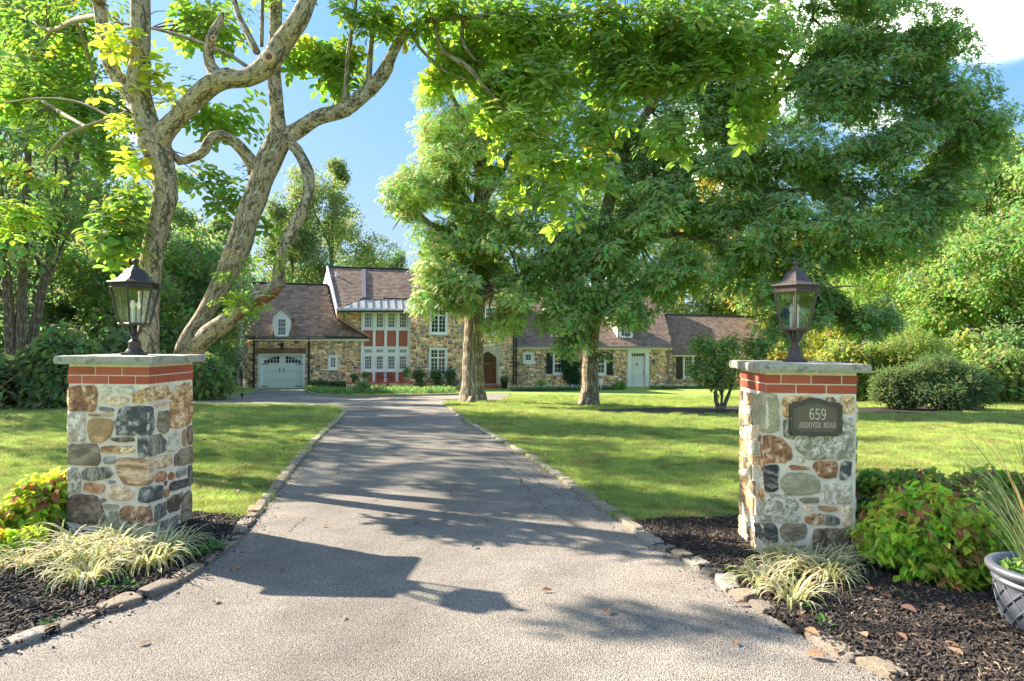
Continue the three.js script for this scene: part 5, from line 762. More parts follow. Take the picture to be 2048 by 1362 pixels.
// the magnolia behind the pillar
{
  const t = thing('magnolia_tree', 'multi-stemmed magnolia with pale mossy bark spreading over the pillar without a plaque', 'tree', G(318, 955));
  const A = 7.3, B = 7.6, R = rng(91);
  limbs(t, [
    [[300, 970, A, 74], [297, 850, A, 50], [296, 696, A, 41], [299, 582, A, 40], [304, 505, A, 46], [318, 448, A, 43], [331, 383, A, 48], [320, 326, A, 54], [306, 278, A, 62]],
    [[338, 975, B, 80], [346, 850, B, 46], [367, 704, B, 36], [407, 632, B, 36], [445, 563, B, 41], [476, 498, B, 49], [495, 437, B, 48], [514, 383, B, 49], [537, 322, B, 52], [561, 272, B, 50]],
  ], M.magnoliaBark, 'trunk', 20, 0.55, 0.1, 0.93);
  limbs(t, [
    [[308, 288, A, 56], [287, 225, A, 50], [277, 170, A, 47], [280, 120, A, 42], [282, 60, A, 41], [281, 0, A, 41], [278, -120, A, 34], [290, -260, 7.5, 22]],
    [[283, 210, A, 42], [262, 188, A, 34], [238, 160, A, 29], [214, 115, A, 27], [205, 55, A, 28], [198, 0, A, 28], [180, -120, 7.1, 20], [160, -230, 7, 12]],
    [[312, 300, A, 50], [328, 267, 7.25, 44], [359, 233, 7.2, 41], [404, 185, 7.1, 43], [445, 157, 7, 46], [493, 155, 6.95, 38], [534, 130, 6.9, 48], [564, 88, 6.9, 46], [595, 44, 6.8, 41], [618, -5, 6.8, 37], [660, -120, 6.7, 28], [690, -260, 6.6, 14]],
    [[440, 158, 7, 34], [421, 130, 7, 24], [417, 100, 6.98, 22], [422, 75, 6.96, 24], [440, 42, 6.95, 16], [446, 25, 6.95, 8]],
    [[384, 720, B, 46], [392, 695, B, 44], [414, 670, 7.5, 42], [445, 647, 7.45, 43], [484, 616, 7.4, 40], [522, 590, 7.35, 36], [548, 574, 7.33, 30], [566, 566, 7.3, 22]],
    [[559, 280, B, 40], [553, 212, B, 31], [548, 137, B, 28], [551, 68, B, 27], [552, 0, B, 27], [556, -130, B, 20], [575, -280, 7.5, 10]],
    [[560, 278, B, 38], [595, 262, 7.65, 36], [633, 236, 7.7, 34], [670, 226, 7.8, 32], [691, 219, 7.8, 32], [732, 185, 7.9, 32], [767, 147, 8, 30], [784, 109, 8, 23], [804, 75, 8, 20], [832, 46, 8, 16], [880, 38, 8, 13], [948, 34, 8, 12], [1003, 27, 8, 12], [1068, 38, 8, 12], [1136, 31, 8, 12], [1194, 24, 8, 11], [1256, 19, 8, 11], [1338, 31, 8, 8], [1420, 60, 8, 5]],
    [[566, 282, B, 30], [585, 290, B, 27], [600, 310, B, 25], [617, 353, 7.5, 26], [614, 399, 7.45, 26], [591, 448, 7.4, 26], [568, 498, 7.36, 26], [557, 544, 7.34, 28], [556, 568, 7.33, 26]],
    [[512, 345, B, 34], [507, 330, B, 30], [484, 299, 7.5, 26], [457, 276, 7.4, 23], [434, 269, 7.35, 22], [419, 280, 7.3, 22], [407, 303, 7.3, 22], [384, 315, 7.35, 20], [358, 322, 7.4, 20], [346, 307, 7.4, 15], [341, 296, 7.4, 6]],
    [[514, 104, 7, 16], [493, 62, 7.1, 15], [476, 27, 7.2, 13], [462, -30, 7.3, 9]], [[523, 92, 6.95, 9], [525, 0, 7, 8]], [[499, 137, 7, 9], [458, 109, 7.1, 9], [428, 96, 7.2, 8], [363, 72, 7.4, 8], [300, 56, 7.6, 6], [230, 44, 7.8, 5]],
    [[262, 222, A, 9], [226, 236, 7.4, 8], [171, 253, 7.5, 7], [137, 267, 7.6, 6], [103, 301, 7.7, 5], [82, 335, 7.8, 3]], [[226, 236, 7.4, 6], [160, 205, 7.7, 5], [90, 196, 8, 4], [10, 205, 8.4, 3]], [[200, 30, 7.3, 10], [150, 40, 8.6, 12], [100, 60, 9.6, 9], [60, 40, 10.2, 5]], [[171, 253, 7.5, 7], [130, 230, 8.6, 8], [80, 200, 9.6, 7], [30, 180, 10.3, 4]], [[103, 60, 9.6, 7], [60, 130, 10.2, 6], [20, 200, 10.4, 3]], [[198, 0, 7.2, 18], [60, -60, 7.3, 14], [-100, -80, 7.4, 10], [-276, -69, 7.5, 5]], [[150, 40, 8.6, 9], [170, 90, 9.4, 7], [190, 170, 9.9, 5], [180, 230, 10, 3]],
    [[688, 214, 7.8, 14], [690, 180, 7.8, 10], [695, 120, 7.8, 10], [708, 34, 7.8, 9], [716, -40, 7.8, 6]], [[732, 190, 7.9, 16], [736, 168, 7.9, 14], [740, 120, 7.9, 13], [743, 80, 7.9, 11], [758, -20, 7.9, 6]],
    [[1196, 26, 8, 10], [1222, 79, 7.9, 10], [1249, 137, 7.8, 9], [1287, 181, 7.7, 7], [1307, 209, 7.7, 5]], [[1275, 22, 8, 9], [1300, 70, 7.9, 7], [1345, 110, 7.8, 5]],
    [[826, 64, 8, 9], [832, 85, 8, 8], [859, 116, 8, 7], [893, 144, 8, 6], [934, 159, 8, 5]], [[870, 44, 8, 11], [884, 99, 7.9, 10], [934, 133, 7.8, 11], [979, 185, 7.7, 10], [1009, 219, 7.7, 9], [1023, 253, 7.6, 7], [1044, 301, 7.6, 5], [1085, 350, 7.5, 3]], [[925, 36, 8, 9], [928, 90, 7.9, 8], [950, 120, 7.9, 6]],
  ], M.magnoliaBark, 'branch', 14, 0.5, 0.1, 0.88);
  // sawn-off stubs, the long torn wound
  for (const [x, y, d, r, col] of [[539, 115, 6.86, 0.062, 0], [427, 76, 6.93, 0.028, 0]]) { const p = P(x, y, d - 0.1).sub(t.position), g = new THREE.TorusGeometry(r * 0.78, r * 0.4, 10, 22); g.translate(p.x, p.y, p.z); const k = part(t, 'cut_stub', g, M.wound); part(k, 'heartwood', new THREE.SphereGeometry(r * 0.62, 12, 8).scale(1, 1, 0.35).translate(p.x, p.y, p.z + r * 0.25), M.woundDark); const c = P(x, y, d + 0.06).sub(t.position); part(t, 'branch_collar', tube([c, p.clone().setZ(p.z - 0.012)], [r * 1.5, r * 1.2], 12, 0.4, 0.1, 5, 0.02), M.magnoliaBark); }
  part(t, 'torn_wood', tube(sub(t, W2([[476, 634, 7.33], [505, 614, 7.29], [540, 594, 7.25], [562, 575, 7.22]])), [0.02, 0.045, 0.05, 0.03], 8, 0.3, 0.4, 3, 0.05), M.woundWood, 'reddish torn wood along the broken limb');
  const M1 = [0.055, 0.12, 0.02], M2 = [0.18, 0.255, 0.028], whorls = [41, 42, 43].map((s) => whorlGeo(7, 0.17, 0.085, s)), o = { size: 0.84, gap: 0.42, freq: 1.2, shell: 0.55, yellow: 0.02, yc: [0.42, 0.34, 0.04] };
  const L1 = [lobe(150, 60, 130, 110, 10.2, 1, 150), lobe(60, 190, 130, 90, 10.4, 1.1, 150), lobe(180, 210, 110, 70, 10, 0.9, 100), lobe(120, 310, 120, 60, 9.9, 0.9, 70), lobe(40, 430, 70, 50, 9, 0.6, 40, 0.3), lobe(420, 60, 130, 90, 8.2, 0.9, 90), lobe(440, 210, 100, 70, 8.6, 0.8, 60), lobe(620, 60, 110, 75, 7.8, 0.8, 90, 0.2), lobe(690, 130, 90, 70, 8.2, 0.7, 60), lobe(770, 40, 90, 60, 8, 0.8, 80, 0.2),
    lobe(900, 30, 110, 50, 8, 0.8, 110, 0.1), lobe(1050, 50, 120, 70, 8.1, 0.9, 150, 0.1), lobe(1200, 60, 120, 90, 8, 0.9, 170), lobe(1340, 70, 120, 90, 7.9, 0.9, 180), lobe(1450, 90, 100, 90, 7.8, 0.8, 130), lobe(1400, 190, 80, 60, 7.7, 0.6, 70), lobe(1280, 190, 90, 60, 7.7, 0.6, 80), lobe(900, 110, 70, 50, 7.9, 0.5, 44, 0.3), lobe(980, 150, 80, 60, 7.8, 0.6, 70, 0.2), lobe(1090, 170, 90, 70, 7.7, 0.6, 80, 0.1), lobe(970, 225, 60, 45, 7.7, 0.4, 30, 0.6), lobe(1050, 270, 90, 70, 7.6, 0.5, 50, 0.4), lobe(1110, 340, 95, 70, 7.5, 0.5, 42, 0.4), lobe(1125, 410, 70, 55, 7.5, 0.4, 20, 0.5), lobe(1020, 400, 60, 40, 7.5, 0.4, 10, 0.5), lobe(1190, 260, 60, 50, 7.6, 0.4, 36, 0.1), lobe(1490, 210, 70, 70, 7.7, 0.5, 50), lobe(1340, 270, 90, 50, 7.7, 0.5, 46, 0.1), lobe(1180, 340, 70, 50, 7.6, 0.4, 26, 0.3), lobe(1230, 130, 90, 60, 7.9, 0.6, 60), lobe(1540, 80, 60, 60, 7.8, 0.5, 50), lobe(860, 160, 50, 40, 7.9, 0.4, 20, 0.3), lobe(1000, 100, 120, 60, 7.9, 0.7, 90, 0.1),
    lobe(-276, -69, 105, 45, 7.5, 0.4, 17), lobe(-190, -60, 50, 30, 7.4, 0.25, 5),
    lobe(480, -120, 200, 90, 8.2, 0.9, 40), lobe(900, -110, 240, 80, 8.1, 0.9, 50), lobe(1280, -100, 220, 80, 8, 0.9, 60)];  // raised tone gives sunlit clusters a lighter, yellower leaf colour
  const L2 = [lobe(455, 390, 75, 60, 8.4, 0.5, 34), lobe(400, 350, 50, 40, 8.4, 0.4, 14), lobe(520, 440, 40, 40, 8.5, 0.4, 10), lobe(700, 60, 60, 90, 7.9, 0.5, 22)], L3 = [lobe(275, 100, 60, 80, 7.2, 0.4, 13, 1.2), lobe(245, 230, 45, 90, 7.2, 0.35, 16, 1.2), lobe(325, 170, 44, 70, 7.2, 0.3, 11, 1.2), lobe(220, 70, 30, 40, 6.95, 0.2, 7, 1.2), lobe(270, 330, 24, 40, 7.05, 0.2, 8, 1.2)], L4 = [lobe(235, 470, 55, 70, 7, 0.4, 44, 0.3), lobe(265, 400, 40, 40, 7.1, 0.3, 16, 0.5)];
  L1.forEach((l, i) => { l.n = Math.round(l.n * (i < 5 ? 1.3 : 0.92)); });
  const main = fill(L1, R, M1, M2, o), back = fill(L2, R, M1, M2, { ...o, size: 0.75 }), glow = fill(L3, R, [0.12, 0.2, 0.025], [0.24, 0.29, 0.03], { ...o, gap: 0.2, size: 0.8 }), shoot = fill(L4, R, M1, [0.12, 0.185, 0.024], { ...o, gap: 0.25, size: 0.95 }), vine = fill([lobe(470, 560, 40, 60, 7.3, 0.2, 8, 0.2), lobe(500, 600, 70, 34, 7.15, 0.2, 9, 0.2), lobe(560, 520, 34, 50, 7.2, 0.2, 9, 0.2), lobe(460, 610, 40, 30, 7.1, 0.15, 6, 0.3)], R, M1, M2, { ...o, gap: 0.2, size: 0.55, yellow: 0.08 });  // glow: backlit sprays, their brightness put into the leaf colour
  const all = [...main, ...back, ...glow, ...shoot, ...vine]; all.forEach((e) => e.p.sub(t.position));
  // the nearest leaves in sight are parts one by one
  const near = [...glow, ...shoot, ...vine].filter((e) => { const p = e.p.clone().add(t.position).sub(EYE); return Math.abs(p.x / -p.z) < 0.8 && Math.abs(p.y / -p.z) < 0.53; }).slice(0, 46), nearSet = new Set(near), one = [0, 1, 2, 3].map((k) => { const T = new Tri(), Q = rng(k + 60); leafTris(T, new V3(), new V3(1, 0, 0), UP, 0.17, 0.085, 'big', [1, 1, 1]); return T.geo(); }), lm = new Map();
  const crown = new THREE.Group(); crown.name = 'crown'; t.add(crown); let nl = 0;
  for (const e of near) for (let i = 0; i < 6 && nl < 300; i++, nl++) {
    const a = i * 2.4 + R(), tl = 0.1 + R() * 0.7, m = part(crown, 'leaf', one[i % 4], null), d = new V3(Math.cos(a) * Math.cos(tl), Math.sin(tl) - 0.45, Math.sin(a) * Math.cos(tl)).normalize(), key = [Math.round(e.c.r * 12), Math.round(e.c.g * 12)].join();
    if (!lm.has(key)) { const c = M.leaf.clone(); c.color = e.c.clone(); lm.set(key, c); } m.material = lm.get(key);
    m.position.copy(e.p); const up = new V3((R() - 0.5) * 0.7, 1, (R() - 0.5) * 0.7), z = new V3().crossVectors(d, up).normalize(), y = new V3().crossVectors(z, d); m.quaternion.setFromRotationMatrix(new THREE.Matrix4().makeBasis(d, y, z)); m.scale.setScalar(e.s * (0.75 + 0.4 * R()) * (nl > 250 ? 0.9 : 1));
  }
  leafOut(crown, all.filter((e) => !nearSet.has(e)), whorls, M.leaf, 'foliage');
  const ends = all.filter((e, i) => i % 3 === 0).map((e) => e.p.clone().add(t.position)), nodes = []; t.children.filter((c) => c.name === 'branch').forEach((b) => { const p = b.geometry.attributes.position; for (let i = 0; i < p.count; i += 45) nodes.push(new V3(p.getX(i), p.getY(i), p.getZ(i)).add(t.position)); });
  twigs(t, nodes, ends, 0.011, R, M.twig, 0.95);
}
// two oaks on the lawn
function oak(label, base, trunkL, limbL, lobesL, c1, c2, seed, o) {
  const t = thing('oak_tree', label, 'tree', base, null), R = rng(seed);
  limbs(t, trunkL, M.oakBark, 'trunk', 22, 1.1, 0.06); limbs(t, limbL, M.oakBark, 'limb', 10, 0.9, 0.06);
  const it = fill(lobesL.map((l) => ({ ...l, n: Math.round(l.n * 0.66) })), R, c1, c2, o), nodes = []; for (const l of [...limbL, ...trunkL]) { const cv = new THREE.CatmullRomCurve3(W2(l), false, 'centripetal'); for (let k = 2; k <= 14; k++) nodes.push(cv.getPoint(k / 14)); }
  twigs(t, nodes, lobesL.flatMap((l) => [l.c, ...[0, 1, 2].map(() => l.c.clone().add(new V3((R() - 0.5) * l.r.x * 1.5, (R() - 0.5) * l.r.y * 1.4, (R() - 0.5) * l.r.z * 1.2)))]), 0.07, R, M.oakBark);
  it.forEach((e) => e.p.sub(t.position)); leafOut(t, it, oakClumps, M.waxLeaf);
}
const roots = (x, y, d, w) => [[[x - w * 0.75, y + 3, d, 6], [x - w * 0.35, y - 6, d, 11], [x - w * 0.15, y - 24, d, 15]], [[x + w * 0.75, y + 3, d, 6], [x + w * 0.35, y - 6, d, 11], [x + w * 0.15, y - 24, d, 15]], [[x - w * 0.3, y + 7, d - 0.8, 8], [x - w * 0.1, y - 6, d - 0.5, 18], [x, y - 24, d, 20]]];
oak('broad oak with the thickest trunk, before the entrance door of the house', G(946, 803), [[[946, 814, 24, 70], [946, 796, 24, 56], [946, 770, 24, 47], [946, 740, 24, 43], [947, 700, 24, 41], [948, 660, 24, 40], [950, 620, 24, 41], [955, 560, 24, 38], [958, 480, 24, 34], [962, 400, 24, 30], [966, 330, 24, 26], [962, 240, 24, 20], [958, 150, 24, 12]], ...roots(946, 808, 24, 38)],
  [[[953, 600, 24, 34], [990, 575, 23.5, 26], [1040, 555, 23, 18], [1090, 540, 22.5, 9]], [[956, 540, 24, 30], [910, 490, 23.6, 20], [850, 440, 23.3, 12], [800, 400, 23, 6]], [[960, 450, 24, 26], [900, 350, 24, 18], [860, 270, 24, 8]], [[963, 400, 24, 24], [1020, 310, 23.6, 16], [1060, 220, 23.2, 8]], [[964, 350, 24, 22], [930, 250, 23.2, 14], [900, 180, 23, 6]]],
  [lobe(965, 440, 60, 60, 22.4, 0.9, 240, 0.1), lobe(975, 320, 60, 70, 22.5, 0.9, 260, 0.1), lobe(955, 530, 60, 40, 22.3, 0.8, 190), lobe(900, 240, 70, 90, 24, 2.2, 620, 0.25), lobe(960, 170, 110, 70, 24, 2.4, 500, 0.15), lobe(890, 340, 75, 80, 23.5, 2.2, 560, 0.15), lobe(820, 395, 62, 55, 23, 1.6, 340, 0.1), lobe(790, 440, 34, 40, 23, 1, 110), lobe(880, 450, 80, 70, 23.2, 2, 480), lobe(900, 540, 70, 60, 23, 1.8, 420), lobe(870, 600, 45, 32, 22.8, 1.2, 170), lobe(950, 560, 70, 60, 22.6, 1.6, 420, -0.1), lobe(1010, 480, 90, 80, 22.8, 2, 520), lobe(1040, 600, 75, 45, 22.2, 1.4, 360), lobe(1050, 390, 100, 90, 23.5, 2.4, 520), lobe(1060, 260, 110, 100, 24, 2.6, 520), lobe(1010, 640, 50, 28, 22.4, 0.8, 130), lobe(1080, 150, 130, 70, 24.4, 2.6, 460), lobe(980, 40, 160, 80, 24.6, 3, 420), lobe(1000, -110, 190, 110, 24.8, 3.2, 300), lobe(930, 605, 40, 26, 22.4, 0.8, 110)],  // tone paints the sunlit left and upper lobes lighter
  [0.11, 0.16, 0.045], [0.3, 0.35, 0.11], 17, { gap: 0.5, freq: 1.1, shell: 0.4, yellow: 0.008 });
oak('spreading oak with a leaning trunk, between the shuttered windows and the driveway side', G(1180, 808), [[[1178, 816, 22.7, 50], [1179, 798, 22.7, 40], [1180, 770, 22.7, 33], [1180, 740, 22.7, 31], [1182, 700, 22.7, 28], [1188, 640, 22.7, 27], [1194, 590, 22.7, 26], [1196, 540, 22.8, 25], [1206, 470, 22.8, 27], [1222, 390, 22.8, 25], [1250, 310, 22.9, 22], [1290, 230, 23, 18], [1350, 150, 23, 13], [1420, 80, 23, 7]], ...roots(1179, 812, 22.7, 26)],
  [[[1184, 680, 22.7, 16], [1165, 640, 22.3, 10], [1130, 620, 22, 5]], [[1196, 560, 22.7, 16], [1260, 500, 22.4, 13], [1340, 470, 22, 11], [1420, 480, 21.6, 10], [1500, 520, 21.2, 9], [1570, 545, 21, 7], [1640, 590, 20.8, 4]], [[1208, 460, 22.8, 18], [1300, 390, 22.3, 15], [1400, 330, 22, 14], [1480, 280, 21.8, 13], [1540, 215, 21.6, 12], [1600, 160, 21.5, 10], [1690, 140, 21.4, 8], [1790, 170, 21.4, 5]], [[1480, 290, 21.8, 10], [1600, 330, 21.4, 9], [1700, 300, 21.2, 8], [1800, 270, 21, 6], [1900, 280, 21, 4]], [[1400, 340, 22, 11], [1520, 380, 21.5, 9], [1640, 380, 21.2, 8], [1740, 400, 21, 6], [1860, 430, 21, 3]], [[1250, 310, 22.9, 13], [1200, 230, 23.2, 10], [1160, 150, 23.4, 5]], [[1196, 560, 22.7, 15], [1130, 520, 22.2, 9], [1080, 500, 22, 5]], [[1540, 215, 21.6, 10], [1570, 130, 21.8, 8], [1620, 50, 22, 5], [1640, -60, 22, 3]]],
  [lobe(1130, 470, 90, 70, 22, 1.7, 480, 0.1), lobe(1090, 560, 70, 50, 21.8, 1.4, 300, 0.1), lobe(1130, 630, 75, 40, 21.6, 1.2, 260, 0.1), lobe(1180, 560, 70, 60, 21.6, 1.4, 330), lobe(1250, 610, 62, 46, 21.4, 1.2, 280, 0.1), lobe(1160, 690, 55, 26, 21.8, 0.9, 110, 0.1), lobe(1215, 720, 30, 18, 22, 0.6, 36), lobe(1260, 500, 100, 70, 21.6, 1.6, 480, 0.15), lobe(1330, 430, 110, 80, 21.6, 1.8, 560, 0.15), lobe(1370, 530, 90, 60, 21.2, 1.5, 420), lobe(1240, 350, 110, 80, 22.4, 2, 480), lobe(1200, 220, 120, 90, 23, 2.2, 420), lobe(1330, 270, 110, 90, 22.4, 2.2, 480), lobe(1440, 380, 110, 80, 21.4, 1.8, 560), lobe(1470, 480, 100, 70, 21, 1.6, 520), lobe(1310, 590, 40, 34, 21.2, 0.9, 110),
    lobe(1560, 560, 100, 55, 20.8, 1.4, 420, -0.1), lobe(1660, 600, 95, 60, 20.6, 1.4, 440, -0.15), lobe(1740, 640, 60, 40, 20.6, 1, 190, -0.15), lobe(1590, 440, 110, 70, 21, 1.8, 600, -0.1), lobe(1720, 480, 120, 80, 20.8, 1.8, 640, -0.15), lobe(1830, 430, 100, 70, 20.8, 1.7, 500, -0.15), lobe(1540, 310, 120, 70, 21.4, 2, 520, -0.05), lobe(1680, 340, 120, 60, 21.2, 1.9, 520, -0.1), lobe(1820, 310, 110, 70, 21, 1.8, 540, -0.15), lobe(1930, 290, 80, 60, 20.9, 1.4, 320, -0.15), lobe(1970, 230, 55, 50, 21, 1, 170, -0.1), lobe(1900, 200, 90, 60, 21.2, 1.5, 380, -0.15), lobe(1620, 200, 120, 70, 21.6, 2, 460, -0.05), lobe(1760, 180, 120, 70, 21.4, 1.9, 520, -0.1), lobe(1500, 120, 120, 90, 22, 2.2, 600), lobe(1630, 70, 120, 80, 22, 2.1, 760, -0.05), lobe(1770, 70, 120, 90, 21.8, 1.9, 760, -0.1), lobe(1870, 110, 75, 80, 21.6, 1.4, 420, -0.1), lobe(1700, 130, 110, 60, 21, 1.4, 420, -0.1), lobe(1380, 60, 120, 80, 22.6, 2.2, 360), lobe(1560, -60, 240, 80, 22.2, 2.6, 520), lobe(1790, -20, 110, 50, 22, 1.8, 260), lobe(1280, 120, 100, 80, 23, 2, 300), lobe(1880, 370, 70, 60, 20.8, 1.3, 240, -0.15), lobe(1560, 660, 50, 40, 20.8, 0.9, 130, -0.1), lobe(1420, 235, 90, 60, 22.2, 1.6, 460), lobe(1390, 150, 90, 60, 22.4, 1.7, 420), lobe(1480, 210, 80, 60, 22, 1.5, 360), lobe(1340, 350, 90, 60, 22, 1.6, 360)],  // tone paints the sunny side lighter and these shaded right lobes darker
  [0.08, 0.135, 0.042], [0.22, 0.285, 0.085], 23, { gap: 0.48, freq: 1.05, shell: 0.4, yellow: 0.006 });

// trees of the wood and behind the house
let treeN = 0;
function tree(name, label, cat, group, o) {
  const R = rng(700 + 13 * treeN++), b = o.at, t = thing(name, label, cat, new V3(b.x, H(b.z) - 0.05, b.z), group), h = o.h, tr = o.tr ?? h * 0.014, mat = o.bark ?? M.greyBark;
  const stems = o.stems ?? 1, tips = [];
  for (let s = 0; s < stems; s++) { const a = R() * 6.28, sp = stems > 1 ? h * 0.13 : h * 0.03, top = new V3(Math.cos(a) * sp, h * (0.8 + 0.1 * R()), Math.sin(a) * sp), p = [new V3(0, -0.2, 0), new V3(top.x * 0.12, h * 0.08, top.z * 0.12), new V3(top.x * 0.4 + (R() - 0.5) * 0.4, h * 0.35, top.z * 0.4), new V3(top.x * 0.75 + (R() - 0.5) * 0.6, h * 0.6, top.z * 0.75), top]; part(t, 'trunk', tube(p, [tr * 1.7, tr * 1.05, tr * 0.85, tr * 0.55, tr * 0.12].map((x) => x / Math.sqrt(stems)), 9, 0.9, 0.06, s, 0.5), mat); tips.push(new THREE.CatmullRomCurve3(p)); }
  const lobes = [], n = o.lobes ?? 11, cb = o.cb ?? 0.28, r = o.r;
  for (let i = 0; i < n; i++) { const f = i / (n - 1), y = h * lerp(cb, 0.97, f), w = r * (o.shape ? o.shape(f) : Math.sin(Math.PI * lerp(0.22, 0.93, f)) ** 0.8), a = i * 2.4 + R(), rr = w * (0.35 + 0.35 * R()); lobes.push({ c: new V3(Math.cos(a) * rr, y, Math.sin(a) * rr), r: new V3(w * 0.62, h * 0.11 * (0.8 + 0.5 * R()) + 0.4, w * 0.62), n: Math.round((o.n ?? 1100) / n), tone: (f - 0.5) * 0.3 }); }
  const gs = []; lobes.forEach((l) => { const cv = tips[Math.floor(R() * stems)], st = cv.getPoint(clamp(l.c.y / h - 0.14, 0.1, 0.9)); gs.push(tube([st, st.clone().lerp(l.c, 0.5).add(new V3(0, h * 0.02, 0)), l.c], [tr * 0.42, tr * 0.28, tr * 0.1].map((x) => x / Math.sqrt(stems)), 6, 0.9, 0, 1, 0.6)); }); part(t, 'branch', merge(gs), mat).userData.kind = 'stuff';
  leafOut(t, fill(lobes, R, o.c1, o.c2, { gap: o.gap ?? 0.4, freq: 0.6, shell: 0.5, size: o.size ?? 1, yellow: o.yellow ?? 0.01 }), o.geos ?? farClumps, M.leaf);
  return t;
}
const at = (px, d) => { const p = P(px, 700, d); return p.setY(0); };
const D1 = [0.065, 0.115, 0.038], D2 = [0.19, 0.25, 0.07], O1 = [0.08, 0.12, 0.035], O2 = [0.18, 0.21, 0.06], Y1 = [0.11, 0.175, 0.04], Y2 = [0.23, 0.285, 0.06];
const WG = 'trees of the wood beside the lawn', BG = 'trees behind the house', RG = 'trees along the far side of the lawn';
tree('woodland_tree', 'tall grey forked tree at the front edge of the wood', 'tree', WG, { at: at(36, 23), h: 16, r: 4.4, tr: 0.3, stems: 3, c1: D1, c2: D2, n: 640, cb: 0.42, gap: 0.52 });
tree('woodland_tree', 'tree with sparse grey upper twigs above the pillar without a plaque', 'tree', WG, { at: at(-90, 25), h: 15, r: 4.4, c1: D1, c2: [0.12, 0.15, 0.07], n: 480, gap: 0.53 });
tree('woodland_tree', 'shadowy tree of the wood just behind the pier lamp', 'tree', WG, { at: at(205, 29), h: 10.5, r: 3.8, c1: D1, c2: D2, n: 900, cb: 0.12, gap: 0.48 });
tree('woodland_tree', 'tree between the mossy magnolia trunks', 'tree', WG, { at: at(330, 33), h: 10.5, r: 4.2, c1: D1, c2: D2, n: 900, cb: 0.12, gap: 0.48 });
tree('woodland_tree', 'tree close to the white end wall of the garage', 'tree', WG, { at: at(425, 47), h: 11.5, r: 4.6, c1: D1, c2: D2, n: 1500, cb: 0.1 });
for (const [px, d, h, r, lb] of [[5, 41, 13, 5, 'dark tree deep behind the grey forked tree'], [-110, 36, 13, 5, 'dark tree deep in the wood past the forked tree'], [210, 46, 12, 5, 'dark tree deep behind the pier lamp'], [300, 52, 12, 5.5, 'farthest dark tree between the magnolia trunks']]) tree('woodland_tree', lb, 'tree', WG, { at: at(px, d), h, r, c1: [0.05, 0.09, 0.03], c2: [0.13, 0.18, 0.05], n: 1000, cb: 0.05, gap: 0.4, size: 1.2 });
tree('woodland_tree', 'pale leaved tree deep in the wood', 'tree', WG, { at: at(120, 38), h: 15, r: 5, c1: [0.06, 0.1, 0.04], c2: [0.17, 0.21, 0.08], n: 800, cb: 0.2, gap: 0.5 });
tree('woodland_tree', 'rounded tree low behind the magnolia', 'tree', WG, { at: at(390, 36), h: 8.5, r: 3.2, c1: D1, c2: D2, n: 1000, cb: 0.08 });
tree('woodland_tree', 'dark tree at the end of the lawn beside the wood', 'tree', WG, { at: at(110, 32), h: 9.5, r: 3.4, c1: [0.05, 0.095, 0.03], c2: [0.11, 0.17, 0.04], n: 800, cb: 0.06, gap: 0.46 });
for (const [x, d, h, r, lb] of [[-17.5, 17.5, 14, 4.6, 'nearest tree of the wood, shading the driveway']]) tree('woodland_tree', lb, 'tree', WG, { at: new V3(x, 0, -d), h, r, c1: D1, c2: D2, n: 330, cb: 0.35, gap: 0.54 });
tree('background_tree', 'bronze green tree towering behind the garage', 'tree', BG, { at: at(648, 60), h: 19.5, r: 6, c1: O1, c2: O2, n: 1600, cb: 0.22, size: 1.1, gap: 0.45 });
tree('background_tree', 'slim bronze green tree behind the garage ridge', 'tree', BG, { at: at(575, 57), h: 16.5, r: 4.4, c1: O1, c2: [0.15, 0.18, 0.05], n: 1100, cb: 0.22, size: 1.1, gap: 0.45 });
for (const [px, d, h, r, lb] of [[720, 78, 14, 6, 'low distant tree over the main ridge'], [785, 90, 15, 6, 'distant rounded tree over the metal roof'], [870, 84, 14, 6, 'distant tree beside the oak before the door']]) tree('background_tree', lb, 'tree', BG, { at: at(px, d), h, r, c1: D1, c2: [0.11, 0.16, 0.05], n: 900, cb: 0.1, size: 1.4 });
tree('background_tree', 'yellowish tree behind the side wing roof', 'tree', BG, { at: at(1455, 60), h: 22, r: 6, c1: Y1, c2: [0.34, 0.28, 0.05], n: 1700, cb: 0.15, size: 1.15, yellow: 0.06 });  // sunlight on the crown is put into its yellow leaf colours
tree('background_tree', 'bright green tree over the ridge of the low wing', 'tree', BG, { at: at(1360, 64), h: 19, r: 6, c1: D1, c2: D2, n: 1300, cb: 0.1, size: 1.2 });
tree('background_tree', 'golden tree glowing behind the lamp on the plaque pillar', 'tree', BG, { at: at(1640, 50), h: 12, r: 5.6, c1: [0.17, 0.19, 0.035], c2: [0.34, 0.3, 0.05], n: 1500, cb: 0.08, size: 1.1, yellow: 0.1 });  // golden leaf colours carry the sunlight on this crown
tree('background_tree', 'sunlit tree above the hip of the low wing', 'tree', BG, { at: at(1530, 56), h: 13, r: 5, c1: Y1, c2: Y2, n: 1200, cb: 0.1, size: 1.1 });  // sunlit look comes from the lighter yellow-green leaf colours
tree('background_tree', 'tall tree behind the spreading oak crown', 'tree', BG, { at: at(1220, 66), h: 20, r: 6.5, c1: D1, c2: D2, n: 1200, cb: 0.2, size: 1.2 });
tree('lawn_edge_tree', 'light green tree with several pale stems', 'tree', RG, { at: at(1882, 37), h: 13.2, r: 5.2, tr: 0.3, stems: 4, bark: M.paleBark, c1: [0.08, 0.14, 0.03], c2: Y2, n: 2000, cb: 0.22, gap: 0.44 });
tree('lawn_edge_tree', 'light green tree at the corner of the lawn', 'tree', RG, { at: at(2010, 33), h: 12.5, r: 4.8, c1: [0.08, 0.15, 0.04], c2: [0.2, 0.26, 0.06], n: 1800, cb: 0.1 });
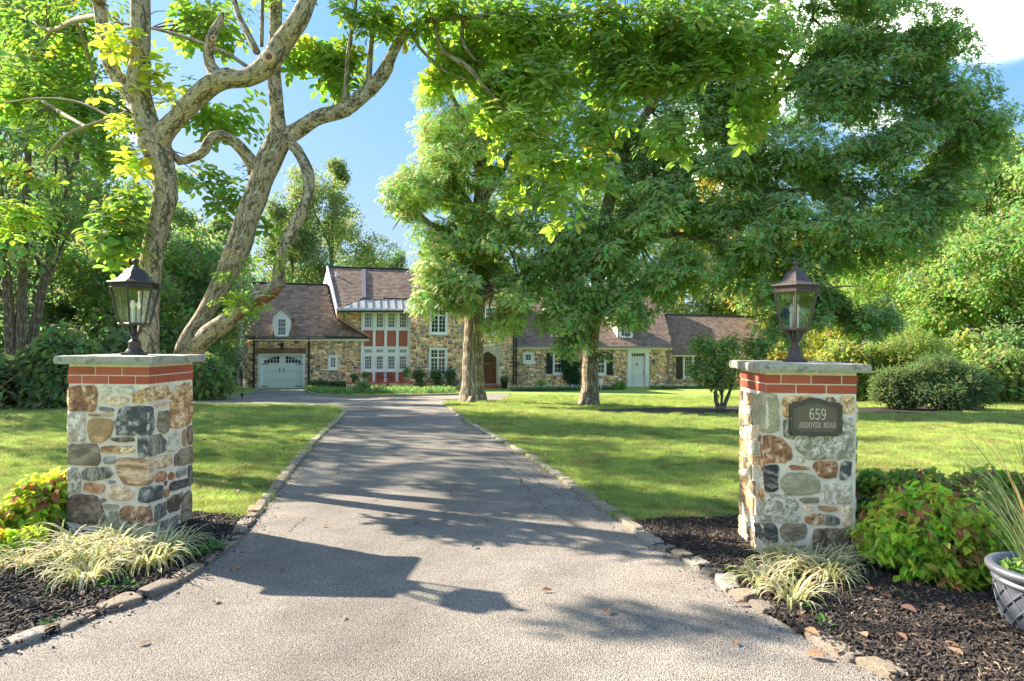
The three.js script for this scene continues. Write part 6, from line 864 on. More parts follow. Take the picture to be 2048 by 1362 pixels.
tree('lawn_edge_tree', 'yellow green tree behind the clipped evergreen shrub', 'tree', RG, { at: at(1770, 44), h: 12.5, r: 5, c1: Y1, c2: Y2, n: 1500, cb: 0.08 });
for (const [px, d, h, lb] of [[2160, 30, 13, 'leafy tree just past the corner of the lawn'], [2330, 36, 15, 'taller tree farther past the corner of the lawn']]) tree('lawn_edge_tree', lb, 'tree', RG, { at: at(px, d), h, r: 5, c1: D1, c2: D2, n: 900, cb: 0.15 });

// ---------------------------------------------------------------- shrubs, beds, small things
function shrub(name, label, cat, group, o) { // lobes: [dx, y, dz, rx, ry, rz, n] in metres from the foot
  const R = rng(o.seed), b = o.at, t = thing(name, label, cat, new V3(b.x, H(b.z), b.z), group), ls = o.lobes.map(([x, y, z, rx, ry, rz, n]) => ({ c: new V3(x, y, z), r: new V3(rx, ry, rz), n }));
  const gs = []; for (const l of ls) for (let k = 0; k < (o.stems ?? 3); k++) { const e = l.c.clone().add(new V3((R() - 0.5) * l.r.x, (R() - 0.4) * l.r.y, (R() - 0.5) * l.r.z)), f = new V3((R() - 0.5) * 0.15 + e.x * 0.15, -0.03, (R() - 0.5) * 0.15 + e.z * 0.15); gs.push(tube([f, f.clone().lerp(e, 0.5).add(new V3((R() - 0.5) * 0.1, 0.05, (R() - 0.5) * 0.1)), e], [o.sr ?? 0.012, (o.sr ?? 0.012) * 0.7, (o.sr ?? 0.012) * 0.3], 6, 0.3, 0, 1, 0.15)); }
  part(t, 'stem', merge(gs), o.bark ?? M.twig).userData.kind = 'stuff';
  const it = fill(ls, R, o.c1, o.c2, { gap: o.gap ?? 0.3, freq: o.freq ?? 2, shell: 0.4, size: o.size ?? 1, yellow: o.yellow ?? 0, yc: o.yc, floor: () => 0.02 });
  if (o.pick) o.pick(t, it, R); leafOut(t, it, o.geos, M[o.mat ?? 'leaf'], 'foliage'); return t;
}
const flatAt = (px, py) => G(px, py);
const sprig = [51, 52, 53].map((s) => clumpGeo({ n: 9, R: 0.055, L: 0.075, W: 0.036, kind: 'simple', seed: s, droop: 0.15, flat: 0.8 }));
const NL = [0.12, 0.2, 0.022], NB = [0.36, 0.43, 0.045];
const leafOne = [0, 1, 2].map((k) => { const T = new Tri(), Q = rng(k + 160); leafTris(T, new V3(), new V3(1, 0, 0), UP, 0.085, 0.042, 'simple', [1, 1, 1]); leafTris(T, new V3(), new V3(1, 0, 0), UP, 0.085, 0.042, 'simple', [1, 1, 1]); return T.geo(); });
const nandLeafM = [[0.6, 0.7, 0.09], [0.44, 0.6, 0.07], [0.66, 0.72, 0.15], [0.32, 0.48, 0.06], [0.72, 0.34, 0.22], [0.76, 0.48, 0.3]].map((c) => { const m = M.leaf.clone(); m.color = lin(...c); return m; });
const pickLeaves = (redBias) => (t, it, R) => { // the leaves on the near side are parts one by one
  const front = it.filter((e) => e.p.z > 0.02).sort((a, b) => b.p.z + b.p.y * 0.3 - a.p.z - a.p.y * 0.3).slice(0, 100); let n = 0;
  for (const e of front) for (let k = 0; k < 3 && n < 300; k++, n++) {
    const m = part(t, 'leaf', leafOne[n % 3], nandLeafM[R() < redBias ? 4 + Math.floor(R() * 2) : Math.floor(R() * 4)]), a = R() * 6.28, d = new V3(Math.cos(a), -0.1 - R() * 0.7, Math.sin(a) + 0.6).normalize(), z = new V3().crossVectors(d, new V3((R() - 0.5), 1, 0.5)).normalize(), y = new V3().crossVectors(z, d);
    m.quaternion.setFromRotationMatrix(new THREE.Matrix4().makeBasis(d, y, z)); m.position.copy(e.p).add(new V3((R() - 0.5) * 0.06, (R() - 0.5) * 0.06, 0.02 + R() * 0.03)); m.scale.setScalar(0.75 + R() * 0.45);
  }
};
shrub('nandina_shrub', 'lime and coral leaved nandina shrub on the mulch beside the dark planter', 'shrub', null, { seed: 31, at: G(1860, 1150), lobes: [[-0.1, 0.25, 0, 0.34, 0.25, 0.3, 260], [0.18, 0.26, 0.05, 0.28, 0.26, 0.28, 200], [0.0, 0.42, -0.1, 0.28, 0.15, 0.25, 150], [-0.3, 0.18, 0.06, 0.16, 0.18, 0.16, 70], [0.05, 0.16, 0.2, 0.3, 0.17, 0.16, 120]], geos: sprig, c1: NL, c2: NB, yellow: 0.1, yc: [0.5, 0.2, 0.12], pick: pickLeaves(0.16) });
shrub('nandina_shrub', 'dark green nandina with pink tips, behind the lime nandina and next to the pillar', 'shrub', null, { seed: 32, at: G(1795, 1075), lobes: [[0, 0.28, 0, 0.32, 0.26, 0.28, 230], [0.2, 0.4, 0, 0.2, 0.16, 0.2, 90], [-0.18, 0.36, 0, 0.18, 0.16, 0.18, 80]], geos: sprig, c1: [0.05, 0.11, 0.02], c2: [0.12, 0.2, 0.03], yellow: 0.14, yc: [0.34, 0.13, 0.1], pick: pickLeaves(0.3) });
shrub('nandina_shrub', 'reddish nandina behind the grass of the dark planter', 'shrub', null, { seed: 33, at: G(1975, 1080), lobes: [[0, 0.28, 0, 0.36, 0.28, 0.3, 240], [0.24, 0.3, 0, 0.24, 0.24, 0.24, 120], [-0.22, 0.24, 0, 0.22, 0.2, 0.2, 90]], geos: sprig, c1: [0.06, 0.12, 0.02], c2: [0.16, 0.24, 0.03], yellow: 0.22, yc: [0.4, 0.15, 0.1] });
shrub('nandina_shrub', 'orange tinged nandina half hidden by the pillar without a plaque', 'shrub', null, { seed: 34, at: G(88, 1075), lobes: [[0.04, 0.26, 0, 0.24, 0.24, 0.24, 230], [-0.16, 0.14, 0.1, 0.18, 0.14, 0.18, 110], [0.12, 0.36, 0, 0.18, 0.14, 0.18, 90]], geos: sprig, c1: NL, c2: NB, yellow: 0.26, yc: [0.52, 0.2, 0.06], pick: pickLeaves(0.3) });
shrub('nandina_shrub', 'low golden nandina at the edge of the bed before the orange one', 'shrub', null, { seed: 35, at: G(36, 1118), lobes: [[0, 0.1, 0, 0.2, 0.1, 0.16, 120], [-0.2, 0.1, 0, 0.16, 0.1, 0.14, 70]], geos: sprig, c1: NL, c2: [0.36, 0.36, 0.03], yellow: 0.1, yc: [0.5, 0.36, 0.05] });

// arching blades
function bladeGeo(R, n, o) {
  const T = new Tri();
  for (let i = 0; i < n; i++) {
    const a = R() * 6.283 + 0, L = o.L * (0.6 + 0.6 * R()), w = o.w * (0.7 + 0.5 * R()), lean = o.lean * (0.5 + 0.8 * R()), r0 = o.r * Math.sqrt(R()), bx = Math.cos(a) * r0, bz = Math.sin(a) * r0, dir = a + (R() - 0.5) * 1.4, col = o.col(R), col2 = o.col2 ? o.col2(R) : col, N = o.seg ?? 6, pts = [];
    let x = 0, y = 0, th = 0.1 + 0.35 * R(); for (let k = 0; k <= N; k++) { pts.push([x, y]); x += Math.sin(th) * L / N; y += Math.cos(th) * L / N; th += lean / N * (0.6 + 0.8 * k / N); }
    const P3 = ([px, py], s) => new V3(bx + Math.cos(dir) * px - Math.sin(dir) * s, Math.max(0.004, py), bz + Math.sin(dir) * px + Math.cos(dir) * s);
    for (let k = 0; k < N; k++) { const wa = w * (1 - (k / N) ** 2 * 0.9), wb = w * (1 - ((k + 1) / N) ** 2 * 0.98), c = mx(col, col2, k / N); const A = P3(pts[k], 0), B = P3(pts[k + 1], 0); T.q(P3(pts[k], -wa), A, B, P3(pts[k + 1], -wb), null, c); T.q(A, P3(pts[k], wa), P3(pts[k + 1], wb), B, null, mx(c, col2, 0.3)); }
  }
  return T.geo();
}
{
  const R = rng(222), straw = (Q) => { const k = Q(); return k < 0.5 ? [0.64, 0.61, 0.32] : k < 0.75 ? [0.42, 0.5, 0.14] : k < 0.92 ? [0.82, 0.74, 0.6] : [0.6, 0.4, 0.2]; };
  const spots = [[128, 1128, 0.3, 'leftmost of the row'], [170, 1112, 0.36, 'second from the low nandina'], [215, 1135, 0.36, 'third from the low nandina'], [262, 1118, 0.36, 'in the middle of the row'], [305, 1138, 0.34, 'before the inner edge of the pillar'], [340, 1120, 0.3, 'closest to the driveway stones'], [178, 1168, 0.3, 'drooping far out over the mulch'], [50, 1142, 0.24, 'beside the low golden nandina']];
  for (const [x, y, L, w] of spots) { const t = thing('ornamental_grass', 'pale variegated grass tuft at the foot of the plain pillar, ' + w, 'ornamental grass', G(x, y), 'variegated grass tufts at the foot of the pillars'); part(t, 'blades', bladeGeo(R, 125, { L: L * 1.06, w: 0.0088, lean: 3.6, r: 0.09, col: straw, col2: straw }), M.blade).userData.kind = 'stuff'; }
  for (const [x, y, L, w] of [[1525, 1178, 0.26, 'closest to the driveway stones'], [1568, 1150, 0.32, 'right under the front corner'], [1625, 1158, 0.36, 'under the middle of the plaque face'], [1690, 1140, 0.4, 'beside the lime nandina'], [1585, 1212, 0.28, 'lowest, at the stone edging'], [1660, 1170, 0.32, 'between the middle tuft and the lime nandina']]) { const t = thing('ornamental_grass', 'greenish grass tuft at the foot of the plaque pillar, ' + w, 'ornamental grass', G(x, y), 'variegated grass tufts at the foot of the pillars'); part(t, 'blades', bladeGeo(R, 100, { L: L * 0.92, w: 0.0075, lean: 3.0, r: 0.08, col: (Q) => Q() < 0.5 ? [0.34, 0.4, 0.12] : Q() < 0.6 ? [0.58, 0.52, 0.26] : [0.6, 0.45, 0.3], col2: straw }), M.blade).userData.kind = 'stuff'; }
  // broad leaved weeds
  const weed = (x, y, s, lb) => { const t = thing('weed', lb, 'weed', G(x, y)), n = 9; for (let i = 0; i < n; i++) { const a = i * 2.4, T = new Tri(), d = new V3(Math.cos(a), 0.5 + R() * 0.8, Math.sin(a)); leafTris(T, new V3(0, 0.005, 0), d, UP, s * (0.7 + 0.5 * R()), s * 0.36, 'big', [0.75, 1, 0.9]); const m = M.leaf; const g = T.geo(); const c = g.attributes.color; for (let k = 0; k < c.count; k++) c.setXYZ(k, 0.12, 0.3, 0.04); part(t, 'leaf', g, m); } };
  weed(392, 1118, 0.16, 'broad green weed between the plain pillar and the edging stones'); weed(425, 1108, 0.13, 'bright weed leaning on the edging stones near the pillar shadow'); weed(250, 1185, 0.1, 'small mottled weed on the mulch below the grass tufts'); weed(205, 1178, 0.09, 'low weed below the drooping grass tuft'); weed(1457, 1158, 0.07, 'tiny weed among the stones before the plaque pillar'); weed(1600, 1225, 0.08, 'weed at the stones below the lowest grass tuft'); weed(1822, 1210, 0.06, 'seedling alone on the mulch below the lime nandina'); weed(1650, 1262, 0.08, 'ragged weed behind the edging near the dry leaves'); weed(470, 1042, 0.08, 'weed at the corner of the bed and the lawn'); weed(100, 1262, 0.08, 'grassy weed by the nearest edging stones');
}
// planters
function planter(pos, label, plantLabel, seed, o) {
  const t = thing('planter', label, 'planter', pos, 'dark planters with tall grass'), R = rng(seed), h = 0.34, r0 = 0.17, r1 = 0.255, pr = [[0.001, 0], [r0 - 0.01, 0], [r0, 0.012], [r0 + 0.01, 0.02], [r0 + 0.008, 0.03]];
  for (let k = 1; k <= 8; k++) pr.push([lerp(r0 + 0.008, r1 - 0.03, k / 8) + 0.012 * Math.sin(Math.PI * k / 8), lerp(0.03, h - 0.09, k / 8)]);
  part(t, 'pot', new THREE.LatheGeometry(pr.concat([[r1 - 0.018, h - 0.085], [r1 - 0.018, h - 0.07], [r1 - 0.03, h - 0.066], [r1 - 0.025, h - 0.05], [r1 - 0.05, h - 0.05], [r1 - 0.06, h - 0.09], [0.001, h - 0.09]]).map((p) => new THREE.Vector2(...p)), 64), M.pot);
  part(t, 'rim', new THREE.LatheGeometry([[r1 - 0.05, h - 0.05], [r1 - 0.02, h - 0.055], [r1 - 0.004, h - 0.045], [r1 + 0.008, h - 0.03], [r1 + 0.01, h - 0.014], [r1, h - 0.002], [r1 - 0.02, h], [r1 - 0.045, h - 0.012], [r1 - 0.05, h - 0.05]].map((p) => new THREE.Vector2(...p)), 64), M.pot);
  const wallR = (y) => { const f = clamp((y - 0.03) / (h - 0.12), 0, 1); return lerp(r0 + 0.008, r1 - 0.03, f) + 0.012 * Math.sin(Math.PI * f) + 0.001; };
  for (let k = 0; k < 16; k++) for (const s of [1, -1]) { const pts = []; for (let i = 0; i <= 10; i++) { const y = lerp(0.04, h - 0.1, i / 10), a = k / 16 * 6.283 + s * i / 10 * 0.82, r = wallR(y); pts.push(new V3(Math.cos(a) * r, y, Math.sin(a) * r)); } part(t, 'strap', new THREE.TubeGeometry(new THREE.CatmullRomCurve3(pts), 12, 0.0065, 5), M.pot); }
  part(t, 'soil', new THREE.CircleGeometry(r1 - 0.05, 24).rotateX(-Math.PI / 2).translate(0, h - 0.06, 0), M.mulch);
  const p = thing('fountain_grass', plantLabel, 'ornamental grass', pos.clone().add(new V3(0, h - 0.06, 0)), 'tall grasses in the planters');
  part(p, 'blades', bladeGeo(R, 110, { L: o.L, w: 0.005, lean: 1.35, r: 0.11, seg: 9, col: (Q) => mx([0.1, 0.18, 0.05], [0.22, 0.32, 0.1], Q()), col2: (Q) => mx([0.16, 0.26, 0.07], [0.36, 0.36, 0.14], Q()) }), M.blade).userData.kind = 'stuff';
  part(p, 'plume', bladeGeo(R, 26, { L: o.L * 1.15, w: 0.004, lean: 1.0, r: 0.08, seg: 9, col: () => [0.4, 0.3, 0.12], col2: (Q) => Q() < 0.5 ? [0.62, 0.5, 0.3] : [0.55, 0.2, 0.08] }), M.blade).userData.kind = 'stuff';
  const it = []; for (let k = 0; k < 26; k++) { const a = R() * 6.28, r = 0.06 + 0.12 * R(); it.push({ p: new V3(Math.cos(a) * r, 0.03 + 0.05 * R(), Math.sin(a) * r), q: turned(R, new V3(Math.cos(a), 0.4, Math.sin(a))), s: 1, c: cmix([0.05, 0.12, 0.03], [0.12, 0.2, 0.04], R()) }); } leafOut(p, it, sprig, M.leaf, 'foliage');
}
{ const p = G(2095, 1266); planter(p, 'dark grey planter with a woven lattice pattern on the mulch', 'tall green grass in the lattice planter beside the lime nandina', 61, { L: 0.8 }); const q = new V3(-3.95, 0, -4.0); q.y = H(q.z); planter(q, 'dark planter past the bed by the plain pillar', 'tall grass with buff tips reaching in beside the plain pillar', 62, { L: 0.9 }); }

// fallen leaves, each on its own
{
  const R = rng(333), base = [0, 1, 2].map((k) => { const T = new Tri(), Q = rng(500 + k); leafTris(T, new V3(), new V3(1, 0.15, 0), new V3(0.1, 1, 0.2 * k - 0.2), 0.1, 0.055, 'big', [1, 1, 1]); const g = T.geo(), p = g.attributes.position; for (let i = 0; i < p.count; i++) p.setY(i, p.getY(i) + 0.35 * p.getZ(i) ** 2 / 0.03 * (k - 0.3) * 0.2 + 0.012); g.deleteAttribute('color'); g.computeVertexNormals(); return g; });
  const drop = (x, y, s, where, lift) => { const p = G(x, y); const m = new THREE.Mesh(base[Math.floor(R() * 3)], M.dryLeaf[Math.floor(R() * 5)]); m.name = numbered('fallen_leaf'); m.position.copy(p).setY(p.y + lift); m.rotation.set((R() - 0.5) * 0.3, R() * 6.28, (R() - 0.5) * 0.3); m.scale.setScalar(s); scene.add(m); tag(m, 'dry brown leaf lying on the ' + where, 'leaf', 'fallen leaves on the ' + where); };
  for (const [x, y] of [[683, 1246], [300, 1290], [944, 1102], [1105, 1188], [752, 1003], [840, 1050], [971, 1050], [655, 1058], [1064, 1041], [690, 1008], [463, 1146], [1330, 1122], [1210, 1235], [870, 850], [782, 845], [765, 905], [735, 880], [828, 930], [700, 905], [1470, 1216], [1135, 1024], [560, 1150], [430, 1205], [1020, 940], [905, 985], [1470, 1300], [1240, 1110]]) drop(x, y, 0.4 + R() * 0.3, 'driveway', 0.016);
  for (const [x, y] of [[110, 1168], [155, 1198], [290, 1192], [175, 1252], [236, 1218], [122, 1262], [520, 1032], [450, 1035], [560, 985], [60, 1150], [1690, 1318], [1655, 1326], [1742, 1240], [1835, 1242], [1785, 1212], [1735, 1185], [1880, 1225], [1610, 1235], [1640, 1290], [1560, 1208], [1720, 1280], [1850, 1180], [1400, 1098], [1335, 1075], [1905, 1250], [1795, 1282], [1845, 1290], [1875, 1296], [1815, 1300], [1890, 1310]]) drop(x, y, 0.5 + R() * 0.5, 'mulch', 0.03);
  for (let k = 0; k < 46; k++) { const l = k < 26, x = l ? 400 + R() * 230 : 1050 + R() * 520, y = l ? 850 + R() * 165 : 850 + R() * 170, p = G(x, y); if (onPaving(p.x, p.z) || onBed(p.x, p.z)) continue; drop(x, y, 0.6 + R() * 0.4, 'lawn', 0.045); }
}
// mulch chips and grass, beyond counting
{
  const R = rng(444), chips = [0, 1, 2].map((k) => { const g = new THREE.BoxGeometry(0.05, 0.006, 0.011, 2, 1, 1).toNonIndexed(), p = g.attributes.position; for (let i = 0; i < p.count; i++) { const x = p.getX(i); p.setY(i, p.getY(i) + 0.006 * Math.sin(x * 60 + k * 2)); p.setZ(i, p.getZ(i) * (1 - Math.abs(x) * 16) + 0.004 * Math.sin(x * 50 + k)); } g.computeVertexNormals(); return g; }), it = [];
  const scatter = (poly, n, x0, x1, z0, z1, bias) => { for (let i = 0; i < n; i++) { const x = lerp(x0, x1, R()), z = lerp(z0, z1, Math.pow(R(), bias)); if (!inPoly(x, z, poly)) continue; const k = R(), g = 0.35 + R() * 0.9; it.push({ p: new V3(x, H(z) + 0.022 + R() * 0.016, z), q: new THREE.Quaternion().setFromEuler(new THREE.Euler((R() - 0.5) * 0.9, R() * 6.28, (R() - 0.5) * 0.7)), s: new V3(0.35 + R() * 0.9, 0.7 + R() * 0.7, 0.4 + R() * 0.7), c: k < 0.72 ? lin(0.05 * g, 0.037 * g, 0.03 * g) : k < 0.93 ? lin(0.11 * g, 0.075 * g, 0.055 * g) : lin(0.26 * g, 0.19 * g, 0.13 * g) }); } };
  scatter(BEDL, 30000, -4.6, -1.6, -2.6, -5.6, 1); scatter(BEDR, 70000, 0.7, 4.8, -2.3, -5.6, 1);
  const t = stuff('mulch_chips', 'dark shredded bark mulch covering the beds round the pillars', 'mulch'); leafOut(t, it, chips, M.chip, 'chips');
  const blade = (n, h, s) => { const T = new Tri(), Q = rng(s); for (let i = 0; i < n; i++) { const a = Q() * 6.28, l = 0.4 + Q() * 0.8, x = (Q() - 0.5) * 0.1, z = (Q() - 0.5) * 0.1, w = 0.0028, hh = h * (0.6 + 0.6 * Q()), c = [1, 1, 1].map(() => 0.8 + 0.4 * Q()); const A = new V3(x - Math.sin(a) * w, 0, z + Math.cos(a) * w), B = new V3(x + Math.sin(a) * w, 0, z - Math.cos(a) * w), m = new V3(x + Math.cos(a) * l * hh * 0.3, hh * 0.65, z + Math.sin(a) * l * hh * 0.3), tp = new V3(x + Math.cos(a) * l * hh, hh, z + Math.sin(a) * l * hh); const ml = m.clone().add(new V3(-Math.sin(a) * w * 0.8, 0, Math.cos(a) * w * 0.8)); T.q(A, B, m, ml, null, c); T.t(ml, m, tp, null, null, null, c); } return T.geo(); };
  const tufts = [1, 2, 3].map((s) => blade(16, 0.055, s)), gi = [];
  const put = (n, d0, d1, size) => { for (let i = 0; i < n; i++) { const d = lerp(d0, d1, R()), x = (R() * 2 - 1) * 0.9 * d, z = -d; if (onPaving(x, z) || onBed(x, z) || inPoly(x, z, WOODFLOOR)) continue; const k = n3(x * 0.7, 0, z * 0.7, 4), y = n3(x * 3, 1, z * 3, 6), t = clamp(k * 0.6 + R() * 0.55, 0, 1), c = mx([0.22, 0.36, 0.06], [0.5, 0.58, 0.15], t); if (y > 0.66 && R() < 0.4) { c[0] = 0.34; c[1] = 0.28; c[2] = 0.11; } const jt = (0.72 + R() * 0.6) * (0.78 + 0.44 * n3(x * 6, 4, z * 6, 79)); c[0] *= jt * (0.94 + R() * 0.2); c[1] *= jt; c[2] *= jt; gi.push({ p: new V3(x, H(z) - 0.004, z), q: new THREE.Quaternion().setFromAxisAngle(UP, R() * 6.28), s: size * (0.7 + 0.5 * R()) * (0.55 + 0.95 * n3(x * 4.5, 2, z * 4.5, 77)), c: lin(...c) }); } };
  put(42000, 4.6, 8.5, 0.85); put(52000, 8.5, 14, 1.05); put(46000, 14, 22, 1.4); put(26000, 22, 31, 1.8);
  // grass creeping into the cracked edge of the drive
  for (let i = 0; i < 520; i++) { const p = G(960 + R() * 230, 880 + R() * 140); if (!inPoly(p.x, p.z, drivePoly)) continue; const q = n3(p.x * 2.2, 0, p.z * 2.2, 31); if (q < 0.6) continue; gi.push({ p, q: new THREE.Quaternion().setFromAxisAngle(UP, R() * 6.28), s: 0.3 + R() * 0.3, c: lin(0.16, 0.22, 0.05) }); }
  const g = stuff('grass', 'short lawn grass on both sides of the driveway', 'grass'); leafOut(g, gi, tufts, M.blade, 'blades');
}
{
  const R = rng(888), it = [], bit = new THREE.TetrahedronGeometry(0.007); const t = stuff('edge_litter', 'grit and crumbled leaves gathered along the edges of the driveway', 'litter');
  for (const [line, s] of [[LEFT, 1], [RIGHT, -1]]) { const cv = new THREE.CatmullRomCurve3(line, false, 'centripetal'); for (let i = 0; i < 1500; i++) { const u = R(), p = cv.getPointAt(u); if (-p.z < 2.3 || -p.z > 16) continue; const o = Math.abs(R() + R() - 1) * 0.22; it.push({ p: new V3(p.x + s * o, H(p.z) + 0.015, p.z), q: new THREE.Quaternion().setFromEuler(new THREE.Euler(R() * 6, R() * 6, R() * 6)), s: new V3(0.5 + R() * 1.3, 0.3 + R() * 0.4, 0.5 + R()), c: R() < 0.5 ? lin(0.1, 0.07, 0.045) : R() < 0.6 ? lin(0.22, 0.14, 0.08) : lin(0.3, 0.28, 0.25) }); } }
  leafOut(t, it, [bit], M.chip, 'grit');
}
// planting by the house
{
  const R = rng(555), hz = (px, py, z) => { const p = fp(px, py, z); const w = hWorld(p.x, 0, z); return w; };
  const box2 = [71, 72].map((s) => clumpGeo({ n: 16, R: 0.13, L: 0.085, W: 0.045, kind: 'simple', seed: s }));
  const gc = stuff('ground_cover', 'low green ground cover before the terrace wall', 'ground cover'), gi = [];
  for (let k = 0; k < 900; k++) { const x = 618 + R() * 290, y = 786 + (x < 700 ? (x - 618) / 82 * 6 : 3) + (R() - 0.7) * 6 - (x > 850 ? 2 : 0), p = G(x, y - 1); gi.push({ p: p.setY(p.y + 0.04 + R() * 0.22), q: turned(R, UP), s: 1 + R() * 0.7, c: cmix([0.06, 0.11, 0.025], [0.16, 0.22, 0.05], R()) }); }
  for (let k = 0; k < 260; k++) { const p = hz(618 + R() * 72, 775, 0.35 + R() * 0.8); p.y = H(p.z) + R() * 0.42; gi.push({ p, q: turned(R, UP), s: 1.2, c: cmix([0.03, 0.07, 0.02], [0.08, 0.13, 0.03], R()) }); } leafOut(gc, gi, box2, M.leaf, 'foliage');
  for (const [x, lb] of [[838, 'clipped wall shrub nearest the window bay'], [872, 'clipped wall shrub under the ground floor window'], [900, 'clipped wall shrub beside the oak trunk']]) { const w = hz(x, 778, 1.15); shrub('wall_shrub', lb, 'shrub', 'clipped shrubs along the gable wall', { seed: x, at: w, stems: 4, sr: 0.02, lobes: [[0, 0.95, 0, 0.42, 0.3, 0.25, 90], [0.05, 0.45, 0, 0.25, 0.4, 0.2, 40], [0, 0.1, 0.1, 0.5, 0.12, 0.25, 40]], geos: box2, c1: [0.06, 0.1, 0.03], c2: [0.14, 0.18, 0.05], size: 1.1 }); }
  { const w = hz(1143, 770, 0.4); shrub('wall_shrub', 'dark climbing shrub grown up between the shuttered windows', 'shrub', null, { seed: 7, at: w, stems: 4, sr: 0.025, lobes: [[0, 1.5, 0, 0.75, 0.55, 0.3, 300], [0.1, 0.9, 0, 0.6, 0.5, 0.28, 200], [0.15, 0.3, 0, 0.4, 0.4, 0.25, 110], [-0.35, 1.75, 0, 0.35, 0.3, 0.25, 80]], geos: box2, c1: [0.025, 0.06, 0.02], c2: [0.06, 0.11, 0.03], size: 1.3 }); }
  const bed = [[1022, 783.5], [1250, 779], [1250, 775.5], [1022, 779]], bed2 = [[1300, 778], [1440, 777], [1440, 774], [1300, 774.5]];
  for (const [i, b] of [bed, bed2].entries()) struct('flower_bed', sheet(b.map((a) => G(...a)), 0.03, 0.6), M.mulch);
  const flower = (px, py, i, lb, grp, s) => { const p = G(px, py), t = thing('flowering_plant', lb, 'flower', p, grp), it = [], T = new Tri(); for (let k = 0; k < 7; k++) it.push({ p: new V3((R() - 0.5) * 0.3, 0.06 + R() * 0.16, (R() - 0.5) * 0.22), q: turned(R, UP), s: s * 1.05, c: cmix([0.07, 0.13, 0.03], [0.16, 0.24, 0.05], R()) }); leafOut(t, it, box2, M.leaf, 'foliage'); for (let k = 0; k < 9; k++) { const c = new V3((R() - 0.5) * 0.36, 0.18 + R() * 0.14, (R() - 0.5) * 0.26), r = 0.035; for (let j = 0; j < 5; j++) { const a = j * 1.257, b = a + 0.9; T.t(c, c.clone().add(new V3(Math.cos(a) * r, 0.012, Math.sin(a) * r * 0.6 + 0.02)), c.clone().add(new V3(Math.cos(b) * r, 0.012, Math.sin(b) * r * 0.6 + 0.02)), null, null, null, [0.9, 0.9, 0.9]); T.t(c, c.clone().add(new V3(Math.cos(a) * r, Math.sin(a) * r, 0.02)), c.clone().add(new V3(Math.cos(b) * r, Math.sin(b) * r, 0.02)), null, null, null, [0.9, 0.9, 0.9]); } } part(t, 'blossom', T.geo(), M.petal); };
  M.petal = std({ color: lin(0.95, 0.95, 0.92), vertexColors: true, side: THREE.DoubleSide, roughness: 0.7 });
  for (let k = 0; k < 26; k++) { const x = 1026 + k * 8.8; if (x > 1163 && x < 1194) continue; flower(x, 780.6 - k * 0.13 + R(), k, 'white flowering plant in the bed below the shuttered windows', 'white flowers under the shuttered windows', 1); }
  for (let k = 0; k < 14; k++) flower(1304 + k * 9.4, 776.6 + R() * 0.8, k, 'white flowering plant in the bed past the side door', 'white flowers past the side door', 0.95);
  for (const [x, lb] of [[1082, 'round green plant in the flower bed under the first shutter'], [1238, 'bright green plant beside the side door step']]) shrub('garden_plant', lb, 'plant', null, { seed: x, at: G(x, 779), sr: 0.008, lobes: [[0, 0.28, 0, 0.42, 0.28, 0.28, 60]], geos: box2, c1: [0.08, 0.15, 0.03], c2: [0.18, 0.28, 0.04], size: 1.2 });
  // pots, bench, post
  const pot = (w, r, h, mat, lb, plant, plantLb, c1, c2, ph) => { const t = thing('plant_pot', lb, 'plant pot', w); part(t, 'pot', new THREE.LatheGeometry([[0.001, 0], [r * 0.65, 0], [r * 0.8, h * 0.5], [r, h * 0.9], [r * 1.06, h * 0.92], [r * 1.06, h], [r * 0.9, h], [r * 0.88, h * 0.86], [0.001, h * 0.86]].map((p) => new THREE.Vector2(...p)), 24), mat); part(t, 'soil', new THREE.CircleGeometry(r * 0.88, 16).rotateX(-Math.PI / 2).translate(0, h * 0.88, 0), M.mulch); if (plant) { const s = shrub('potted_plant', plantLb, 'plant', null, { seed: Math.round(r * 1000), at: w, sr: 0.008, lobes: [[0, h + ph * 0.4, 0, r * 1.3, ph * 0.5, r * 1.2, 46]], geos: box2, c1, c2, size: 0.95 }); s.position.y = w.y; } };
  const onT = (px, z) => { const p = fp(px, 770, z); const w = hWorld(p.x, 0, z); w.y = house.position.y + fp(760, 766.2, 2.2).y - 0.02; return w; };
  pot(onT(731, 2.0), 0.2, 0.36, M.terracotta, 'tan clay pot on the terrace wall', 1, 'leafy plant in the tan clay pot', [0.06, 0.12, 0.03], [0.14, 0.22, 0.04], 0.35);
  pot(onT(707, 2.0), 0.14, 0.26, M.pot, 'small grey pot at the end of the terrace wall', 1, 'small shrub in the grey pot', [0.04, 0.09, 0.03], [0.1, 0.16, 0.04], 0.3);
  pot(onT(813, 1.6), 0.22, 0.36, M.terracotta, 'brown urn before the last brick panel', 1, 'bushy fern in the brown urn', [0.06, 0.13, 0.03], [0.16, 0.26, 0.04], 0.75);
  { const w = hz(1009, 775, 1.4); w.y = H(w.z); pot(w, 0.24, 0.5, M.dark, 'dark planter beside the entrance steps', 1, 'leafy plant in the dark planter by the steps', [0.05, 0.1, 0.03], [0.12, 0.18, 0.04], 0.35); }
  { const w = G(727, 787.5); pot(w, 0.36, 0.34, M.pot, 'wide blue grey bowl before the terrace wall', 1, 'low plant in the wide grey bowl', [0.06, 0.12, 0.03], [0.14, 0.22, 0.05], 0.3); }
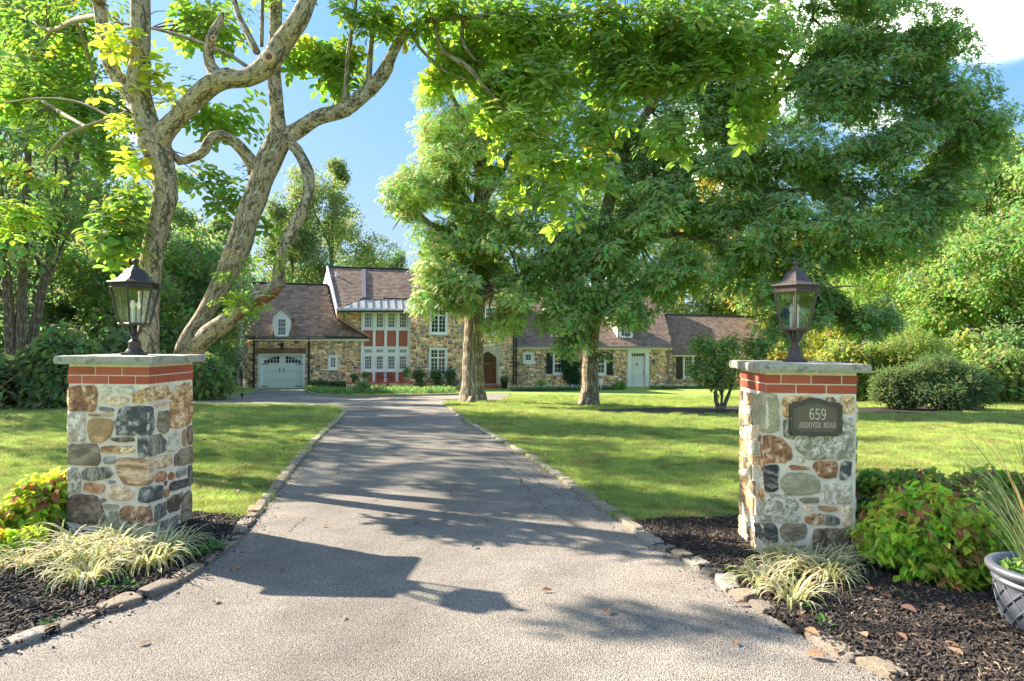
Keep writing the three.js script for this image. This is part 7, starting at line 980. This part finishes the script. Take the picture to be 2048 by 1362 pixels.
  const bt = thing('garden_bench', 'black metal bench on the brick terrace before the bay', 'bench', onT(770, 1.1)); bt.rotation.y = HYAW; bt.scale.set(0.75, 0.72, 0.75); part(bt, 'seat', box(-0.6, 0.4, -0.22, 0.6, 0.44, 0.22, 0.01), M.dark); for (let k = 0; k < 9; k++) part(bt, 'slat', box(-0.56 + k * 0.135, 0.46, -0.24, -0.52 + k * 0.135, 0.8, -0.21), M.dark); part(bt, 'rail', box(-0.62, 0.8, -0.25, 0.62, 0.85, -0.2, 0.01), M.dark); for (const x of [-0.56, 0.56]) for (const z of [-0.2, 0.2]) part(bt, 'leg', box(x - 0.02, 0, z - 0.02, x + 0.02, 0.4, z + 0.02), M.dark); for (const x of [-0.6, 0.6]) part(bt, 'armrest', tube([new V3(x, 0.42, 0.2), new V3(x, 0.62, 0.2), new V3(x, 0.66, 0), new V3(x, 0.64, -0.22)], [0.018, 0.018, 0.018, 0.018], 6, 0.3, 0, 1, 0.06), M.dark);
  { const w = G(1202, 780), t = thing('utility_post', 'small white box on a thin post beside the flower bed', 'post', w); part(t, 'post', box(-0.025, -0.05, -0.025, 0.025, 0.35, 0.025), M.white); part(t, 'box', box(-0.13, 0.35, -0.08, 0.13, 0.7, 0.08, 0.02), M.white); }
  { const w = G(484, 803), t = thing('path_light', 'small dark stake light at the edge of the turning court', 'lamp', w); part(t, 'stake', box(-0.012, -0.05, -0.012, 0.012, 0.28, 0.012), M.dark); part(t, 'shade', hexLathe([[0.001, 0.34], [0.07, 0.28], [0.06, 0.26], [0.04, 0.2], [0.001, 0.2]], null, 12), M.dark); }
}
// shrubs of the bed across the lawn and the wood's edge
{
  const b = G(1442, 821), t = thing('small_magnolia', 'small multi-stemmed evergreen tree in the mulch strip on the lawn', 'tree', b), R = rng(666), D = -b.z;
  limbs(t, [[[1440, 823, D, 11], [1432, 800, D, 8], [1431, 770, D, 6], [1425, 740, D, 4], [1420, 700, D, 2]], [[1443, 823, D, 11], [1452, 802, D, 8], [1462, 775, D, 6], [1470, 735, D, 4], [1478, 700, D, 2]], [[1441, 822, D, 7], [1444, 795, D, 5], [1446, 760, D, 4], [1448, 720, D, 2]]], M.greyBark, 'trunk', 8, 0.4);
  const it = fill([lobe(1440, 720, 64, 38, D, 0.7, 150), lobe(1395, 735, 34, 34, D, 0.5, 70), lobe(1490, 698, 48, 28, D, 0.6, 90), lobe(1400, 688, 20, 28, D, 0.35, 30), lobe(1425, 762, 48, 18, D, 0.5, 50), lobe(1500, 740, 40, 36, D, 0.5, 70)], R, [0.065, 0.12, 0.03], [0.19, 0.26, 0.07], { gap: 0.48, size: 0.85, freq: 1.6, shell: 0.5, yellow: 0.02, yc: [0.5, 0.3, 0.06] }); it.forEach((e) => e.p.sub(b)); leafOut(t, it, midClumps, M.waxLeaf);
  const mk = (px, py, w, h, lb, c1, c2, o = {}) => { const p = G(px, py), s = -p.z / F; return shrub(o.name ?? 'evergreen_shrub', lb, 'shrub', o.group ?? null, { seed: px, at: p, sr: o.sr ?? 0.03, stems: 4, bark: M.greyBark, lobes: [[0, h * 0.55 * s, 0, w * 0.42 * s, h * 0.45 * s, w * 0.34 * s, Math.round((o.n ?? 500) * 0.45)], [-w * 0.26 * s, h * 0.42 * s, 0.1, w * 0.26 * s, h * 0.36 * s, w * 0.25 * s, Math.round((o.n ?? 500) * 0.25)], [w * 0.26 * s, h * 0.44 * s, 0, w * 0.26 * s, h * 0.38 * s, w * 0.25 * s, Math.round((o.n ?? 500) * 0.25)], [0, h * 0.2 * s, w * 0.1 * s, w * 0.36 * s, h * 0.2 * s, w * 0.25 * s, Math.round((o.n ?? 500) * 0.12)]], geos: o.geos ?? yewClumps, c1, c2, gap: o.gap ?? 0.36, freq: o.freq ?? 1.4, size: o.size ?? 1.3, yellow: o.yellow ?? 0 }); };
  mk(1888, 821, 176, 108, 'dense dark rounded evergreen shrub on the lawn strip', [0.035, 0.075, 0.025], [0.1, 0.15, 0.04], { n: 900 });
  mk(1790, 819, 90, 84, 'smaller loose evergreen shrub beside the rounded one', [0.045, 0.085, 0.025], [0.11, 0.16, 0.04], { n: 420 });
  mk(1810, 805, 190, 150, 'tall feathery golden green shrub behind the rounded evergreen', [0.085, 0.14, 0.03], [0.2, 0.26, 0.055], { n: 1100, name: 'feathery_shrub', sr: 0.05, size: 1.5 });
  mk(2000, 806, 150, 110, 'low leafy shrub with bare lower twigs at the lawn corner', [0.07, 0.12, 0.03], [0.19, 0.24, 0.05], { n: 420, name: 'edge_shrub', geos: midClumps, size: 1.6, sr: 0.04, freq: 0.8 });
  mk(2080, 800, 160, 150, 'tall leafy shrub past the lawn corner', [0.07, 0.12, 0.03], [0.18, 0.24, 0.05], { n: 460, name: 'edge_shrub', geos: midClumps, size: 1.7, sr: 0.04, freq: 0.8 });
  mk(1930, 800, 140, 130, 'light shrub under the pale stemmed tree', [0.09, 0.14, 0.03], [0.22, 0.27, 0.05], { n: 460, name: 'edge_shrub', geos: midClumps, size: 1.7, sr: 0.04, freq: 0.8 });
  mk(1560, 800, 130, 110, 'yellowish shrub behind the plaque pillar', [0.12, 0.16, 0.03], [0.3, 0.28, 0.05], { n: 420, name: 'edge_shrub', geos: midClumps, size: 1.6, sr: 0.04, freq: 0.8, yellow: 0.05 });
  mk(1690, 803, 130, 120, 'pale shrub by the lamp pillar with the plaque', [0.1, 0.15, 0.03], [0.26, 0.28, 0.05], { n: 420, name: 'edge_shrub', geos: midClumps, size: 1.6, sr: 0.04, freq: 0.8 });
  for (const [px, py, w, h, lb] of [[-30, 815, 90, 90, 'dark shrub at the foot of the grey forked tree'], [120, 818, 130, 150, 'dark shrub just left of the plain pillar'], [-90, 822, 160, 130, 'shrub of the wood past the forked tree'], [405, 800, 80, 80, 'bright shrub between the pillar and the garage end'], [240, 812, 150, 140, 'shrub behind the plain pillar']]) mk(px, py, w, h, lb, [0.06, 0.11, 0.035], px > 400 ? [0.18, 0.26, 0.05] : [0.13, 0.19, 0.05], { n: 420, name: 'understory_shrub', geos: midClumps, size: 1.6, sr: 0.04, freq: 0.8 });
}

scene.traverse((o) => { if (o.isMesh) { o.castShadow = true; o.receiveShadow = true; } });
renderer.render(scene, camera);
